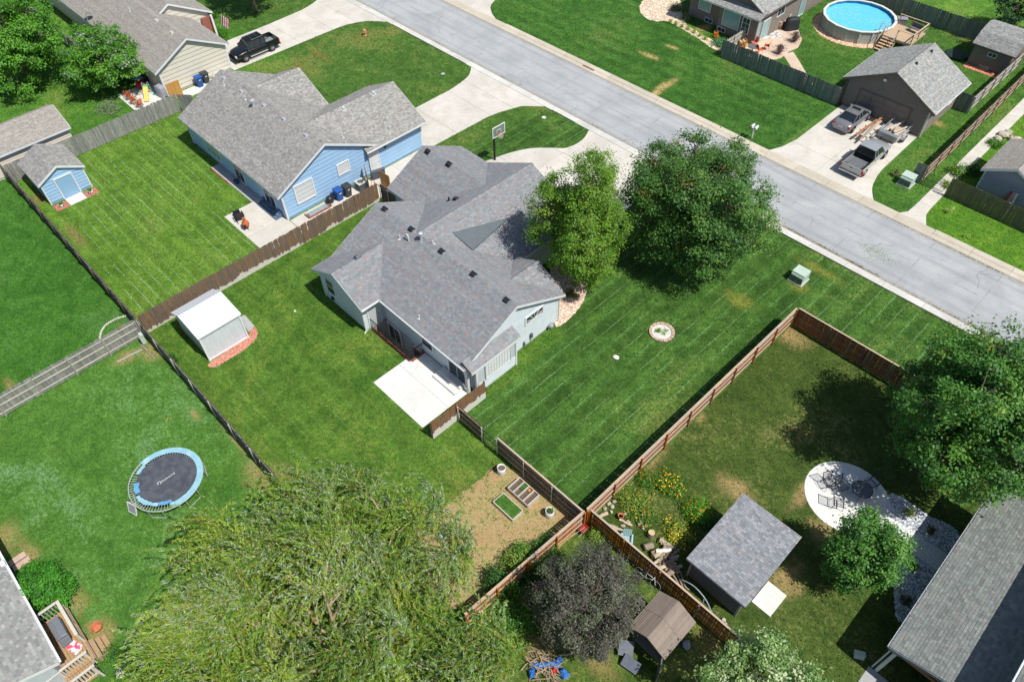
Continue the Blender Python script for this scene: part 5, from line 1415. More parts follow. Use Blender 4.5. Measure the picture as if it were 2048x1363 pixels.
for k, (px, py, r_, lab) in enumerate(((1352, 20, .95, 'tall grey green shrub under the tree trunk by the brown house'), (1371, 40, .7, 'round grey green shrub at the brown house corner'),)):
    shrub('shrub', lab, px, py, r_, .9, [((110, 124, 84), 4), ((130, 140, 100), 3), ((88, 104, 66), 3)], 75+k, 1000, .06)
for k, (px, py) in enumerate(((1340, 46), (1352, 50), (1364, 55), (1376, 60), (1388, 66), (1400, 73), (1410, 80))):
    shrub('hosta', 'yellow green edging plant in the row along the brown house bed', px, py, .5, .4, [((150, 176, 70), 4), ((170, 190, 90), 3), ((120, 150, 56), 2)], 80+k, 320, .06, None, 'plant', 'edging plants of the brown house bed', spiky=True)
shrub('marigold_plant', 'small orange flower clump at the end of the brown house bed', 1432, 74, .45, .5, GRN, 90, 300, .05, (MARO[0], 160, .06), 'flowers')
shrub('ground_cover', 'blue green creeping juniper at the patio fence corner', 1440, 90, 1.1, .4, [((86, 138, 92), 4), ((104, 152, 104), 3), ((68, 116, 78), 2)], 91, 1700, .06)
shrub('shrub', 'green vine climbing the dark fence beside the white shed', 347, 722, .5, 1.0, GRN_D, 92, 700, .045)
shrub('shrub', 'leafy green shrub leaning over the orange fence left of the plum tree', 1045, 1115, .95, 1.9, GRN, 93, 1600, .055)
shrub('shrub', 'tall weedy shrub between the orange fence and the willow', 1015, 1180, 1.0, 1.4, GRN, 94, 1600, .055)
shrub('shrub', 'dense dark shrub under the plum tree on the fence side', 1075, 1150, .9, 1.6, GRN_D, 95, 1500, .055)
shrub('shrub', 'green undergrowth below the willow and plum tree', 1045, 1240, 1.1, 1.1, GRN, 96, 1500, .055)
shrub('shrub', 'olive bush in the fence corner above the plum tree', 1195, 1075, .75, .9, GRN_Y, 97, 1200, .045)
shrub('shrub', 'green sprig shrub beside the brush pile', 1035, 1290, .8, .7, GRN_Y, 98, 900, .05)
shrub('marigold_plant', 'yellow flowering stalk at the edge of the willow', 988, 1275, .3, 1.1, GRN, 99, 250, .045, ([((240, 190, 30), 5), ((246, 208, 60), 3)], 150, .06), 'flowers')
shrub('shrub', 'leafy garden plants beside the iron gate and footpath', 1915, 345, 1.0, .8, GRN, 100, 1300, .06, ([((236, 200, 40), 3)], 25, .06))
shrub('shrub', 'low leafy plants at the foot of the mossy fence', 1890, 372, .7, .6, GRN_Y, 101, 800, .05)
shrub('shrub', 'green clump beside the slate grey shed wall', 1945, 345, .8, .9, GRN_D, 102, 1000, .06)
shrub('shrub', 'tall garden plants along the footpath below the rocks', 1990, 292, .9, .5, GRN, 103, 900, .06)
shrub('shrub', 'feathery dry plant beside the green utility box across the street', 1790, 352, .55, .7, [((150, 146, 104), 4), ((120, 126, 80), 3), ((110, 138, 70), 2)], 104, 700, .06, spiky=True)
shrub('flower_clump', 'flowering plants beside the brown house patio wall', 1572, 30, .7, .8, GRN, 105, 800, .055, (MARO[0], 90, .055), 'flowers')
shrub('flower_clump', 'tall flowering stems beside the covered grill', 1594, 50, .45, .9, GRN_Y, 106, 500, .055, (MARI[0], 40, .05), 'flowers')
for k, (px, py, lab) in enumerate(((1862, 1062, 'small dark shrub in the shaded pebbles right of the path'), (1830, 1135, 'dark round shrub in the pebble bed below the white pot'), (1811, 1200, 'smallest dark shrub in the pebble bed by the gutter'))):
    shrub('shrub', lab, px, py, .36, .4, [((72, 84, 46), 4), ((90, 100, 52), 3), ((70, 60, 50), 2)], 110+k, 420, .04)
shrub('flower_clump', 'yellow green and red plants in the sunny pebbles beside the path', 1818, 1026, .4, .35, GRN_Y, 114, 350, .04, ([((200, 90, 90), 3), ((226, 200, 60), 3)], 30, .04), 'flowers')
shrub('young_tree', 'thin sapling on the right neighbour lawn nearest the mossy fence', 1897, 424, .4, 1.0, [((170, 186, 110), 4), ((190, 200, 130), 2)], 115, 130, .05, group='saplings')
shrub('young_tree', 'thin sapling on the right neighbour lawn nearest the kerb', 1932, 475, .35, 1.0, [((160, 186, 90), 4), ((150, 176, 80), 2)], 116, 110, .05, group='saplings')
shrub('weed', 'pale green weed tuft on the lawn above the trampoline', 336, 838, .3, .12, GRN_Y, 117, 130, .05)
shrub('weed', 'bright weed tuft on the lawn right of the trampoline', 425, 980, .25, .12, GRN_Y, 118, 110, .05)
shrub('shrub', 'small rose bush beside the pebble bed corner by the patio', 230, 1310, .7, .7, GRN, 119, 800, .045)
shrub('shrub', 'leafy green shrub beside the lower deck steps', 265, 1322, 1.1, 1.2, GRN_D, 120, 1700, .05)

shrub('shrub', 'tall light green shrub overhanging the orange fence nearest the bare soil', 1030, 1125, 1.0, 2.3, GRN_Y, 121, 1700, .055)
shrub('shrub', 'dark leafy shrub covering the low end of the orange fence', 995, 1170, 1.1, 2.1, GRN_D, 122, 1900, .055)
shrub('shrub', 'bright green shrub between the orange fence and the plum crown', 1090, 1105, .9, 1.7, GRN, 123, 1500, .055)
shrub('shrub', 'green thicket between the willow and the yellow flower stalk', 1010, 1235, 1.1, 1.3, GRN, 124, 1700, .055)
# ================================================================== vehicles
RUB = mat('tyre', C(52, 52, 54), .85, .15, 10.0); RIM = mat('rim', C(196, 200, 204), .3, .08, 8.0, metal=.7)
CGL = glassy('car_glass', C(38, 46, 52), .04); CHR = mat('chrome', C(206, 208, 210), .2, .04, metal=.9)
RED_L = mat('tail_lamp', C(206, 34, 40), .25, .1); CLR_L = mat('head_lamp', C(226, 228, 226), .15, .06); PLATE = mat('plate', C(220, 222, 226), .5, .1, 20.0)
UNDER = mat('underbody', C(34, 34, 36), .9)
def paint(key, col, metal=.5):
    return mat(key, col, .28, .03, 1.0, metal=metal, spec=.5, coat=.6)
def wheel(car, x, y, r_, wd=.22):
    s = 1 if y > 0 else -1; wt = MB()
    prof = [(r_*.58, -wd/2), (r_*.9, -wd/2), (r_, -wd*.36), (r_, wd*.36), (r_*.9, wd/2), (r_*.58, wd/2)]
    wt.lathe(prof, 20, (0, 0, 0), True)
    wt.v = [(p[0]+x, p[2]+y, p[1]+r_) for p in wt.v]; wt.f = [tuple(reversed(f)) for f in wt.f]
    t_ = wt.build('wheel', RUB, car)
    rm = MB(); yo = y+s*wd*.36
    rm.lathe([(.03, -.02), (r_*.57, -.02), (r_*.57, .02), (.03, .03)], 18); rm.v = [(p[0]+x, yo+s*p[2], p[1]+r_) for p in rm.v]
    ro = rm.build('rim', mat('rim_dark', C(120, 124, 128), .4, metal=.5), t_)
    sp = MB()
    for k in range(6):
        a = k*math.pi/3; sp.tube([(x, yo+s*.035, r_), (x+math.cos(a)*r_*.54, yo+s*.03, r_+math.sin(a)*r_*.54)], .035, 5)
    sp.build('spokes', RIM, t_)
    ar = MB(); pts = []
    for k in range(13):
        a = math.pi*k/12; pts.append((x+math.cos(a)*(r_+.05), y-s*.02, r_+math.sin(a)*(r_+.05)))
    ar.prism(pts, (0, s*.13, 0)); ar.build('wheel_arch', UNDER, car)
def shell(car, st, material, name='body'):
    rows = []
    for (x, w_, zb, zs, zt) in st:
        h = [(w_*.84, zb), (w_*.97, zb+.10), (w_, zb+(zs-zb)*.55), (w_*.985, zs), (w_*.93, zs+(zt-zs)*.55), (w_*.72, zt-.012), (w_*.35, zt)]
        rows.append([(x, y, z) for y, z in h]+[(x, 0, zt+.006)]+[(x, -y, z) for y, z in reversed(h)])
    b = MB().grid(rows); b.f = [tuple(reversed(f)) for f in b.f]; n = len(rows[0])
    b.add(rows[0], [tuple(range(n))]); b.add(rows[-1], [tuple(reversed(range(n)))])
    b.box(st[0][0]+.15, st[-1][0]-.15, -.6, .6, st[len(st)//2][2]+.01, st[len(st)//2][2]+.05)
    return b.build(name, material, car, True)
def cabin(car, xf, xrf, xrr, xr, wb, wt, zb, zr, body, split=(.0,), sun=False):
    """glass house: base front/rear xf,xr; roof front/rear xrf,xrr"""
    B = lambda x, s: Vector((x, s*wb, zb)); Tp = lambda x, s: Vector((x, s*wt, zr))
    MB().add([B(xf, 1)*1, B(xf, -1), Tp(xrf, -1), Tp(xrf, 1)], [(0, 3, 2, 1)]).build('windscreen', CGL, car)
    MB().add([B(xr, 1), B(xr, -1), Tp(xrr, -1), Tp(xrr, 1)], [(0, 1, 2, 3)]).build('rear_window', CGL, car)
    for s in (1, -1):
        cuts = [0]+list(split)+[1]
        for k in range(len(cuts)-1):
            u0, u1 = cuts[k], cuts[k+1]
            q0 = B(xf+(xr-xf)*u0, s); q1 = B(xf+(xr-xf)*u1, s); r1 = Tp(xrf+(xrr-xrf)*u1, s); r0 = Tp(xrf+(xrr-xrf)*u0, s)
            MB().add([q0, q1, r1, r0], [(0, 1, 2, 3) if s < 0 else (3, 2, 1, 0)]).build('side_window', CGL, car)
            MB().tube([q1+Vector((0, s*.004, 0)), r1+Vector((0, s*.004, 0))], .028, 5).build('pillar', body, car)
        MB().tube([B(xf, s), Tp(xrf, s)], .035, 5).build('pillar', body, car)
    rows = []
    for k in range(7):
        u = k/6; x = xrf+.05+(xrr-xrf-.1)*u; rows.append([(x, wt*v*1.03, zr+.02+.035*(1-v*v)*(1-.6*abs(2*u-1)**2)) for v in (-1, -.6, 0, .6, 1)])
    b = MB().grid(rows); bot = [[(p[0], p[1], p[2]-.04) for p in r_] for r_ in rows]; b.grid(bot)
    for e0, e1 in ((rows[0], bot[0]), (rows[-1], bot[-1]), ([r_[0] for r_ in rows], [r_[0] for r_ in bot]), ([r_[-1] for r_ in rows], [r_[-1] for r_ in bot])): b.grid([e0, e1])
    b.build('roof', body, car, True)
    if sun: MB().cbox(((xrf*.75+xrr*.25), 0, zr+.062), (.42, .8, .01)).build('sunroof', CGL, car)
    for s in (1, -1): MB().blob((xf-.15, s*(wb+.12), zb+.06), (.09, .1, .07), 3, 8, 5, .05).build('mirror', body, car, True)
def bits(car, L, w_, zf, zt, pz=.6):
    for s in (1, -1):
        MB().cbox((L/2-.12, s*w_*.72, zf), (.16, .34, .14), s*-.25).build('headlight', CLR_L, car)
        MB().cbox((-L/2+.10, s*w_*.82, zt), (.16, .26, .17), s*.2).build('taillight', RED_L, car)
    MB().box(L/2-.06, L/2+.02, -w_*.55, w_*.55, zf-.26, zf-.12).build('grille', UNDER, car)
    MB().box(-L/2-.03, -L/2+.02, -.25, .25, pz, pz+.13).build('number_plate', PLATE, car)

SED = thing('car', 'dark grey sedan with sunroof parked nose to the brown garage', 'car', (-20.8, 63.95, 0.03), math.pi/2)
sm = paint('paint_sedan', C(146, 146, 150), .3)
shell(SED, [(-2.38, .70, .38, .72, .86), (-2.25, .82, .30, .84, 1.0), (-1.75, .89, .25, .9, 1.05), (-.9, .915, .22, .92, 1.01), (.7, .915, .22, .92, 1.0), (1.2, .905, .22, .89, .98), (1.8, .88, .24, .80, .90), (2.15, .80, .3, .70, .79), (2.36, .64, .36, .58, .64)], sm)
cabin(SED, 1.15, .38, -.85, -1.72, .80, .60, 1.0, 1.42, sm, (.36, .62), True); bits(SED, 4.72, .88, .66, .85, .68)
for x in (-1.4, 1.42):
    for y in (.82, -.82): wheel(SED, x, y, .33)
PK = thing('pickup_truck', 'silver pickup with open bed parked tailgate to the street', 'pickup', (-16.95, 59.1, 0.03), math.pi/2)
pm_ = paint('paint_silver', C(186, 190, 190), .3)
def pickup(PK, pm_, L, w_, bed0, bed1, hood, roofx, zr, r_, wx, split, belt=1.12, bedfloor=None, front=None):
    h = L/2
    shell(PK, [(bed1, w_*.97, .42, .95, belt), (bed1+.4, w_, .4, .98, belt+.01), (hood-.1, w_, .4, .98, belt), (hood+.35, w_*.98, .42, .95, belt-.04), (h-.45, w_*.95, .45, .88, belt-.1), (h-.12, w_*.86, .48, .78, belt-.24), (h, w_*.74, .5, .70, .78)], pm_)
    for s in (1, -1):
        y0, y1 = (w_-.1, w_) if s > 0 else (-w_, -w_+.1); MB().box(bed0, bed1-.004, y0, y1, .5, belt+.02).build('bed_side', pm_, PK, bevel=.02)
        MB().box(bed0, bed1-.01, y0-.002, y1+.002, belt+.022, belt+.04).build('bed_rail', UNDER, PK)
    MB().box(bed0+.04, bed1-.01, -w_+.1, w_-.1, .58, .66).build('bed_floor', bedfloor or mat('bed_liner', C(116, 120, 124), .6, .1), PK)
    for k in range(9): MB().box(bed0+.08, bed1-.05, -.72+k*.18-.02, -.72+k*.18+.02, .661, .675).build('bed_rib', bedfloor or mat('bed_liner', C(116, 120, 124)), PK)
    MB().box(bed1-.06, bed1-.005, -w_+.1, w_-.1, .6, belt+.02).build('bed_front', UNDER, PK)
    for s in (1, -1): MB().box(wx[0]-.42, wx[0]+.42, s*w_-(.36 if s > 0 else -.1), s*w_-(.1 if s > 0 else -.36), .66, .84).build('wheel_well', mat('bed_liner', C(116, 120, 124)), PK)
    MB().box(bed0-.05, bed0+.03, -w_+.04, w_-.04, .52, belt+.01).build('tailgate', pm_, PK, bevel=.015)
    MB().box(bed0-.056, bed0-.05, -.1, .1, belt-.2, belt-.13).build('tailgate_handle', UNDER, PK)
    MB().box(bed0-.18, bed0-.06, -w_*.95, w_*.95, .42, .56).build('bumper', CHR, PK, bevel=.02)
    MB().box(bed0-.19, bed0-.182, -.25, .25, .44, .55).build('number_plate', PLATE, PK)
    for s in (1, -1):
        MB().box(bed0-.06, bed0+.06, s*w_-(.13 if s > 0 else -.003), s*w_-(-.003 if s > 0 else .13), .72, 1.05).build('taillight', RED_L, PK)
        MB().cbox((h-.1, s*w_*.68, .78), (.14, .34, .16), s*-.2).build('headlight', CLR_L, PK)
    MB().box(h-.05, h+.03, -w_*.5, w_*.5, .62, .84).build('grille', front or CHR, PK); MB().box(h-.1, h+.08, -w_*.86, w_*.86, .42, .58).build('bumper', front or CHR, PK, bevel=.03)
    MB().box(bed0+.1, h-.3, -w_*.8, w_*.8, .34, .56).build('chassis', UNDER, PK)
    cabin(PK, hood, roofx[0], roofx[1], bed1+.03, w_*.93, w_*.74, belt+.005, zr, pm_, split)
    for x in wx:
        for y in (w_-.12, -w_+.12): wheel(PK, x, y, r_, .26)
pickup(PK, pm_, 5.8, .97, -2.72, -.55, 1.2, (.62, -.42), 1.76, .38, (-1.72, 1.85), (.66,))
BK = thing('pickup_truck', 'black crew cab pickup with roof rails on the cream house driveway', 'pickup', (-71.75, 32.0, 0.03), -math.pi/2)
bm_ = paint('paint_black', C(30, 32, 38), .2)
pickup(BK, bm_, 5.25, .94, -2.5, -1.05, 1.35, (.68, -1.0), 1.78, .39, (-1.55, 1.6), (.42, .74), 1.12, mat('bed_grey', C(150, 158, 160), .6, .1), UNDER)
for s in (1, -1): MB().tube([(.45, s*.6, 1.84), (-.95, s*.6, 1.85)], .03, 6).build('roof_rail', CHR, BK)
for x in (.2, -.45): MB().tube([(x, -.6, 1.86), (x, .6, 1.86)], .022, 6).build('cross_bar', CHR, BK)
for s in (1, -1): MB().tube([(-1.0, s*.98, .42), (1.1, s*.98, .42)], .05, 6).build('running_board', GALV, BK)
# trailer
TR = thing('utility_trailer', 'steel utility trailer loaded with scrap boards beside the silver pickup', 'trailer', (-17.05, 64.55, 0.03), math.pi/2)
for s in (1, -1):
    MB().box(-1.55, 1.55, s*.86-.03, s*.86+.03, .5, .58).build('frame_rail', GALV, TR); MB().tube([(-1.5, s*.86, .95), (1.5, s*.86, .95)], .028, 6).build('top_rail', GALV, TR)
    for x in (-1.5, -.5, .5, 1.5): MB().tube([(x, s*.86, .55), (x, s*.86, .95)], .025, 6).build('post', GALV, TR)
for k in range(6): MB().box(-1.54, 1.54, -.82+k*.275, -.82+k*.275+.26, .5, .545).build('floor_board', W_RAIL, TR)
MB().box(-1.62, -1.2, -.84, .84, .56, 1.02).build('tool_box', mat('steel_plate', C(176, 186, 190), .4, .06, metal=.5), TR, bevel=.02)
gt = MB()
for z in (.6, 1.05, 1.5): gt.tube([(1.58, -.86, z), (1.66, .86, z)] if False else [(1.58+(z-.6)*.12, -.86, z), (1.58+(z-.6)*.12, .86, z)], .024, 6)
gt.tube([(1.58, -.86, .55), (1.69, -.86, 1.5)], .024, 6).tube([(1.58, .86, .55), (1.69, .86, 1.5)], .024, 6); gt.build('ramp_gate', GALV, TR)
MB().tube([(-1.6, .5, .48), (-2.5, 0, .46), (-1.6, -.5, .48)], .04, 6).build('tongue', UNDER, TR)
for y in (1.02, -1.02): wheel(TR, -.1, y, .33, .2); MB().prism([(-.1+math.cos(a*math.pi/8)*.42, y-.12, .33+math.sin(a*math.pi/8)*.42) for a in range(9)]+[(-.1+math.cos(a*math.pi/8)*.38, y-.12, .33+math.sin(a*math.pi/8)*.38) for a in range(8, -1, -1)], (0, .24, 0)).build('mudguard', GALV, TR)
for k in range(7):
    q = random.Random(k+40); BDm = W_RAIL if k % 2 else W_RAILG
    tag(MB().cbox((0, 0, 0), (q.uniform(1.2, 2.4), .14, .04)).build('board', BDm), 'loose offcut board lying in the steel trailer', 'board', 'boards in the trailer')
    o_ = bpy.data.objects[-1] if False else None
bds = [o for o in bpy.data.objects if o.name.startswith('board') and 'label' in o.keys()]
for k, o in enumerate(bds):
    q = random.Random(k+70); o.location = (-17.05+q.uniform(-.5, .5), 64.8+q.uniform(-.5, .6), .62+k*.045); o.rotation_euler = (0, q.uniform(-.03, .03), math.pi/2+q.uniform(-.35, .35))
# lumber on saw horses
SHm = W_RAILG
for j, (yy, lab) in enumerate(((62.0, 'low saw horse under the lumber, end nearest the silver pickup'), (63.6, 'low saw horse under the middle of the lumber'))):
    S_ = thing('saw_horse', lab, 'saw horse', (-18.85, yy, .03), 0, 'saw horses')
    MB().box(-.55, .55, -.045, .045, .5, .59).build('beam', SHm, S_)
    for x in (-.45, .45):
        for s in (-1, 1): MB().tube([(x, s*.03, .52), (x+(.05 if x > 0 else -.05), s*.26, 0)], .03, 5).build('leg', SHm, S_)
lum = [(-19.1, 63.3, .66, 3.6, .22, W_CEDAR, 'reddish brown plank on the saw horses, nearest the sedan'), (-18.85, 63.9, .66, 4.2, .2, W_RAILG, 'pale plank in the middle of the lumber stack'), (-18.62, 63.2, .66, 3.9, .18, W_RAIL, 'light tan plank of the lumber stack, nearest the trailer'),
       (-18.95, 64.3, .71, 3.2, .18, W_CEDAR, 'brown plank lying on top of the lumber stack'), (-18.7, 63.0, .71, 3.0, .2, W_SILV, 'white weathered plank on top of the lumber stack')]
for k, (x, y, z_, L_, wd, m_, lab) in enumerate(lum):
    o = tag(MB().cbox((0, 0, 0), (L_, wd, .045)).build('plank', m_), lab, 'plank', 'lumber beside the trailer'); o.location = (x, y, z_); o.rotation_euler = (0, 0, math.pi/2+(-.05, .03, .02, -.09, .1)[k])

# ================================================================== street furniture, utility boxes
def box_unit(label, x, y, wd, dp, h, rz=0.0, pad=True, name='transformer_box', m=None):
    U = thing(name, label, 'utility box', (x, y, 0), rz)
    m = m or mat('box_green', C(196, 214, 200), .55, .06, 2.0); dk = mat('box_panel', C(112, 122, 116), .6, .06, 2.0)
    if pad: MB().box(-wd/2-.1, wd/2+.1, -dp/2-.1, dp/2+.1, .006, .07).build('pad', CON_G, U)
    MB().prism([(-wd/2, -dp/2, .07), (-wd/2, dp/2, .07), (-wd/2, dp/2, h), (-wd/2, -dp/2+.12, h), (-wd/2, -dp/2, h-.18)], (wd, 0, 0)).build('cabinet', m, U, bevel=.015)
    MB().box(-wd/2-.02, wd/2+.02, -dp/2+.1, dp/2+.02, h+.003, h+.04).build('lid', m, U)
    for s in (-1, 1): MB().box(s*wd/4-wd/4+.03, s*wd/4+wd/4-.03, -dp/2-.02, -dp/2-.004, .12, h-.22).build('door_panel', dk, U)
    MB().box(-.03, .03, -dp/2-.04, -dp/2-.022, h*.45, h*.55).build('lock', BLACK_M, U)
    return U
box_unit('pale green transformer box on the side lawn near the street', -13.25, 42.45, 1.0, 1.0, .85)
box_unit('pale green transformer box on the grass across the street', -13.0, 58.95, 1.0, 1.0, .85)
box_unit('small pale green utility pedestal in the fence corner', -42.2, 4.75, .35, .3, .9, 0, False, 'utility_pedestal')
box_unit('low pale green cable box in the shade beside the lower right house', spot(1716, 1312)[0], spot(1716, 1312)[1], .5, .35, .3, R(30), False, 'utility_pedestal')
x, y = spot(1503, 276)
MBX = thing('mailbox', 'pair of white mailboxes on one post at the far kerb', 'mailbox', (x, y, 0))
MB().box(-.05, .05, -.05, .05, 0, 1.05).build('post', WHITE, MBX); MB().box(-.3, .3, -.06, .06, 1.02, 1.07).build('crossbar', WHITE, MBX)
for s in (-1, 1):
    pts = [(s*.19-.1, -.26, 1.08), (s*.19+.1, -.26, 1.08)]+[(s*.19+.1*math.cos(a*math.pi/6), -.26, 1.22+.1*math.sin(a*math.pi/6)) for a in range(7)]
    MB().prism(pts, (0, .5, 0)).build('box', mat('mail_white', C(226, 228, 230), .5), MBX); MB().box(s*.19-.09, s*.19+.09, -.275, -.262, 1.09, 1.28).build('door', mat('mail_grey', C(150, 152, 156), .5), MBX)
x, y = spot(730, 71)
HY = thing('yard_hydrant', 'faded orange fire hydrant on the blue house front lawn', 'hydrant', (x, y, 0)); OR = mat('hydrant', C(226, 150, 116), .6, .12, 8.0)
MB().lathe([(.2, 0), (.2, .05), (.13, .06), (.13, .5), (.17, .52), (.17, .58), (.12, .68), (.03, .76)], 14).build('barrel', OR, HY)
for s in (1, -1): MB().tube([(0, s*.1, .4), (0, s*.24, .4)], .07, 8).build('outlet', OR, HY)
MB().tube([(.1, 0, .36), (.22, 0, .36)], .09, 8).build('outlet', OR, HY)
# basketball hoop
BH = thing('basketball_hoop', 'basketball hoop with clear backboard on a black pole by the driveway', 'basketball hoop', (-40.2, 36.8, 0))
MB().box(-.07, .07, -.07, .07, 0, 2.9).build('pole', BLACK_M, BH)
MB().tube([(0, 0, 2.75), (.55, .0, 3.35)], .05, 6).tube([(0, 0, 2.35), (.55, 0, 3.0)], .04, 6).build('arm', BLACK_M, BH)
MB().box(.58, .61, -.68, .68, 2.85, 3.75).build('backboard', glassy('backboard', C(104, 124, 110), .15), BH)
fr = MB()
for y0, y1, z0, z1 in ((-.72, .72, 2.8, 2.86), (-.72, .72, 3.74, 3.8), (-.72, -.66, 2.861, 3.739), (.66, .72, 2.861, 3.739), (-.25, .25, 3.38, 3.41), (-.25, -.22, 3.05, 3.38), (.22, .25, 3.05, 3.38)): fr.box(.575, .63, y0, y1, z0, z1)
fr.build('frame', WHITE, BH)
MB().tube([(.86+.23*math.cos(a*math.pi/10), .23*math.sin(a*math.pi/10), 3.05) for a in range(21)], .018, 6).build('rim', mat('rim_orange', C(226, 96, 40), .5), BH)
nt = MB()
for k in range(12):
    a = k*math.pi/6; a2 = a+.26; nt.tube([(.86+.23*math.cos(a), .23*math.sin(a), 3.04), (.86+.14*math.cos(a2), .14*math.sin(a2), 2.65)], .009, 4); nt.tube([(.86+.23*math.cos(a), .23*math.sin(a), 3.04), (.86+.14*math.cos(a-.26), .14*math.sin(a-.26), 2.65)], .009, 4)
nt.build('net', WHITE, BH)

# ================================================================== trampoline
tx, ty = spot(332, 957, .85)
TP = thing('trampoline', 'round black trampoline with torn blue edge pad', 'trampoline', (tx, ty, 0)); TZ = .85
ring = [(2.13*math.cos(a*math.pi/32), 2.13*math.sin(a*math.pi/32), TZ) for a in range(65)]
MB().tube(ring, .028, 8).build('frame', GALV, TP)
t = NT('jump_mat'); o = t.obj(); c = t.mix(t.ramp(t.noise(o, 2.2, 5.0, .6), .3, .7), C(74, 78, 88), C(98, 102, 110)); JM = t.fin(c, .8)
MB().add([(1.74*math.cos(a*math.pi/32), 1.74*math.sin(a*math.pi/32), TZ-.02) for a in range(64)], [tuple(range(64))]).build('jump_mat', JM, TP)
PADM = mat('pad_blue', C(156, 204, 220), .6, .1, 2.0, stain=(C(226, 236, 238), 1.2, .8)); PADT = mat('pad_torn', C(110, 170, 214), .6, .12, 3.0)
def pad(a0, a1, r0, r1, m_, z=.03, jag=0.0, seed=1):
    q = random.Random(seed); n = max(3, int((a1-a0)/4)); rows = []
    for r_ in (r0, r1):
        rows.append([((r_+(q.uniform(-jag, jag)))*math.cos(R(a0+(a1-a0)*k/n)), (r_+q.uniform(-jag, jag))*math.sin(R(a0+(a1-a0)*k/n)), TZ+z) for k in range(n+1)])
    o = MB().grid(rows).build('edge_pad', m_, TP); o.modifiers.new('t', 'SOLIDIFY').thickness = .03
# +x is towards the lower right of the photograph, +y towards the upper right
pad(18, 196, 1.79, 2.15, PADM); pad(-20, 18, 1.78, 2.12, PADM, .025, .04, 2); pad(196, 216, 1.72, 1.9, PADM, .02, .05, 3)
pad(236, 262, 1.52, 1.78, PADT, .05, .06, 4); pad(268, 318, 1.60, 1.82, PADM, .03, .05, 5); pad(318, 344, 1.58, 1.78, PADT, .06, .04, 6)
sp_me = MB().tube([(1.73, 0, TZ-.02), (2.1, 0, TZ)], .014, 5).mesh('spring'); sp_me.materials.append(GALV)
for k in range(72): piece('spring', sp_me, TP, (0, 0, 0), (0, 0, k*math.pi/36))
for k in range(6):
    a = k*math.pi/3+.25
    for s in (-1, 1):
        b_ = a+s*.2; MB().tube([(2.13*math.cos(b_), 2.13*math.sin(b_), TZ), (2.13*math.cos(b_), 2.13*math.sin(b_), .03)], .022, 6).build('leg', GALV, TP)
    MB().tube([(2.13*math.cos(a-.2), 2.13*math.sin(a-.2), .03), (2.13*math.cos(a+.2), 2.13*math.sin(a+.2), .03)], .022, 6).build('foot', GALV, TP)
tc = bpy.data.curves.new('lettering', 'FONT'); tc.body = 'skybound'; tc.size = .2; tc.align_x = 'LEFT'; tc.extrude = .002; tc.space_character = 1.12
to = bpy.data.objects.new('lettering_curve', tc); COL.objects.link(to)
tme = bpy.data.meshes.new_from_object(to.evaluated_get(bpy.context.evaluated_depsgraph_get())); bpy.data.objects.remove(to)
tme.materials.append(WHITE); piece('lettering', tme, TP, (.03, -.28, TZ-.012), (0, 0, math.pi/2))
lg = MB().tube([(.13*math.cos(a*math.pi/12), .13*math.sin(a*math.pi/12), 0) for a in range(22)], .022, 4); lo_ = lg.build('logo', WHITE, TP); lo_.location = (-.03, -.41, TZ-.008); lo_.scale = (.75, .75, .2)
x, y = spot(266, 1026)
SN = thing('net_frame', 'small white framed net leaning on the grass beside the trampoline', 'net frame', (x, y, 0), R(20))
PV = mat('white_pvc', C(232, 234, 236), .5, .05)
for a_, b_ in (((-.3, 0, 0), (-.3, .25, .75)), ((.3, 0, 0), (.3, .25, .75)), ((-.3, .25, .75), (.3, .25, .75)), ((-.3, 0, .02), (.3, 0, .02)), ((-.3, .55, 0), (-.3, .25, .75)), ((.3, .55, 0), (.3, .25, .75)), ((-.3, .55, .02), (.3, 0, .02))): MB().tube([a_, b_], .028, 6).build('tube', PV, SN)
MB().add([(-.27, .0, .05), (.27, 0, .05), (.27, .24, .72), (-.27, .24, .72)], [(0, 1, 2, 3)]).build('net', mat('net_grey', C(168, 172, 176), .8, .2, 30.0), SN)

# ================================================================== pool and its deck
PC = (-29.6, 81.0); PR = 3.72
PO = thing('swimming_pool', 'round above ground swimming pool with white rim', 'pool', (PC[0], PC[1], 0))
PWm = mat('pool_wall', C(188, 190, 184), .6, .08, 1.0, ovar=.05); PWI = mat('pool_liner', C(60, 150, 205), .5, .05)
N_ = 18
for k in range(N_):
    a0, a1 = 2*math.pi*k/N_, 2*math.pi*(k+1)/N_; p0 = (PR*math.cos(a0), PR*math.sin(a0)); p1 = (PR*math.cos(a1), PR*math.sin(a1)); i0 = (.985*p0[0], .985*p0[1]); i1 = (.985*p1[0], .985*p1[1])
    MB().prism([(p0[0], p0[1], .01), (p1[0], p1[1], .01), (i1[0], i1[1], .01), (i0[0], i0[1], .01)], (0, 0, 1.28)).build('wall_panel', PWm, PO)
    j0 = (.983*p0[0], .983*p0[1]); j1 = (.983*p1[0], .983*p1[1]); h0 = (.978*p0[0], .978*p0[1]); h1 = (.978*p1[0], .978*p1[1])
    MB().prism([(j0[0], j0[1], .6), (j1[0], j1[1], .6), (h1[0], h1[1], .6), (h0[0], h0[1], .6)], (0, 0, .68)).build('liner_panel', PWI, PO)
    MB().cbox((1.008*p0[0], 1.008*p0[1], .64), (.06, .12, 1.27), a0).build('upright', mat('pool_upright', C(206, 208, 202), .6), PO)
    r0_, r1_ = .955, 1.03
    MB().prism([(p0[0]*r0_, p0[1]*r0_, 1.295), (p0[0]*r1_, p0[1]*r1_, 1.295), (p1[0]*r1_, p1[1]*r1_, 1.295), (p1[0]*r0_, p1[1]*r0_, 1.295)], (0, 0, .06)).build('rim', mat('pool_rim', C(236, 232, 224), .5, .05), PO)
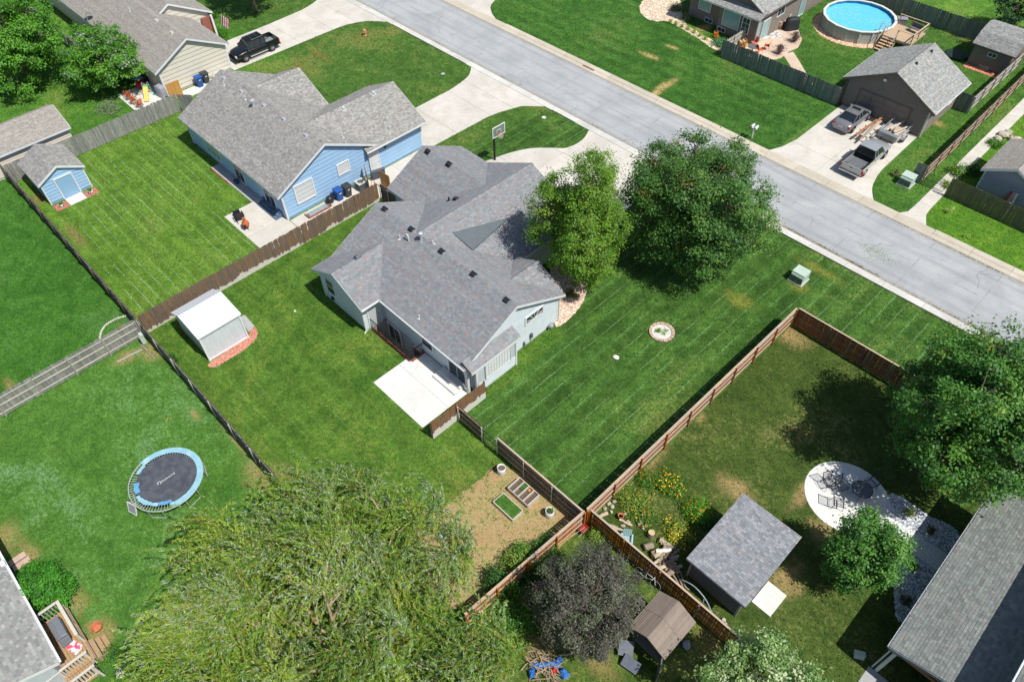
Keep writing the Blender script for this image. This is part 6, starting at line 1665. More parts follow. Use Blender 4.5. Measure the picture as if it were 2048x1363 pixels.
t = NT('pool_water'); o = t.obj(); v = t.n('TexVoronoi', feature='SMOOTH_F1'); v.inputs['Scale'].default_value = 5.5; t.set(v.inputs['Vector'], t.mapping(o, (1, 1.3, 1)))
c = t.mix(t.ramp(v.outputs['Distance'], .15, .75), C(88, 206, 236), C(150, 232, 246)); c = t.mix(t.ramp(t.noise(o, .5, 3.0), .35, .65), c, C(110, 216, 242)); t.bump(t.noise(o, 3.5, 3.0), .25, .05); PWAT = t.fin(c, .08, 0, .5)  # caustic light pattern put into the water colour
MB().add([(PR*.977*math.cos(2*math.pi*k/72), PR*.977*math.sin(2*math.pi*k/72), 1.0) for k in range(72)], [tuple(range(72))]).build('water', PWAT, PO)
DKX0, DKX1, DKY0, DKY1, DKZ = -26.1, -23.0, 79.2, 82.6, 1.15
DK = thing('pool_deck', 'wooden platform with rails and stairs beside the round pool', 'deck', (-24.5, 81, 0), world=True)
DW = wood('deck_wood', C(196, 168, 136), C(218, 194, 164), None, .1)
for k in range(22):
    y = DKY0+k*.155; MB().box(DKX0 if y > 79.6 and y < 82 else DKX0, DKX1, y, y+.145, DKZ-.04, DKZ).build('deck_board', DW, DK)
for x in (DKX0+.1, -24.6, DKX1): 
    for y in (DKY0, DKY1): MB().box(x-.045, x+.045, y-.045, y+.045, 0, DKZ+.95).build('post', DW, DK)
MB().box(DKX1-.045, DKX1+.045, 80.8, 80.9, 0, DKZ+.95).build('post', DW, DK)
MB().box(DKX1-.07, DKX1+.07, DKY0-.05, DKY1+.05, DKZ+.955, DKZ+.995).build('rail', DW, DK); MB().box(DKX0, DKX1-.08, DKY1-.06, DKY1+.06, DKZ+.955, DKZ+.995).build('rail', DW, DK); MB().box(-24.5, DKX1-.08, DKY0-.05, DKY0+.05, DKZ+.955, DKZ+.995).build('rail', DW, DK)
MB().box(DKX1-.02, DKX1+.02, DKY0+.06, DKY1-.06, DKZ+.45, DKZ+.52).build('rail', DW, DK); MB().box(DKX1+.005, DKX1+.03, DKY0, DKY1, DKZ-.25, DKZ-.045).build('rim_joist', DW, DK); MB().box(DKX0, DKX1, DKY0-.04, DKY0-.005, DKZ-.25, DKZ-.045).build('rim_joist', DW, DK)
for k in range(5): MB().box(-25.9, -24.55, 77.85+k*.27, 78.1+k*.27, .2+k*.2-.05, .2+k*.2).build('stair_tread', DW, DK)
for x in (-25.95, -24.5): MB().prism([(x, 77.8, .02), (x, 79.15, .95), (x, 79.15, .7), (x, 78.1, .02)], (.045, 0, 0)).build('stringer', DW, DK); MB().tube([(x, 77.8, .95), (x, 79.2, 2.05)], .04, 6).build('handrail', DW, DK); MB().box(x-.04, x+.04, 77.76, 77.84, 0, .95).build('post', DW, DK)
BN = thing('bench', 'dark grey bench standing on the pool platform', 'bench', (-23.9, 81.9, DKZ), R(-8)); DGm = mat('dark_grey_plastic', C(112, 108, 116), .6, .06)
MB().box(-.65, .65, -.25, .25, .38, .44).build('seat', DGm, BN); MB().box(-.65, .65, .2, .26, .45, .85).build('backrest', DGm, BN)
for x in (-.6, .6):
    for y in (-.2, .2): MB().box(x-.03, x+.03, y-.03, y+.03, 0, .38).build('leg', DGm, BN)
LD = thing('pool_ladder', 'white pool ladder hooked over the rim beside the wooden platform', 'ladder', (-26.25, 79.9, 0), R(25))
for y in (-.25, .25): MB().tube(smoothline([(.25, y, DKZ), (.2, y, 1.95), (-.1, y, 2.15), (-.4, y, 1.9), (-.5, y, .95)], 3), .03, 6).build('stile', mat('ladder', C(206, 226, 232), .4), LD)
for k in range(3): MB().tube([(-.42-.03*k, -.25, 1.65-.3*k), (-.42-.03*k, .25, 1.65-.3*k)], .03, 6).build('rung', mat('ladder', C(206, 226, 232), .4), LD)
PMP = thing('pool_pump', 'grey pool filter box behind the round pool', 'pump', (-26.3, 84.4, 0), R(30)); MB().box(-.5, .5, -.35, .35, .02, .95).build('housing', mat('pump_grey', C(140, 142, 146), .6), PMP, bevel=.04); MB().box(-.53, .53, -.38, .38, .955, 1.0).build('lid', mat('pump_lid', C(156, 156, 160), .6), PMP)

# ================================================================== stone, mulch and soil
def scatter(name, poly, n, size, pl, seed, flat=.6, z=.01, label=None):
    """pebbles: low stones, many to a bed"""
    q = np.random.RandomState(seed); P2 = np.array(poly); lo, hi = P2.min(0), P2.max(0); pts = []
    def inside(p):
        c_ = False; j = len(poly)-1
        for i in range(len(poly)):
            if (poly[i][1] > p[1]) != (poly[j][1] > p[1]) and p[0] < (poly[j][0]-poly[i][0])*(p[1]-poly[i][1])/(poly[j][1]-poly[i][1])+poly[i][0]: c_ = not c_
            j = i
        return c_
    while len(pts) < n:
        p = q.uniform(lo, hi)
        if inside(p): pts.append(p)
    pts = np.array(pts); s = size*q.uniform(.55, 1.4, n)
    base = np.array([(1, 0, 0), (.3, .9, 0), (-.8, .55, 0), (-.8, -.55, 0), (.3, -.9, 0), (.05, 0, 1.0)])
    a = q.uniform(0, 6.28, n); ca, sa = np.cos(a), np.sin(a)
    B = base[None]*(1+q.uniform(-.25, .25, (n, 6, 3))); X = B[..., 0]*ca[:, None]-B[..., 1]*sa[:, None]*.8; Y = B[..., 0]*sa[:, None]+B[..., 1]*ca[:, None]*.8
    V = np.stack([pts[:, 0, None]+X*s[:, None], pts[:, 1, None]+Y*s[:, None], z+B[..., 2]*s[:, None]*flat], -1)
    F = np.array([(0, 1, 5), (1, 2, 5), (2, 3, 5), (3, 4, 5), (4, 0, 5)])
    faces = (np.arange(n)[:, None, None]*6+F[None]).reshape(-1)
    cols = np.repeat(pick(q, pl, n)*q.uniform(.8, 1.2, (n, 1)), 5, 0)
    o = soup(name, V.reshape(-1, 3), 3, cols, attr_mat('stones', .85, .15, 20.0), kind='stuff', faces=faces)
    if label: o['label'] = label
    return o
def bedsheet(name, poly, m_, z=.009): return sheet(name, [poly], z, m_)
def jag(pts, amp, seed, n=6):
    q = random.Random(seed); s_ = smoothline([(p[0], p[1], 0) for p in pts], n, True); return [(p.x+q.gauss(0, amp), p.y+q.gauss(0, amp)) for p in s_]
PINK = [((222, 192, 172), 4), ((204, 176, 156), 3), ((232, 212, 196), 3), ((186, 156, 138), 2), ((170, 150, 140), 1)]
pb = jag([spot(*p) for p in ((1110, 652), (1135, 640), (1158, 615), (1170, 592), (1174, 565), (1160, 535), (1110, 530), (1100, 560), (1112, 600))], .02, 1)
bedsheet('pebble_bed', pb, mat('pebble_base', C(196, 168, 148), .9, .15, 8.0)); scatter('pebbles', pb, 2600, .055, PINK, 1)
eb = [p for p in pb if p[0] > -23.0]
rb = jag([spot(*p) for p in ((1778, 985), (1850, 1024), (1922, 1075), (1860, 1170), (1806, 1243), (1792, 1225), (1788, 1190), (1790, 1150), (1796, 1110), (1775, 1060))], .03, 2)
bedsheet('pebble_bed', rb, mat('pebble_grey', C(150, 154, 158), .9, .2, 8.0)); scatter('pebbles', rb, 4200, .05, [((196, 200, 204), 4), ((170, 176, 182), 3), ((226, 228, 228), 2), ((140, 146, 152), 2)], 2)
hb = jag([spot(*p) for p in ((1281, 10), (1280, 22), (1292, 36), (1312, 43), (1334, 43), (1368, 60), (1400, 80), (1436, 102), (1446, 92), (1420, 78), (1380, 55), (1365, 36), (1360, 0), (1330, -15), (1295, -8))], .03, 3)
bedsheet('pebble_bed', hb, mat('pebble_tan', C(206, 184, 160), .9, .15, 6.0)); scatter('pebbles', hb, 1500, .08, [((226, 208, 186), 4), ((206, 186, 164), 3), ((186, 168, 150), 2)], 3)
mb_ = jag([spot(*p) for p in ((417, 728), (428, 734), (452, 722), (490, 698), (512, 676), (514, 660), (505, 654), (493, 672), (450, 704))], .02, 4)
bedsheet('mulch_bed', mb_, mat('mulch_base', C(172, 116, 98), .95, .2, 8.0)); scatter('mulch', mb_, 1500, .04, [((186, 128, 110), 4), ((164, 106, 90), 3), ((198, 148, 128), 2)], 4, .4)
for px, py, s_ in ((120, 408, 5), (184, 376, 6)):
    pass
for k, (xa, xb, ya, yb) in enumerate(((-61.9, -60.9, 6.35, 7.4), (-61.9, -60.9, 8.9, 9.95))):
    bedsheet('mulch_bed', rect(xa, xb, ya, yb), mat('mulch_base', C(178, 110, 88)), .012); scatter('mulch', rect(xa, xb, ya, yb), 260, .05, [((170, 104, 96), 4), ((150, 90, 84), 3), ((190, 130, 116), 2)], 8+k, .4, .012)
pg = [(PC[0]+4.5*math.cos(a*math.pi/20), PC[1]+4.5*math.sin(a*math.pi/20)) for a in range(40)]
bedsheet('pool_gravel', pg, mat('pool_gravel_base', C(206, 172, 142), .9, .2, 5.0)); scatter('pebbles', pg, 2600, .08, [((216, 186, 156), 4), ((196, 160, 132), 3), ((228, 204, 180), 2)], 6)
bedsheet('mulch_bed', rect(-17.9, -14.3, 81.1, 81.95), mat('mulch_base', C(178, 110, 88)), .012); scatter('mulch', rect(-17.9, -14.3, 81.1, 81.95), 300, .09, [((206, 140, 112), 4), ((180, 110, 90), 3)], 7, .4)
# bare soil of the kitchen garden corner
t = NT('bare_soil'); o = t.obj(); n1 = t.noise(o, .7, 5.0, .65, .5); n2 = t.noise(o, 5.0, 5.0, .75); n3 = t.noise(o, 9.0, 5.0, .8)
c = t.mix(t.ramp(n1, .3, .7), C(186, 156, 112), C(204, 178, 134)); c = t.mix(t.math('MULTIPLY', t.ramp(t.math('ADD', t.math('MULTIPLY', n1, .6), t.math('MULTIPLY', n2, .55)), .52, .70), .8), c, C(142, 146, 78))
c = t.mix(t.ramp(n3, .35, .7), mul_mix(t, c, .78), mul_mix(t, c, 1.15)); t.bump(n3, .7, .05); SOILM = t.fin(c, .95, 0, .1)
sb = jag([spot(*p) for p in ((996, 928), (1040, 945), (1100, 985), (1160, 1030), (1166, 1052), (1050, 1140), (975, 1198), (900, 1215), (830, 1190), (790, 1120), (800, 1075), (862, 1035), (925, 985), (965, 955))], .07, 5, 8)
bedsheet('bare_soil', sb, SOILM)
q = np.random.RandomState(9); ptg = []
for k in range(150):
    i = q.randint(len(sb)); cx_, cy_ = sb[i][0]+q.normal(0, .2), sb[i][1]+q.normal(0, .2)
    if cy_ < 15.8 and cx_ < -11.6: ptg += [(cx_+q.normal(0, .07), cy_+q.normal(0, .07)) for _ in range(14)]
for k in range(120):
    cx_, cy_ = q.uniform(-19, -12), q.uniform(9, 15.6); ptg += [(cx_+q.normal(0, .09), cy_+q.normal(0, .09)) for _ in range(10)]
chips('weed_tufts', ptg, .045, [C(110, 136, 56)[:3], C(140, 150, 76)[:3], C(92, 124, 48)[:3]], CH, z=.02)
# ================================================================== garden things
SOILD = mat('dark_soil', C(112, 96, 82), .95, .25, 12.0, .8, 30.0); BEDW = wood('bed_board', C(196, 188, 176), C(220, 214, 204), None, .08)
RB = thing('raised_bed', 'long raised bed of pale boards split into four trays beside the dark fence', 'raised bed', (-15.1, 15.2, 0), world=True)
x0, x1, y0, y1, hz = -15.93, -14.29, 14.72, 15.70, .36
for yy in (y0, y1): MB().box(x0, x1, yy-.02, yy+.02, .01, hz).build('side_board', BEDW, RB)
for k in range(5):
    x = x0+(x1-x0)*k/4; MB().box(x-.035, x+.035, y0+.021, y1-.021, .01, hz+.01).build('divider_board', BEDW, RB)
for k in range(4):
    xa, xb = x0+(x1-x0)*k/4+.036, x0+(x1-x0)*(k+1)/4-.036; MB().box(xa, xb, y0+.021, y1-.021, .01, .2).build('soil', SOILD, RB)
tg = grass('grass_bed', C(58, 110, 36), C(84, 134, 50), C(130, 140, 70), .4)
MB().box(-15.48, -15.15, 15.2, 15.66, .2, .27).build('seedlings', tg, RB); MB().box(-15.0, -14.86, 15.45, 15.62, .21, .3).build('seed_tray', mat('orange_tray', C(220, 140, 70)), RB)
RB2 = thing('raised_bed', 'low white framed raised bed full of grass on the bare soil', 'raised bed', (-15.1, 13.9, 0), world=True)
for yy in (13.5, 14.32): MB().box(-15.92, -14.26, yy-.025, yy+.025, .01, .3).build('side_board', BEDW, RB2)
for xx in (-15.9, -14.28): MB().box(xx-.025, xx+.025, 13.526, 14.294, .01, .3).build('end_board', BEDW, RB2)
MB().box(-15.87, -14.31, 13.53, 14.29, .01, .27).build('turf', tg, RB2)
def tub(label, px, py, r_=.24, h=.5, plant=None, m=None, name='planter_tub', lying=False):
    x, y = spot(px, py); U = thing(name, label, 'planter', (x, y, 0)); m = m or mat('tub_white', C(232, 236, 240), .45, .05)
    MB().lathe([(r_*.92, .01), (r_, .06), (r_*.97, h*.5), (r_, h), (r_*.9, h), (r_*.88, h-.14)], 20).build('tub', m, U, True); MB().lathe([(.01, h-.13), (r_*.88, h-.13), (r_*.88, h-.2), (.01, h-.2)], 16).build('soil', SOILD, U)
    if plant:
        q = np.random.RandomState(plant); n = 60; P_ = q.normal(0, .08, (n, 3))+np.array([0, 0, h]); soup('plant', leaves(q, P_, np.tile([0, 0, 1.], (n, 1)), .05).reshape(-1, 3), 4, pick(q, GRN, n), LEAF, U)
    return U
tub('white tub of bare soil nearest the iron gate', 1003, 944, .26, .6); tub('white tub with a seedling in the fence corner beside the raised beds', 1099, 1030, .26, .6, 4)
x, y = spot(886, 1074); U = tag(MB().blob((0, 0, .22), (.26, .22, .26), 5, 12, 8, .03).build('white_drum', mat('tub_white', C(232, 236, 240)), None, True), 'rounded white drum at the willow edge of the bare soil', 'drum'); U.location = (x, y, 0)
tub('white round planter in the pebbles beside the round patio path', 1806, 1102, .32, .4, 6)
# circular flower bed on the side lawn
fx, fy = -17.2, 31.1
FB = thing('flower_bed', 'round stone edged flower bed in the middle of the side lawn', 'flower bed', (fx, fy, 0))
ES = mat('edge_stone', C(206, 178, 158), .85, .15, 6.0, .4, ovar=.15)
for k in range(16):
    a0, a1 = 2*math.pi*k/16+.02, 2*math.pi*(k+1)/16-.02
    MB().prism([(r_*math.cos(a), r_*math.sin(a), .01) for r_, a in ((.70, a0), (.90, a0), (.91, (a0+a1)/2), (.90, a1), (.70, a1))], (0, 0, .11)).build('edge_stone', ES, FB)
MB().add([(.71*math.cos(a*math.pi/12), .71*math.sin(a*math.pi/12), .05) for a in range(24)], [tuple(range(24))]).build('gravel_fill', mat('white_gravel', C(226, 226, 220), .9, .25, 25.0, .8, 30.0), FB)
q = np.random.RandomState(3)
for (cx, cy, n) in ((-.25, -.1, 130), (.1, .25, 40), (.2, -.05, 40)): soup('plant', leaves(q, q.normal(0, .1, (n, 3))*np.array([1, 1, .4])+np.array([cx, cy, .14]), np.tile([0, 0, 1.], (n, 1)), .05).reshape(-1, 3), 4, pick(q, GRN_Y, n), LEAF, FB)
U = tag(MB().blob((0, 0, .07), (.24, .2, .1), 9, 9, 6, .2).build('rock', mat('white_rock', C(238, 236, 226), .85, .08, 5.0, .4), None), 'flat white rock on the striped side lawn', 'rock'); U.location = (-18.0, 27.05, 0)
U = tag(MB().blob((0, 0, .03), (.12, .07, .05), 10).build('sprinkler_cover', WHITE), 'tiny white cover in the lawn behind the grey house', 'cover'); U.location = (-37.3, 13.95, 0)
for k, (px, py, lab) in enumerate(((1000, 226, 'small white square cover on the lawn by the hoop'), (880, 148, 'small round manhole cover on the blue house front lawn'))):
    x, y = spot(1088 if k == 0 else 886, 235 if k == 0 else 148); o = tag(MB().lathe([(.01, .01), (.22, .01), (.22, .03), (.01, .035)], 12).build('valve_cover', WHITE if k == 0 else CON_G), lab, 'cover'); o.location = (x, y, 0)

# wrought iron patio set
IRON = mat('wrought_iron', C(48, 50, 56), .5, .1, metal=.3)
def iron_chair(label, x, y, rz, s=1.0, lounge=False):
    c = thing('patio_chair', label, 'chair', (x, y, .03), rz, 'wrought iron patio set'); sd = .5 if not lounge else .62
    MB().tube([(-.28, -.26, .42), (.28, -.26, .42), (.28, .26, .42), (-.28, .26, .42), (-.28, -.26, .42)], .024, 5).build('seat_frame', IRON, c)
    for k in range(7): MB().tube([(-.27, -.22+k*.073, .42), (.27, -.22+k*.073, .42)], .013, 4).build('seat_slat', IRON, c)
    bk = [(-.28, .26, .42), (-.3, .45, 1.0), (.3, .45, 1.0), (.28, .26, .42)]; MB().tube(bk, .024, 5).build('back_frame', IRON, c)
    for k in range(7): MB().tube([(-.24+k*.08, .27, .44), (-.25+k*.083, .44, .99)], .013, 4).build('back_slat', IRON, c)
    for sx in (-1, 1):
        MB().tube([(sx*.29, .38, .7), (sx*.31, -.2, .66), (sx*.29, -.26, .42)], .014, 5).build('arm', IRON, c); MB().tube([(sx*.28, -.26, .42), (sx*.32, -.3, 0)], .014, 5).build('leg', IRON, c); MB().tube([(sx*.28, .26, .42), (sx*.32, .34, 0)], .014, 5).build('leg', IRON, c)
    return c
iron_chair('wrought iron chair on the sunny side of the round patio, farthest left', -2.75, 28.35, R(60)); iron_chair('wrought iron chair tight against the farthest left patio chair', -2.1, 28.65, R(75)); iron_chair('wrought iron chair nearest the small maple on the round patio', -1.7, 27.6, R(120)); iron_chair('wrought iron chair in the shade at the back of the round patio', -1.0, 30.0, R(-20))
PT = thing('patio_table', 'round wrought iron table in the tree shade on the round patio', 'table', (-1.15, 29.1, .03), 0, 'wrought iron patio set')
MB().tube([(.58*math.cos(a*math.pi/12), .58*math.sin(a*math.pi/12), .72) for a in range(25)], .018, 5).build('rim', IRON, PT); MB().lathe([(.02, .705), (.57, .705), (.57, .715), (.02, .715)], 24).build('table_top', mat('mesh_top', C(100, 106, 114), .6, .2, 60.0), PT)
for k in range(4): a = k*math.pi/2+.4; MB().tube(smoothline([(.4*math.cos(a), .4*math.sin(a), .7), (.15*math.cos(a), .15*math.sin(a), .35), (.45*math.cos(a), .45*math.sin(a), 0)], 3), .014, 5).build('leg', IRON, PT)

# wood pile and logs
LOGM = mat('log_wood', C(206, 190, 164), .85, .2, 4.0, .5, 15.0, ovar=.15); LOGD = mat('log_bark', C(156, 142, 124), .9, .25, 6.0, .6, 15.0, ovar=.15); CUT = mat('log_cut', C(222, 196, 156), .8, .15, 10.0, ovar=.1)
def log(label, x, y, z_, L_, r_, rz, ry=0.0, group=None, m=None, name='log'):
    o = thing(name, label, 'log', (x, y, z_), rz, group); o.rotation_euler = (0, ry, rz)
    n = 7; pts = [(-L_/2+L_*k/n, random.Random(int(x*100)+k).uniform(-.02, .02), 0) for k in range(n+1)]
    MB().tube(pts, [r_*random.Random(int(y*100)+k).uniform(.92, 1.06) for k in range(n+1)], 10, False).build('bark', m or LOGM, o, True)
    for s in (0, -1): p = pts[s]; MB().tube([(p[0]-.004, p[1], 0), (p[0]+.004, p[1], 0)], r_*.97, 10).build('cut_face', CUT, o)
    return o
log('pale log lying across the fence corner above the flowers', -10.9, 17.4, .13, .75, .12, R(70)); log('fat blond log lying beside the orange fence', -9.97, 17.25, .16, .55, .16, R(25)); log('slim pale log beside the fat blond log', -9.6, 17.45, .11, .5, .1, R(20)); log('grey log standing upright among the flowers', -8.15, 18.45, .2, .42, .2, 0, R(90), None, LOGD, 'stump')
log('thin pale log between the flower pot and the flowers', -9.65, 18.05, .09, .8, .08, R(15)); log('short thick grey log above the wood heap', -7.8, 17.8, .2, .5, .2, R(60), 0, None, LOGD); log('thick split log pointing at the marigolds above the wood heap', -7.25, 18.6, .17, .7, .16, R(5)); log('bleached white log lying level on top of the wood heap', -7.02, 18.1, .35, .85, .14, R(50), 0, None, mat('log_white', C(236, 232, 222), .8, .1, 5.0))
q = random.Random(12)
for k in range(30):
    log('split log in the heap between the orange fence and the grey shed', -6.7+q.gauss(0, .45), 17.7+q.gauss(0, .36), .1+q.uniform(0, .32), q.uniform(.4, .75), q.uniform(.08, .15), q.uniform(0, 3.1), q.uniform(-.3, .3), 'heaped split logs', q.choice((LOGM, LOGD, LOGD)))
for k, lab in enumerate(('long curved branch trailing from the wood heap, nearest the fence', 'long curved branch trailing from the wood heap, middle one', 'long curved grey branch trailing from the wood heap, nearest the shed')):
    q = random.Random(k+3); o = thing('branch', lab, 'branch', (-5.9, 17.4+k*.22, 0), 0, 'branches of the wood heap')
    MB().tube(smoothline([(-1.0, .25, .3), (-.4, .15, .25), (.3, -.02, .16), (.9, -.3-.05*k, .1), (1.2, -.6+.1*k, .08)], 4), [.085-.003*i for i in range(17)], 8).build('bark', LOGD, o, True)
x, y = spot(1150, 1305); o = thing('branch', 'pale dead branch lying on the grass below the plum tree', 'branch', (x, y, 0)); MB().tube(smoothline([(-.5, -.7, .07), (0, 0, .06), (.25, .75, .05)], 4), .06, 7).build('bark', BARKP, o, True)
# stones round the flower bed
SST = mat('field_stone', C(202, 190, 172), .9, .15, 5.0, .5, ovar=.15); q = random.Random(21)
for k, (px, py) in enumerate(((1210, 1018), (1218, 1008), (1225, 1014), (1222, 1024), (1228, 1004), (1250, 1028), (1256, 1045), (1246, 1052), (1278, 1050), (1285, 1056), (1292, 1052), (1282, 1044), (1450, 1247), (1446, 1240), (1205, 1045))):
    x, y = spot(px, py); o = tag(MB().blob((0, 0, .08), (q.uniform(.1, .18), q.uniform(.09, .14), q.uniform(.09, .15)), k, 7, 5, .2).build('stone', SST), 'pale field stone edging the flower bed beside the cedar fence corner' if k < 12 or k == 14 else 'pale field stone lying at the far end of the orange fence', 'stone', 'flower bed stones' if k < 12 or k == 14 else 'stones at the fence end'); o.location = (x, y, 0); o.rotation_euler = (0, 0, k)
x, y = spot(1241, 1035); FP = thing('flower_pot', 'terracotta pot beside the logs in the fence corner', 'pot', (x, y, 0)); TC = mat('terracotta', C(206, 128, 92), .8, .1, 6.0)
MB().lathe([(.12, .01), (.16, .28), (.18, .28), (.18, .33), (.15, .33), (.13, .22)], 14).build('pot', TC, FP, True); MB().lathe([(.01, .22), (.13, .22), (.13, .2), (.01, .2)], 12).build('soil', SOILD, FP)
x, y = spot(1252, 1084); LC = thing('lawn_chair', 'small pale blue lawn chair beside the orange fence', 'chair', (x, y, 0), R(35)); PB = mat('pale_blue_plastic', C(176, 214, 220), .5, .06)
for k in range(5): MB().box(-.25, .25, -.25+k*.1, -.17+k*.1, .3, .32).build('seat_slat', PB, LC); MB().cbox((-.2+k*.1, .33, .58), (.08, .02, .55), 0, R(-15)).build('back_slat', PB, LC)
for s in (-1, 1):
    MB().box(s*.3-.04, s*.3+.04, -.28, .3, .5, .52).build('arm', PB, LC)
    for yy in (-.22, .22): MB().box(s*.27-.025, s*.27+.025, yy-.025, yy+.025, 0, .5).build('leg', PB, LC)
# bicycle lying against the fence
x, y = spot(1292, 1163); BC = thing('bicycle', 'old white bicycle leaning on the orange fence', 'bicycle', (x, y, 0), R(2)); BW_ = mat('bike_white', C(216, 222, 224), .4, .08)
for xx in (-.52, .52): MB().tube([(xx+.32*math.cos(a*math.pi/12), .05+.1*math.sin(a*math.pi/12), .33+.31*math.sin(a*math.pi/12)) for a in range(25)], .018, 5).build('wheel', mat('bike_tyre', C(130, 140, 146), .7), BC)
for a_, b_ in (((-.52, .05, .33), (-.1, .05, .3)), ((-.1, .05, .3), (.36, .12, .66)), ((-.18, .14, .72), (-.1, .05, .3)), ((-.18, .14, .72), (.34, .14, .72)), ((-.52, .05, .33), (-.18, .14, .72)), ((.52, .05, .33), (.33, .16, .85))): MB().tube([a_, b_], .02, 6).build('frame_tube', BW_, BC)
MB().tube([(.3, -.1, .9), (.33, .16, .86), (.3, .42, .9)], .016, 5).build('handlebar', BW_, BC); MB().blob((-.2, .15, .78), (.13, .07, .04), 2).build('saddle', BLACK_M, BC)
x, y = spot(1400, 1215); HS = thing('hose', 'pale grey plastic pipe bent against the orange fence behind the brown shed', 'pipe', (x, y, 0)); 
MB().tube(smoothline([(-1.5, .0, 1.2), (-.8, .05, 1.5), (0, .0, 1.35), (.6, -.1, .8), (.9, -.2, .1)], 5), .035, 7).build('tube', mat('pipe_grey', C(160, 172, 182), .5), HS, True); MB().tube([(.0, -.05, 1.3), (.15, -.3, .05)], .03, 6).build('prop', mat('pipe_grey', C(160, 172, 182), .5), HS)
x, y = spot(1372, 1290); o = tag(MB().blob((0, 0, .15), (.2, .26, .15), 6, 9, 6, .3).build('plastic_bag', mat('bag_pale', C(170, 176, 190), .5, .2, 8.0)), 'crumpled pale bag in the shade beside the brown shed', 'bag'); o.location = (x, y, 0)
o = thing('red_cart', 'red wheelbarrow half hidden in the bush at the fence corner', 'wheelbarrow', (spot(1165, 1048)[0]+.35, spot(1165, 1048)[1]-.3, 0)); RD = mat('red_paint', C(170, 66, 52), .5, .1); o.scale = (.7, .7, .7)
MB().add([(-.3, -.4, .6), (.3, -.4, .6), (.3, .4, .6), (-.3, .4, .6), (-.18, -.25, .35), (.18, -.25, .35), (.18, .25, .35), (-.18, .25, .35)], [(4, 5, 6, 7), (0, 4, 7, 3), (1, 2, 6, 5), (0, 1, 5, 4), (3, 7, 6, 2)]).build('tray', RD, o); MB().tube([(-.2, -.9, .6), (-.1, .4, .3)], .02, 5).tube([(.2, -.9, .6), (.1, .4, .3)], .02, 5).build('handles', GALV, o); MB().tube([(0, .5+.15*math.cos(a*math.pi/8), .17+.15*math.sin(a*math.pi/8)) for a in range(17)], .03, 5).build('wheel', RUB, o)
# brush pile with tarps
x, y = spot(1090, 1335); BP = thing('brush_pile', 'heap of dead branches on the grass below the willow', 'brush pile', (x, y, 0)); q = random.Random(5)
for k in range(60):
    a = q.gauss(.5, .6); l_ = q.uniform(.6, 1.5); c_ = Vector((q.gauss(0, .5), q.gauss(0, .4), q.uniform(.03, .45))); d_ = Vector((math.cos(a), math.sin(a), q.uniform(-.15, .25)))*l_*.5
    MB().tube([c_-d_, c_+Vector((q.uniform(-.06, .06), q.uniform(-.06, .06), .05)), c_+d_], [.03, .024, .012], 5).build('stick', BARKP if k % 3 else LOGD, BP)
TB = mat('tarp_blue', C(70, 132, 214), .5, .15, 4.0)
for k, (px, py, sx_, sy_, rz_, m_, lab) in enumerate(((1092, 1327, .75, .16, R(-5), TB, 'long crumpled blue tarp over the brush pile'), (1115, 1319, .3, .14, R(20), TB, 'short blue tarp end beside the red rag'), (1064, 1343, .16, .22, 0, TB, 'small blue tarp scrap at the willow side of the brush pile'), (1128, 1343, .2, .26, .5, TB, 'blue tarp bundle at the lower right of the brush pile'), (1108, 1338, .2, .13, .6, mat('rag_red', C(214, 64, 56), .7, .12, 5.0), 'red rag lying on the brush pile'))):
    x, y = spot(px, py, .4); q = np.random.RandomState(k+5); rows = [[(u*sx_, v*sy_, .42+q.uniform(-.05, .08)-.25*max(abs(u), abs(v))**3) for u in np.linspace(-1, 1, 9)] for v in np.linspace(-1, 1, 6)]
    o = tag(MB().grid(rows).build('tarp', m_), lab, 'tarp', 'tarps on the brush pile' if m_ is TB else None); o.location = (x, y, 0); o.rotation_euler = (0, 0, R(55)+rz_); o.modifiers.new('t', 'SOLIDIFY').thickness = .015

# ================================================================== things round the blue house
def bin_(label, x, y, rz, m, group):
    b = thing('wheelie_bin', label, 'bin', (x, y, .03), rz, group)
    MB().prism([(-.24, -.26, .05), (.24, -.26, .05), (.24, .22, .05), (-.24, .22, .05)], (0, 0, .02)).build('base', m, b)
    MB().add([(-.24, -.24, .06), (.24, -.24, .06), (.24, .22, .06), (-.24, .22, .06), (-.31, -.34, 1.0), (.31, -.34, 1.0), (.31, .34, 1.0), (-.31, .34, 1.0)], [(0, 3, 2, 1), (4, 5, 6, 7), (0, 1, 5, 4), (1, 2, 6, 5), (2, 3, 7, 6), (3, 0, 4, 7)]).build('body', m, b, bevel=.02)
    MB().prism([(-.34, -.4, 1.005), (-.34, .38, 1.005), (-.34, .36, 1.06), (-.34, 0, 1.12), (-.34, -.38, 1.06)], (.68, 0, 0)).build('lid', m, b, bevel=.02)
    MB().tube([(-.28, .42, .98), (.28, .42, .98)], .02, 6).build('handle', m, b)
    for s in (-1, 1): MB().tube([(s*.26, .26, .12), (s*.31, .26, .12)], .12, 10).build('wheel', RUB, b)
    MB().box(-.1, .1, -.352, -.342, .72, .82).build('sticker', PLATE, b)
    return b
BLB = mat('bin_blue', C(40, 92, 168), .45, .06); BKB = mat('bin_black', C(64, 66, 72), .45, .08)
bin_('blue wheelie bin between the rubbish bag and the black bin', -45.5, 23.85, R(90), BLB, 'bins beside the blue house'); bin_('black wheelie bin beside the air conditioner of the blue house', -45.4, 24.65, R(90), BKB, 'bins beside the blue house')
bin_('blue wheelie bin against the cream house wall', -70.1, 24.6, R(90), BLB, 'bins beside the cream house'); bin_('black wheelie bin against the cream house wall', -70.3, 25.4, R(90), BKB, 'bins beside the cream house')
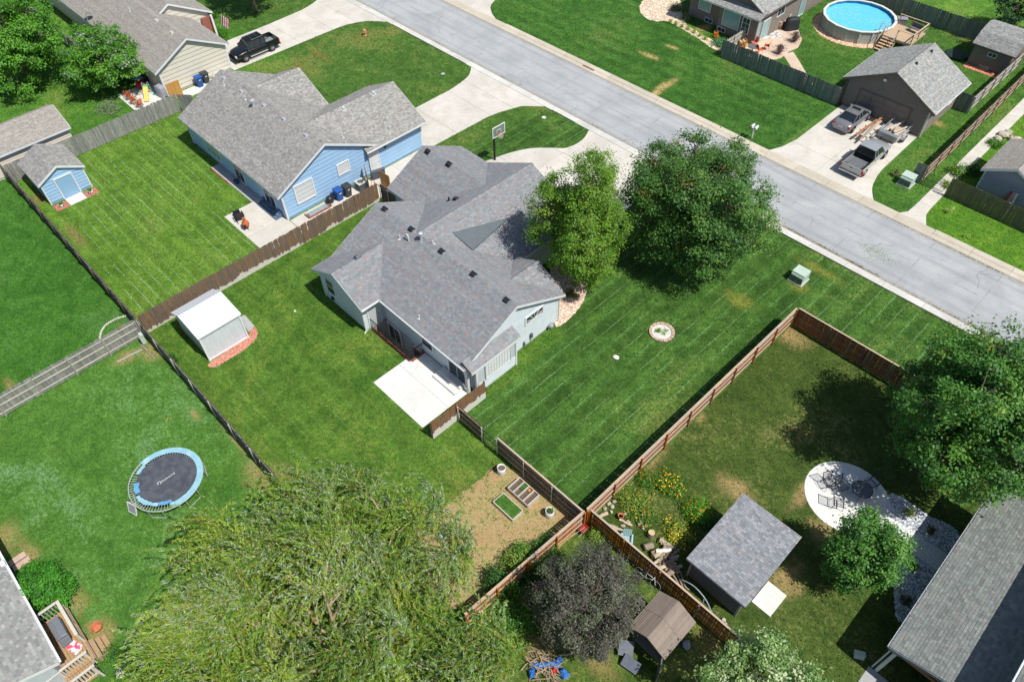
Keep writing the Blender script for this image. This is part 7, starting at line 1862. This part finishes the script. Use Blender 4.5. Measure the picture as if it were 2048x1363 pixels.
o = tag(MB().blob((0, 0, .32), (.36, .36, .36), 8, 12, 8, .12).build('rubbish_bag', mat('bag_black', C(52, 54, 60), .3, .15, 6.0), None, True), 'full black rubbish bag beside the blue bin', 'bag'); o.location = (-45.7, 23.05, .03)
AC = thing('air_conditioner', 'square grey air conditioner between the bins and the brown fence', 'air conditioner', (-45.3, 26.0, .03))
MB().box(-.38, .38, -.38, .38, .02, .72).build('cabinet', mat('ac_dark', C(84, 88, 92), .6), AC, bevel=.02); MB().box(-.41, .41, -.41, .41, .725, .78).build('top', mat('ac_top', C(206, 206, 198), .6), AC, bevel=.02)
MB().lathe([(.02, .785), (.27, .785), (.27, .795), (.02, .8)], 18).build('fan_grille', BLACK_M, AC)
for k in range(3): MB().tube([((.1+.07*k)*math.cos(a*math.pi/9), (.1+.07*k)*math.sin(a*math.pi/9), .81) for a in range(19)], .01, 4).build('grille_ring', GALV, AC)
TRL = thing('garden_trellis', 'black arched metal trellis standing beside the air conditioner', 'trellis', (-44.7, 26.4, .03), R(60))
MB().tube([(.5*math.cos(a*math.pi/10), 0, .9+.6*math.sin(a*math.pi/10)) for a in range(11)], .02, 5).build('arch', BLACK_M, TRL)
for x in (-.5, -.25, 0, .25, .5): MB().tube([(x, 0, 0), (x, 0, .9+.6*math.sqrt(max(0, 1-(x/.5)**2)))], .015, 5).build('bar', BLACK_M, TRL)
o = tag(MB().cbox((0, 0, .5), (1.3, .25, 1.0), 0, .18).build('leaning_cover', mat('slate_cover', C(90, 98, 108), .5, .08), None, False, .08), 'dark slate cover standing beside the orange framed gate', 'cover'); o.location = (-45.4, 27.9, .03); o.rotation_euler = (0, 0, R(75))
RC = thing('lounge_chair', 'black reclining chair on the blue house patio', 'chair', (-49.15, 16.55, .03), R(-100)); 
MB().cbox((0, 0, .38), (.62, .62, .08)).build('seat', BLACK_M, RC); MB().cbox((0, .42, .68), (.62, .08, .7), 0, R(-28)).build('backrest', BLACK_M, RC); MB().cbox((0, -.55, .36), (.56, .5, .06), 0, R(-8)).build('footrest', BLACK_M, RC)
for s in (-1, 1): MB().box(s*.34-.03, s*.34+.03, -.3, .4, .56, .6).build('arm', BLACK_M, RC); MB().tube([(s*.33, -.5, .05), (s*.33, 0, 0.02), (s*.33, .5, .08)], .025, 5).build('rocker', BLACK_M, RC); MB().tube([(s*.33, -.25, .03), (s*.33, -.25, .58)], .02, 5).build('leg', BLACK_M, RC); MB().tube([(s*.33, .25, .03), (s*.33, .3, .58)], .02, 5).build('leg', BLACK_M, RC)
CM = thing('chiminea', 'orange clay chiminea on the blue house patio', 'chiminea', (-47.75, 16.35, .03)); CLY = mat('clay', C(206, 112, 64), .8, .12, 6.0)
MB().lathe([(.12, .22), (.26, .34), (.31, .5), (.26, .68), (.14, .82), (.1, 1.05), (.14, 1.1), (.1, 1.1)], 16).build('body', CLY, CM, True); MB().blob((.22, -.18, .5), (.12, .1, .12), 1, 8, 6, .02).build('mouth', UNDER, CM)
for k in range(3): a = k*2.09; MB().tube([(.15*math.cos(a), .15*math.sin(a), .26), (.26*math.cos(a), .26*math.sin(a), 0)], .018, 5).build('leg', BLACK_M, CM)
o = tag(MB().lathe([(.2, .01), (.24, .3), (.2, .32), (.18, .24)], 14).build('plant_pot', mat('pot_blue', C(70, 92, 130), .5)), 'dark blue pot on the path behind the blue house', 'pot'); o.location = (-53.6, 18.9, .03)
for k, (yy, lab) in enumerate(((6.9, 'white flower pot left of the blue shed door'), (9.4, 'white flower pot right of the blue shed door'))):
    x_ = -61.3; U = thing('flower_pot', lab, 'pot', (x_, yy, .012)); MB().lathe([(.14, 0), (.19, .26), (.16, .26), (.15, .2)], 14).build('pot', WHITE, U, True)
    q = np.random.RandomState(k); n = 90; soup('plant', leaves(q, q.normal(0, .09, (n, 3))+np.array([0, 0, .32]), np.tile([0, 0, 1.], (n, 1)), .06).reshape(-1, 3), 4, pick(q, GRN, n), LEAF, U)
# brick edging in the blue house lawn
for k in range(8):
    o = MB().box(-57.2+k*.42, -56.8+k*.42, 18.3, 18.41, .01, .09).build('edging_brick', BRK); o['label'] = 'red edging brick along the path behind the blue house'; o['category'] = 'brick'; o['group'] = 'edging bricks behind the blue house'

# ================================================================== cream house patio
def pot_plant(label, x, y, col, seed, group=None):
    U = thing('flower_pot', label, 'pot', (x, y, .03), 0, group); MB().lathe([(.2, 0), (.27, .35), (.23, .35), (.2, .28)], 14).build('pot', mat('pot_grey', C(170, 172, 176), .7), U, True)
    q = np.random.RandomState(seed); n = 170; soup('plant', leaves(q, q.normal(0, .17, (n, 3))+np.array([0, 0, .55]), np.tile([0, 0, 1.], (n, 1)), .08).reshape(-1, 3), 4, pick(q, [(col, 4), ((120, 130, 60), 1)], n), LEAF, U)
pot_plant('copper leaved pot plant farthest from the grey fence on the cream patio', -72.9, 18.45, (196, 110, 76), 1, 'copper pot plants'); pot_plant('copper leaved pot plant, middle one on the cream patio', -71.9, 18.45, (200, 120, 84), 2, 'copper pot plants'); pot_plant('copper leaved pot plant nearest the grey fence on the cream patio', -70.8, 18.6, (200, 116, 80), 3, 'copper pot plants')
SLD = thing('toy_slide', 'yellow and green toddler slide on the cream house patio', 'toy slide', (-72.2, 20.1, .03), R(-35))
YL = mat('toy_yellow', C(240, 212, 120), .5, .05); GN = mat('toy_green', C(120, 196, 110), .5, .05); CY = mat('toy_cyan', C(110, 190, 206), .5)
rows = [[(-.25, x, z), (-.2, x, z-.06), (.2, x, z-.06), (.25, x, z)] for x, z in ((0, .95), (.25, .85), (.8, .4), (1.1, .2), (1.35, .14))]
o = MB().grid([[(p[1]-.1, p[0], p[2]) for p in r_] for r_ in rows]).build('chute', YL, SLD); o.modifiers.new('t', 'SOLIDIFY').thickness = .04
MB().box(-.5, -.1, -.25, .25, .88, .93).build('platform', GN, SLD)
for s in (-1, 1): MB().tube([(-.6, s*.25, 0), (-.45, s*.25, 1.2), (-.1, s*.25, 1.25), (0, s*.25, .95)], .035, 6).build('side_rail', CY, SLD)
for k in range(3): MB().tube([(-.58+.03*k, -.25, .25+.25*k), (-.58+.03*k, .25, .25+.25*k)], .035, 6).build('rung', GN, SLD)
TCAR = thing('toy_car', 'red toddler ride-on car with blue roof on the cream patio', 'toy car', (-74.0, 20.35, .03), R(30)); TRD = mat('toy_red', C(214, 40, 56), .4, .05)
MB().cbox((0, 0, .35), (1.0, .6, .4), 0, 0, 0, .85).build('body', TRD, TCAR, bevel=.06); MB().box(-.3, .25, -.28, .28, .98, 1.06).build('roof', mat('toy_blue', C(110, 190, 230), .4), TCAR, bevel=.02)
for x in (-.28, .23):
    for s in (-1, 1): MB().tube([(x, s*.25, .5), (x, s*.25, 1.0)], .03, 6).build('pillar', TRD, TCAR)
for x in (-.32, .32):
    for s in (-1, 1): MB().tube([(x, s*.28, .14), (x, s*.36, .14)], .14, 12).build('wheel', mat('toy_wheel', C(200, 90, 150), .5), TCAR)
def covered(label, x, y, rz, sz, m):
    o = thing('covered_grill', label, 'grill', (x, y, .03), rz); q = random.Random(int(abs(x)*10)); rows = []
    for (k, z_) in ((1.0, 0.02), (.97, .4), (.92, .8), (.8, .98), (.4, 1.06), (.02, 1.08)):
        rows.append([(sz[0]/2*k*math.copysign(abs(math.cos(a*math.pi/10))**.55, math.cos(a*math.pi/10)), sz[1]/2*k*math.copysign(abs(math.sin(a*math.pi/10))**.55, math.sin(a*math.pi/10)), z_*sz[2]+q.uniform(-.015, .015)) for a in range(21)])
    MB().grid(rows).build('cover', m, o, True); return o
covered('grey covered grill standing in the corner of the cream house patio', -71.15, 21.05, R(10), (1.2, .75, 1.15), mat('cover_grey', C(164, 166, 176), .7, .1, 4.0))
covered('large black covered grill on the patio across the street', spot(1583, 58)[0], spot(1583, 58)[1]-.2, R(60), (1.7, .85, 1.25), mat('cover_black', C(50, 52, 58), .6, .15, 4.0))
o = thing('storage_box', 'black storage box in the shade beside the cream house wall', 'box', (-75.0, 21.0, .03)); MB().box(-.5, .5, -.3, .3, 0, .55).build('body', BKB, o, bevel=.03); MB().box(-.52, .52, -.32, .32, .555, .62).build('lid', BKB, o, bevel=.02)
o = thing('air_conditioner', 'square grey air conditioner behind the toys of the cream house', 'air conditioner', (-76.3, 20.6, .03)); MB().box(-.4, .4, -.4, .4, .02, .75).build('cabinet', mat('ac_grey', C(150, 152, 148), .6), o, bevel=.02); MB().lathe([(.02, .76), (.3, .76), (.3, .78), (.02, .785)], 16).build('fan_grille', BLACK_M, o)
o = thing('toy_tub', 'turquoise toy tub beside the grey covered grill', 'toy', (-71.9, 20.85, .03)); MB().lathe([(.3, 0), (.36, .16), (.3, .16), (.27, .05)], 14).build('tub', CY, o, True)
for k in range(9): MB()
PGP = thing('timber_post', 'leaning brown timber rail beside the myrtle on the cream house patio', 'timber', (-75.1, 20.35, 0)); MB().tube([(.4, .1, .03), (-.9, .3, 1.9)], .06, 6).build('rail', W_CEDARD, PGP)

# ================================================================== patio across the street
CUSH = mat('cushion_beige', C(222, 190, 164), .9, .06, 3.0); WICK = mat('wicker', C(150, 118, 96), .85, .2, 20.0)
def armchair(label, px, py, rz, z=.35):
    x, y = spot(px, py, z); c = thing('patio_armchair', label, 'chair', (x, y, .03), rz, 'beige patio armchairs')
    MB().box(-.42, .42, -.4, .4, .02, .34).build('base', WICK, c, bevel=.03); MB().box(-.34, .34, -.4, .3, .345, .48).build('seat_cushion', CUSH, c, bevel=.05); MB().cbox((0, .36, .62), (.8, .16, .6), 0, R(-12)).build('back_cushion', CUSH, c, bevel=.05)
    for s in (-1, 1): MB().box(s*.42-.06, s*.42+.06, -.4, .4, .36, .6).build('arm', WICK, c, bevel=.03)
armchair('beige cushioned armchair beside the patio door across the street', 1528, 52, R(140)); armchair('beige cushioned armchair beside the storage bench across the street', 1556, 50, R(-160)); armchair('beige cushioned armchair behind the patio fence across the street', 1483, 83, R(60))
def metal_chair(label, px, py, rz, m):
    x, y = spot(px, py, .4); c = thing('patio_chair', label, 'chair', (x, y, .03), rz, 'orange patio chairs')
    MB().box(-.25, .25, -.25, .25, .42, .46).build('seat', m, c); MB().cbox((0, .27, .72), (.5, .04, .55), 0, R(-12)).build('backrest', m, c)
    for sx in (-1, 1):
        for sy in (-1, 1): MB().tube([(sx*.22, sy*.22, .42), (sx*.26, sy*.26, 0)], .018, 5).build('leg', m, c)
OC = mat('orange_paint', C(232, 96, 48), .5, .06)
metal_chair('orange metal chair facing the dark table behind the fence', 1519, 100, R(150), OC); metal_chair('red orange metal chair turned sideways beside the dark table', 1534, 92, R(-70), mat('red_orange', C(206, 74, 44), .5)); metal_chair('salmon metal chair between the dark table and the house', 1508, 86, R(-30), mat('salmon', C(222, 120, 100), .5))
x, y = spot(1506, 95, .6); o = thing('patio_table', 'dark round table among the orange chairs behind the fence', 'table', (x, y, .03)); MB().lathe([(.02, .68), (.58, .68), (.58, .71), (.02, .71)], 20).build('table_top', mat('slate_top', C(118, 114, 116), .5), o); MB().tube([(0, 0, 0), (0, 0, .68)], .05, 8).build('stem', BLACK_M, o); MB().lathe([(.3, 0), (.3, .03), (.05, .06)], 14).build('foot', BLACK_M, o)
t = NT('rug'); o = t.obj(); v = t.n('TexVoronoi'); v.inputs['Scale'].default_value = 3.0; t.set(v.inputs['Vector'], o); c = t.mix(t.ramp(v.outputs['Distance'], .25, .42), C(228, 130, 70), C(238, 232, 224)); c = t.mix(t.ramp(t.noise(o, 2.0, 2.0), .5, .6), c, C(150, 176, 190)); RUG = t.fin(c, .95)
x, y = spot(1538, 70); o = tag(MB().cbox((0, 0, 0), (2.6, 1.7, .012)).build('rug', RUG), 'white and orange patterned rug on the patio across the street', 'rug'); o.location = (x, y, .04); o.rotation_euler = (0, 0, R(55))
x, y = spot(1561, 40, .5); o = thing('storage_bench', 'long grey storage bench against the brown house patio', 'bench', (x, y, .03), R(8)); MB().box(-.95, .95, -.32, .32, 0, .58).build('body', mat('bench_grey', C(132, 122, 114), .7), o, bevel=.02); MB().box(-.98, .98, -.35, .35, .585, .63).build('lid', mat('bench_lid', C(214, 206, 194), .6), o, bevel=.02)
x, y = spot(1510, 70, .3); SS = thing('wooden_steps', 'short wooden steps below the brown house patio door', 'steps', (x-.35, y+.35, .03), R(0))
for k in range(4): MB().box(-.8, .8, -.5+k*.28, -.24+k*.28, .1+k*.17, .15+k*.17).build('tread', W_CEDAR, SS)
for sx in (-.7, .7): MB().prism([(sx, -.5, 0), (sx, .6, 0), (sx, .6, .62), (sx, -.5, .1)], (.05, 0, 0)).build('stringer', W_CEDAR, SS)
for k, (px, py) in enumerate(((1542, 42), (1488, 92))):
    x, y = spot(px, py, .3); U = thing('flower_pot', ('leafy pot plant beside the storage bench across the street', 'orange flowering pot behind the patio fence across the street')[k], 'pot', (x, y, .03)); MB().lathe([(.14, 0), (.2, .3), (.17, .3), (.15, .22)], 12).build('pot', TC, U, True)
    q = np.random.RandomState(k); n = 150; soup('plant', leaves(q, q.normal(0, .16, (n, 3))+np.array([0, 0, .5]), np.tile([0, 0, 1.], (n, 1)), .07).reshape(-1, 3), 4, pick(q, GRN if k == 0 else [((236, 160, 40), 3), ((110, 140, 50), 2)], n), LEAF, U)
HRL = thing('garden_hose', 'coiled pale hose hanging by the brown house side door', 'hose', (-35.2, 76.4, .9)); 
for k in range(3): MB().tube([(.05+.03*k, (.3-.03*k)*math.cos(a*math.pi/10), (.3-.03*k)*math.sin(a*math.pi/10)) for a in range(21)], .02, 5).build('coil', mat('hose_pale', C(190, 196, 200), .5), HRL)
o = tag(MB().blob((0, 0, .35), (1.5, 1.3, .4), 4, 14, 6, .05).build('hot_tub', mat('tub_dark', C(46, 66, 52), .5, .1)), 'low dark round cover on the grass beside the brown shed', 'cover'); o.location = (-19.4, 79.6, 0)
o.location = (spot(1912, 112)[0], spot(1912, 112)[1], 0); o.scale = (.8, .8, .5)
for k, (px, py) in enumerate(((1956, 126), (1967, 137), (1985, 142))):
    x, y = spot(px, py); U = thing('flower_pot', ('yellow potted flower left of the trough by the brown shed', 'pale trough of flowers in front of the brown shed', 'yellow potted flower right of the trough by the brown shed')[k], 'pot', (x, y, .012))
    if k == 1: MB().box(-.5, .5, -.18, .18, 0, .35).build('pot', mat('trough', C(186, 176, 160), .8), U)
    else: MB().lathe([(.16, 0), (.22, .3), (.18, .3)], 12).build('pot', TC, U)
    q = np.random.RandomState(k); n = 120; soup('plant', leaves(q, q.normal(0, .14, (n, 3))+np.array([0, 0, .5]), np.tile([0, 0, 1.], (n, 1)), .08).reshape(-1, 3), 4, pick(q, [((226, 196, 60), 2), ((110, 140, 60), 3)], n), LEAF, U)
# rocks and lumber near the right edge
q = random.Random(33)
for k, (px, py, s_) in enumerate(((2005, 272, .55), (2015, 268, .45), (1995, 280, .4), (2030, 282, .5), (2040, 286, .4), (1985, 285, .3), (2022, 278, .35))):
    x, y = spot(px, py); o = tag(MB().blob((0, 0, s_*.35), (s_, s_*.75, s_*.5), k+20, 8, 6, .2).build('boulder', SST), 'pale boulder in the rock row beside the concrete footpath', 'boulder', 'rock row beside the footpath'); o.location = (x, y, 0); o.rotation_euler = (0, 0, k*1.3)
for k, (xx, m_, lab) in enumerate(((-6.1, BRK, 'reddish board leaning on the slate grey shed, leftmost'), (-5.8, mat('pink_board', C(214, 160, 140), .8), 'pink board leaning on the slate grey shed, middle'), (-5.5, mat('white_board', C(226, 222, 216), .8), 'white board leaning on the slate grey shed, rightmost'))):
    o = tag(MB().cbox((0, 0, 0), (.2, .03, 1.7)).build('leaning_board', m_), lab, 'board', 'boards leaning on the grey shed'); o.location = (xx, 61.25, .8); o.rotation_euler = (R(-20), R(8-6*k), 0)

# ================================================================== wooden deck at the lower left
DK2 = thing('wooden_deck', 'wooden deck with slatted railing behind the lower left house', 'deck', (-25.3, -7.6, 0), world=True); DWG = wood('deck_board', C(172, 142, 108), C(198, 168, 134), None, .1); RWW = wood('rail_pale', C(206, 200, 186), C(226, 220, 208), None, .06)
for k in range(10): MB().box(-27.1, -23.55, -8.38+k*.152, -8.24+k*.152, .72, .76).build('deck_board', DWG, DK2)
MB().box(-27.12, -23.53, -6.86, -6.82, .5, .755).build('rim_joist', DWG, DK2)
for x in (-27.05, -25.8, -24.75): MB().box(x-.05, x+.05, -6.95, -6.85, 0, 1.7).build('post', RWW, DK2)
for x in (-27.05,): MB().box(x-.05, x+.05, -8.3, -8.2, 0, 1.7).build('post', RWW, DK2)
MB().box(-27.1, -24.7, -6.98, -6.82, 1.705, 1.745).build('rail', RWW, DK2); MB().box(-27.13, -26.98, -8.3, -6.99, 1.705, 1.745).build('rail', RWW, DK2)
MB().box(-27.0, -24.8, -6.92, -6.88, .82, .88).build('rail', RWW, DK2)
for k in range(22): x = -26.95+k*.1; MB().box(x-.018, x+.018, -6.915, -6.885, .885, 1.70).build('baluster', RWW, DK2)
for k in range(7): y = -8.12+k*.17; MB().box(-27.065, -27.035, y-.018, y+.018, .77, 1.70).build('baluster', RWW, DK2)
for k in range(3): MB().box(-24.75, -23.6, -6.82+k*.24, -6.6+k*.24, .5-k*.2-.04, .5-k*.2).build('stair_tread', DWG, DK2)
for x in (-24.78, -23.62): MB().prism([(x, -6.84, .02), (x, -6.84, .55), (x, -6.1, .08), (x, -6.1, .02)], (.04, 0, 0)).build('stringer', DWG, DK2)
DK3 = thing('deck_ramp', 'white railed boardwalk running off the bottom edge beside the lower left house', 'boardwalk', (-23.2, -9, 0), world=True)
for k in range(26): MB().box(-23.75, -22.85, -11.0+k*.152, -10.86+k*.152, .38, .42).build('deck_board', DWG, DK3)
for x in (-23.75, -22.85):
    MB().box(x-.07, x+.07, -11, -6.95, 1.405, 1.445).build('rail', RWW, DK3); MB().box(x-.02, x+.02, -11, -7, .6, .66).build('rail', RWW, DK3)
    for k in range(4): y = -10.9+k*1.28; MB().box(x-.05, x+.05, y-.05, y+.05, 0, 1.40).build('post', RWW, DK3)
    for k in range(24): y = -10.8+k*.16; MB().box(x-.015, x+.015, y-.03, y+.03, .66, 1.40).build('baluster', RWW, DK3)
GRL = thing('barbecue_grill', 'large grey gas grill with side shelf on the wooden deck', 'grill', (-25.75, -7.52, .76)); GY = mat('grill_grey', C(150, 156, 164), .4, .06, metal=.3)
MB().box(-.8, .45, -.27, .27, .05, .5).build('cabinet', BKB, GRL, bevel=.02); MB().prism([(-.8, -.28, .505), (-.8, .28, .505), (-.8, .26, .64), (-.8, .0, .72), (-.8, -.26, .64)], (1.25, 0, 0)).build('lid', GY, GRL, bevel=.03); MB().tube([(-.6, .3, .6), (.25, .3, .6)], .02, 6).build('handle', CHR, GRL)
for k in range(5): MB().box(.48+k*.09, .54+k*.09, -.26, .26, .5, .53).build('shelf_slat', GY, GRL)
t = NT('door_mat'); o = t.obj(); c = t.mix(t.ramp(t.noise(o, 4.0, 3.0), .45, .55), C(236, 90, 130), C(240, 236, 236)); x, y = spot(149, 1293, .78)
o = tag(MB().cbox((0, 0, 0), (.75, .5, .012)).build('door_mat', t.fin(c, .95)), 'pink and white mat on the wooden deck', 'mat'); o.location = (x, y, .768); o.rotation_euler = (0, 0, R(20))
x, y = spot(127, 1214); o = thing('toy_rider', 'yellow plastic ride-on toy between the bush and the deck', 'toy', (x, y, 0), R(20)); YT = mat('toy_bright_yellow', C(244, 200, 30), .4, .06)
MB().blob((0, 0, .3), (.45, .22, .2), 3, 10, 6, .12).build('body', YT, o, True); MB().blob((-.35, 0, .5), (.14, .12, .14), 4).build('head', YT, o)
for x_ in (-.25, .25):
    for s in (-1, 1): MB().tube([(x_, s*.2, .12), (x_, s*.27, .12)], .12, 10).build('wheel', BLACK_M, o)
x, y = spot(196, 1256); o = thing('broken_pot', 'broken terracotta pot on the bare ground by the deck steps', 'pot', (x, y, 0)); MB().lathe([(.22, 0), (.3, .28), (.27, .28), (.2, .05)], 14).build('bowl', TC, o)
for k, (px, py) in enumerate(((36, 1118), (44, 1126))):
    x, y = spot(px, py); o = tag(MB().cbox((0, 0, .04), (.9, .45, .06), R(90)).build('paving_slab', mat('pink_slab', C(206, 178, 160), .9, .1, ovar=.05)), ('pinkish stepping slab beside the lower left house, upper one', 'pinkish stepping slab beside the lower left house, lower one')[k], 'slab', 'stepping slabs'); o.location = (x, y, 0)
x, y = spot(243, 1345); o = tag(MB().blob((0, 0, .12), (.3, .25, .14), 12, 9, 6, .25).build('white_rock', mat('white_rock', C(238, 236, 226))), 'white rock half under the shrub at the bottom edge', 'rock'); o.location = (x, y, 0)
for k, (a_, b_, lab) in enumerate((((235, 725), (285, 700), 'old timber beam lying level below the silvery fence'), ((283, 690), (310, 718), 'thin timber lying askew in the dry fence corner'))):
    p0, p1 = spot(*a_), spot(*b_); o = tag(MB().tube([(p0[0], p0[1], .07), (p1[0], p1[1], .07)], .08 if k == 0 else .05, 6).build('timber_beam', W_SILV), lab, 'timber', 'timbers in the dry corner')
STW = mat('edge_white', C(214, 210, 196), .85, .1, ovar=.1); cp = smoothline([(*spot(*p), 0) for p in ((200, 680), (203, 663), (215, 648), (238, 636), (262, 630))], 6)
for k, p in enumerate(cp):
    o = tag(MB().blob((0, 0, .04), (.1, .08, .06), k, 6, 4, .2).build('edging_stone', STW), 'small pale edging stone in the curved row at the fence corner', 'stone', 'curved row of edging stones'); o.location = (p.x, p.y, 0)
# drain inlet by the far kerb
x, y = spot(1178, 136); o = tag(MB().cbox((0, 0, .05), (1.5, .35, .02)).build('drain_grate', mat('rust', C(150, 110, 90), .8, .2, 6.0)), 'rusty storm drain plate in the far kerb', 'drain'); o.location = (x, y, .02)
# ================================================================== grass tufts standing in the lawns
def in_poly(px_, py_, poly):
    c_ = np.zeros(len(px_), bool); j = len(poly)-1
    for i in range(len(poly)):
        xi, yi = poly[i][0], poly[i][1]; xj, yj = poly[j][0], poly[j][1]
        if yi != yj:
            c_ ^= ((yi > py_) != (yj > py_)) & (px_ < (xj-xi)*(py_-yi)/(yj-yi)+xi)
        j = i
    return c_
TUFT = attr_mat('grass_tuft', .8, .1, 12.0, .25, .15)
qg = np.random.RandomState(77); VV = []; CC = []
for polys, key in LAWNS:
    c1, c2, c3 = [np.array(c_[:3]) for c_ in GTONE[key]]
    for p in polys:
        x0 = max(min(v[0] for v in p), -90); x1 = min(max(v[0] for v in p), 16); y0 = max(min(v[1] for v in p), -14); y1 = min(max(v[1] for v in p), 92)
        if x1 <= x0 or y1 <= y0: continue
        n = int((x1-x0)*(y1-y0)*46); X = qg.uniform(x0, x1, n); Y = qg.uniform(y0, y1, n)
        q3 = np.stack([X, Y, np.full(n, -CAM_H)], 1); dep = q3 @ np.array(_F); u = q3 @ np.array(_r)/dep*FOC+1024; v = q3 @ np.array(_d)/dep*FOC+681.5
        ok = (dep > 1) & (u > -300) & (u < 2350) & (v > -200) & (v < 1600) & (qg.rand(n) < np.clip((52/np.maximum(dep, 1))**2, .1, 1))
        for pv, soft in PAVED:
            a_ = np.array(pv); bb = (X > a_[:, 0].min()-.02) & (X < a_[:, 0].max()+.02) & (Y > a_[:, 1].min()-.02) & (Y < a_[:, 1].max()+.02) & ok
            if bb.any():
                ii = np.where(bb)[0]; ii = ii[in_poly(X[ii], Y[ii], pv)]; ok[ii[qg.rand(len(ii)) < (.7 if soft else 1.1)]] = False
        X, Y, dd = X[ok], Y[ok], dep[ok]; n = len(X)
        if not n: continue
        s_ = .045*np.clip(dd/52, .9, 1.6)
        P_ = np.stack([X, Y, np.full(n, .03)+qg.uniform(0, .02, n)], 1)
        nn = np.tile(np.array([.25, .1, .9]), (n, 1)); V = leaves(qg, P_, nn, s_, .55, .9, 1.1)
        k = qg.rand(n, 1); base = c1*(1-k)+c2*k; mk = qg.rand(n) < .12; base[mk] = c3*1.05
        VV.append(V.reshape(-1, 3)); CC.append(base*qg.uniform(.72, 1.45, (n, 1)))
VV = np.concatenate(VV); VV[:, 2] = np.maximum(VV[:, 2], .008)
soup('grass', VV, 4, np.concatenate(CC), TUFT, None, 'stuff')['label'] = 'short mown grass tufts across the lawns'
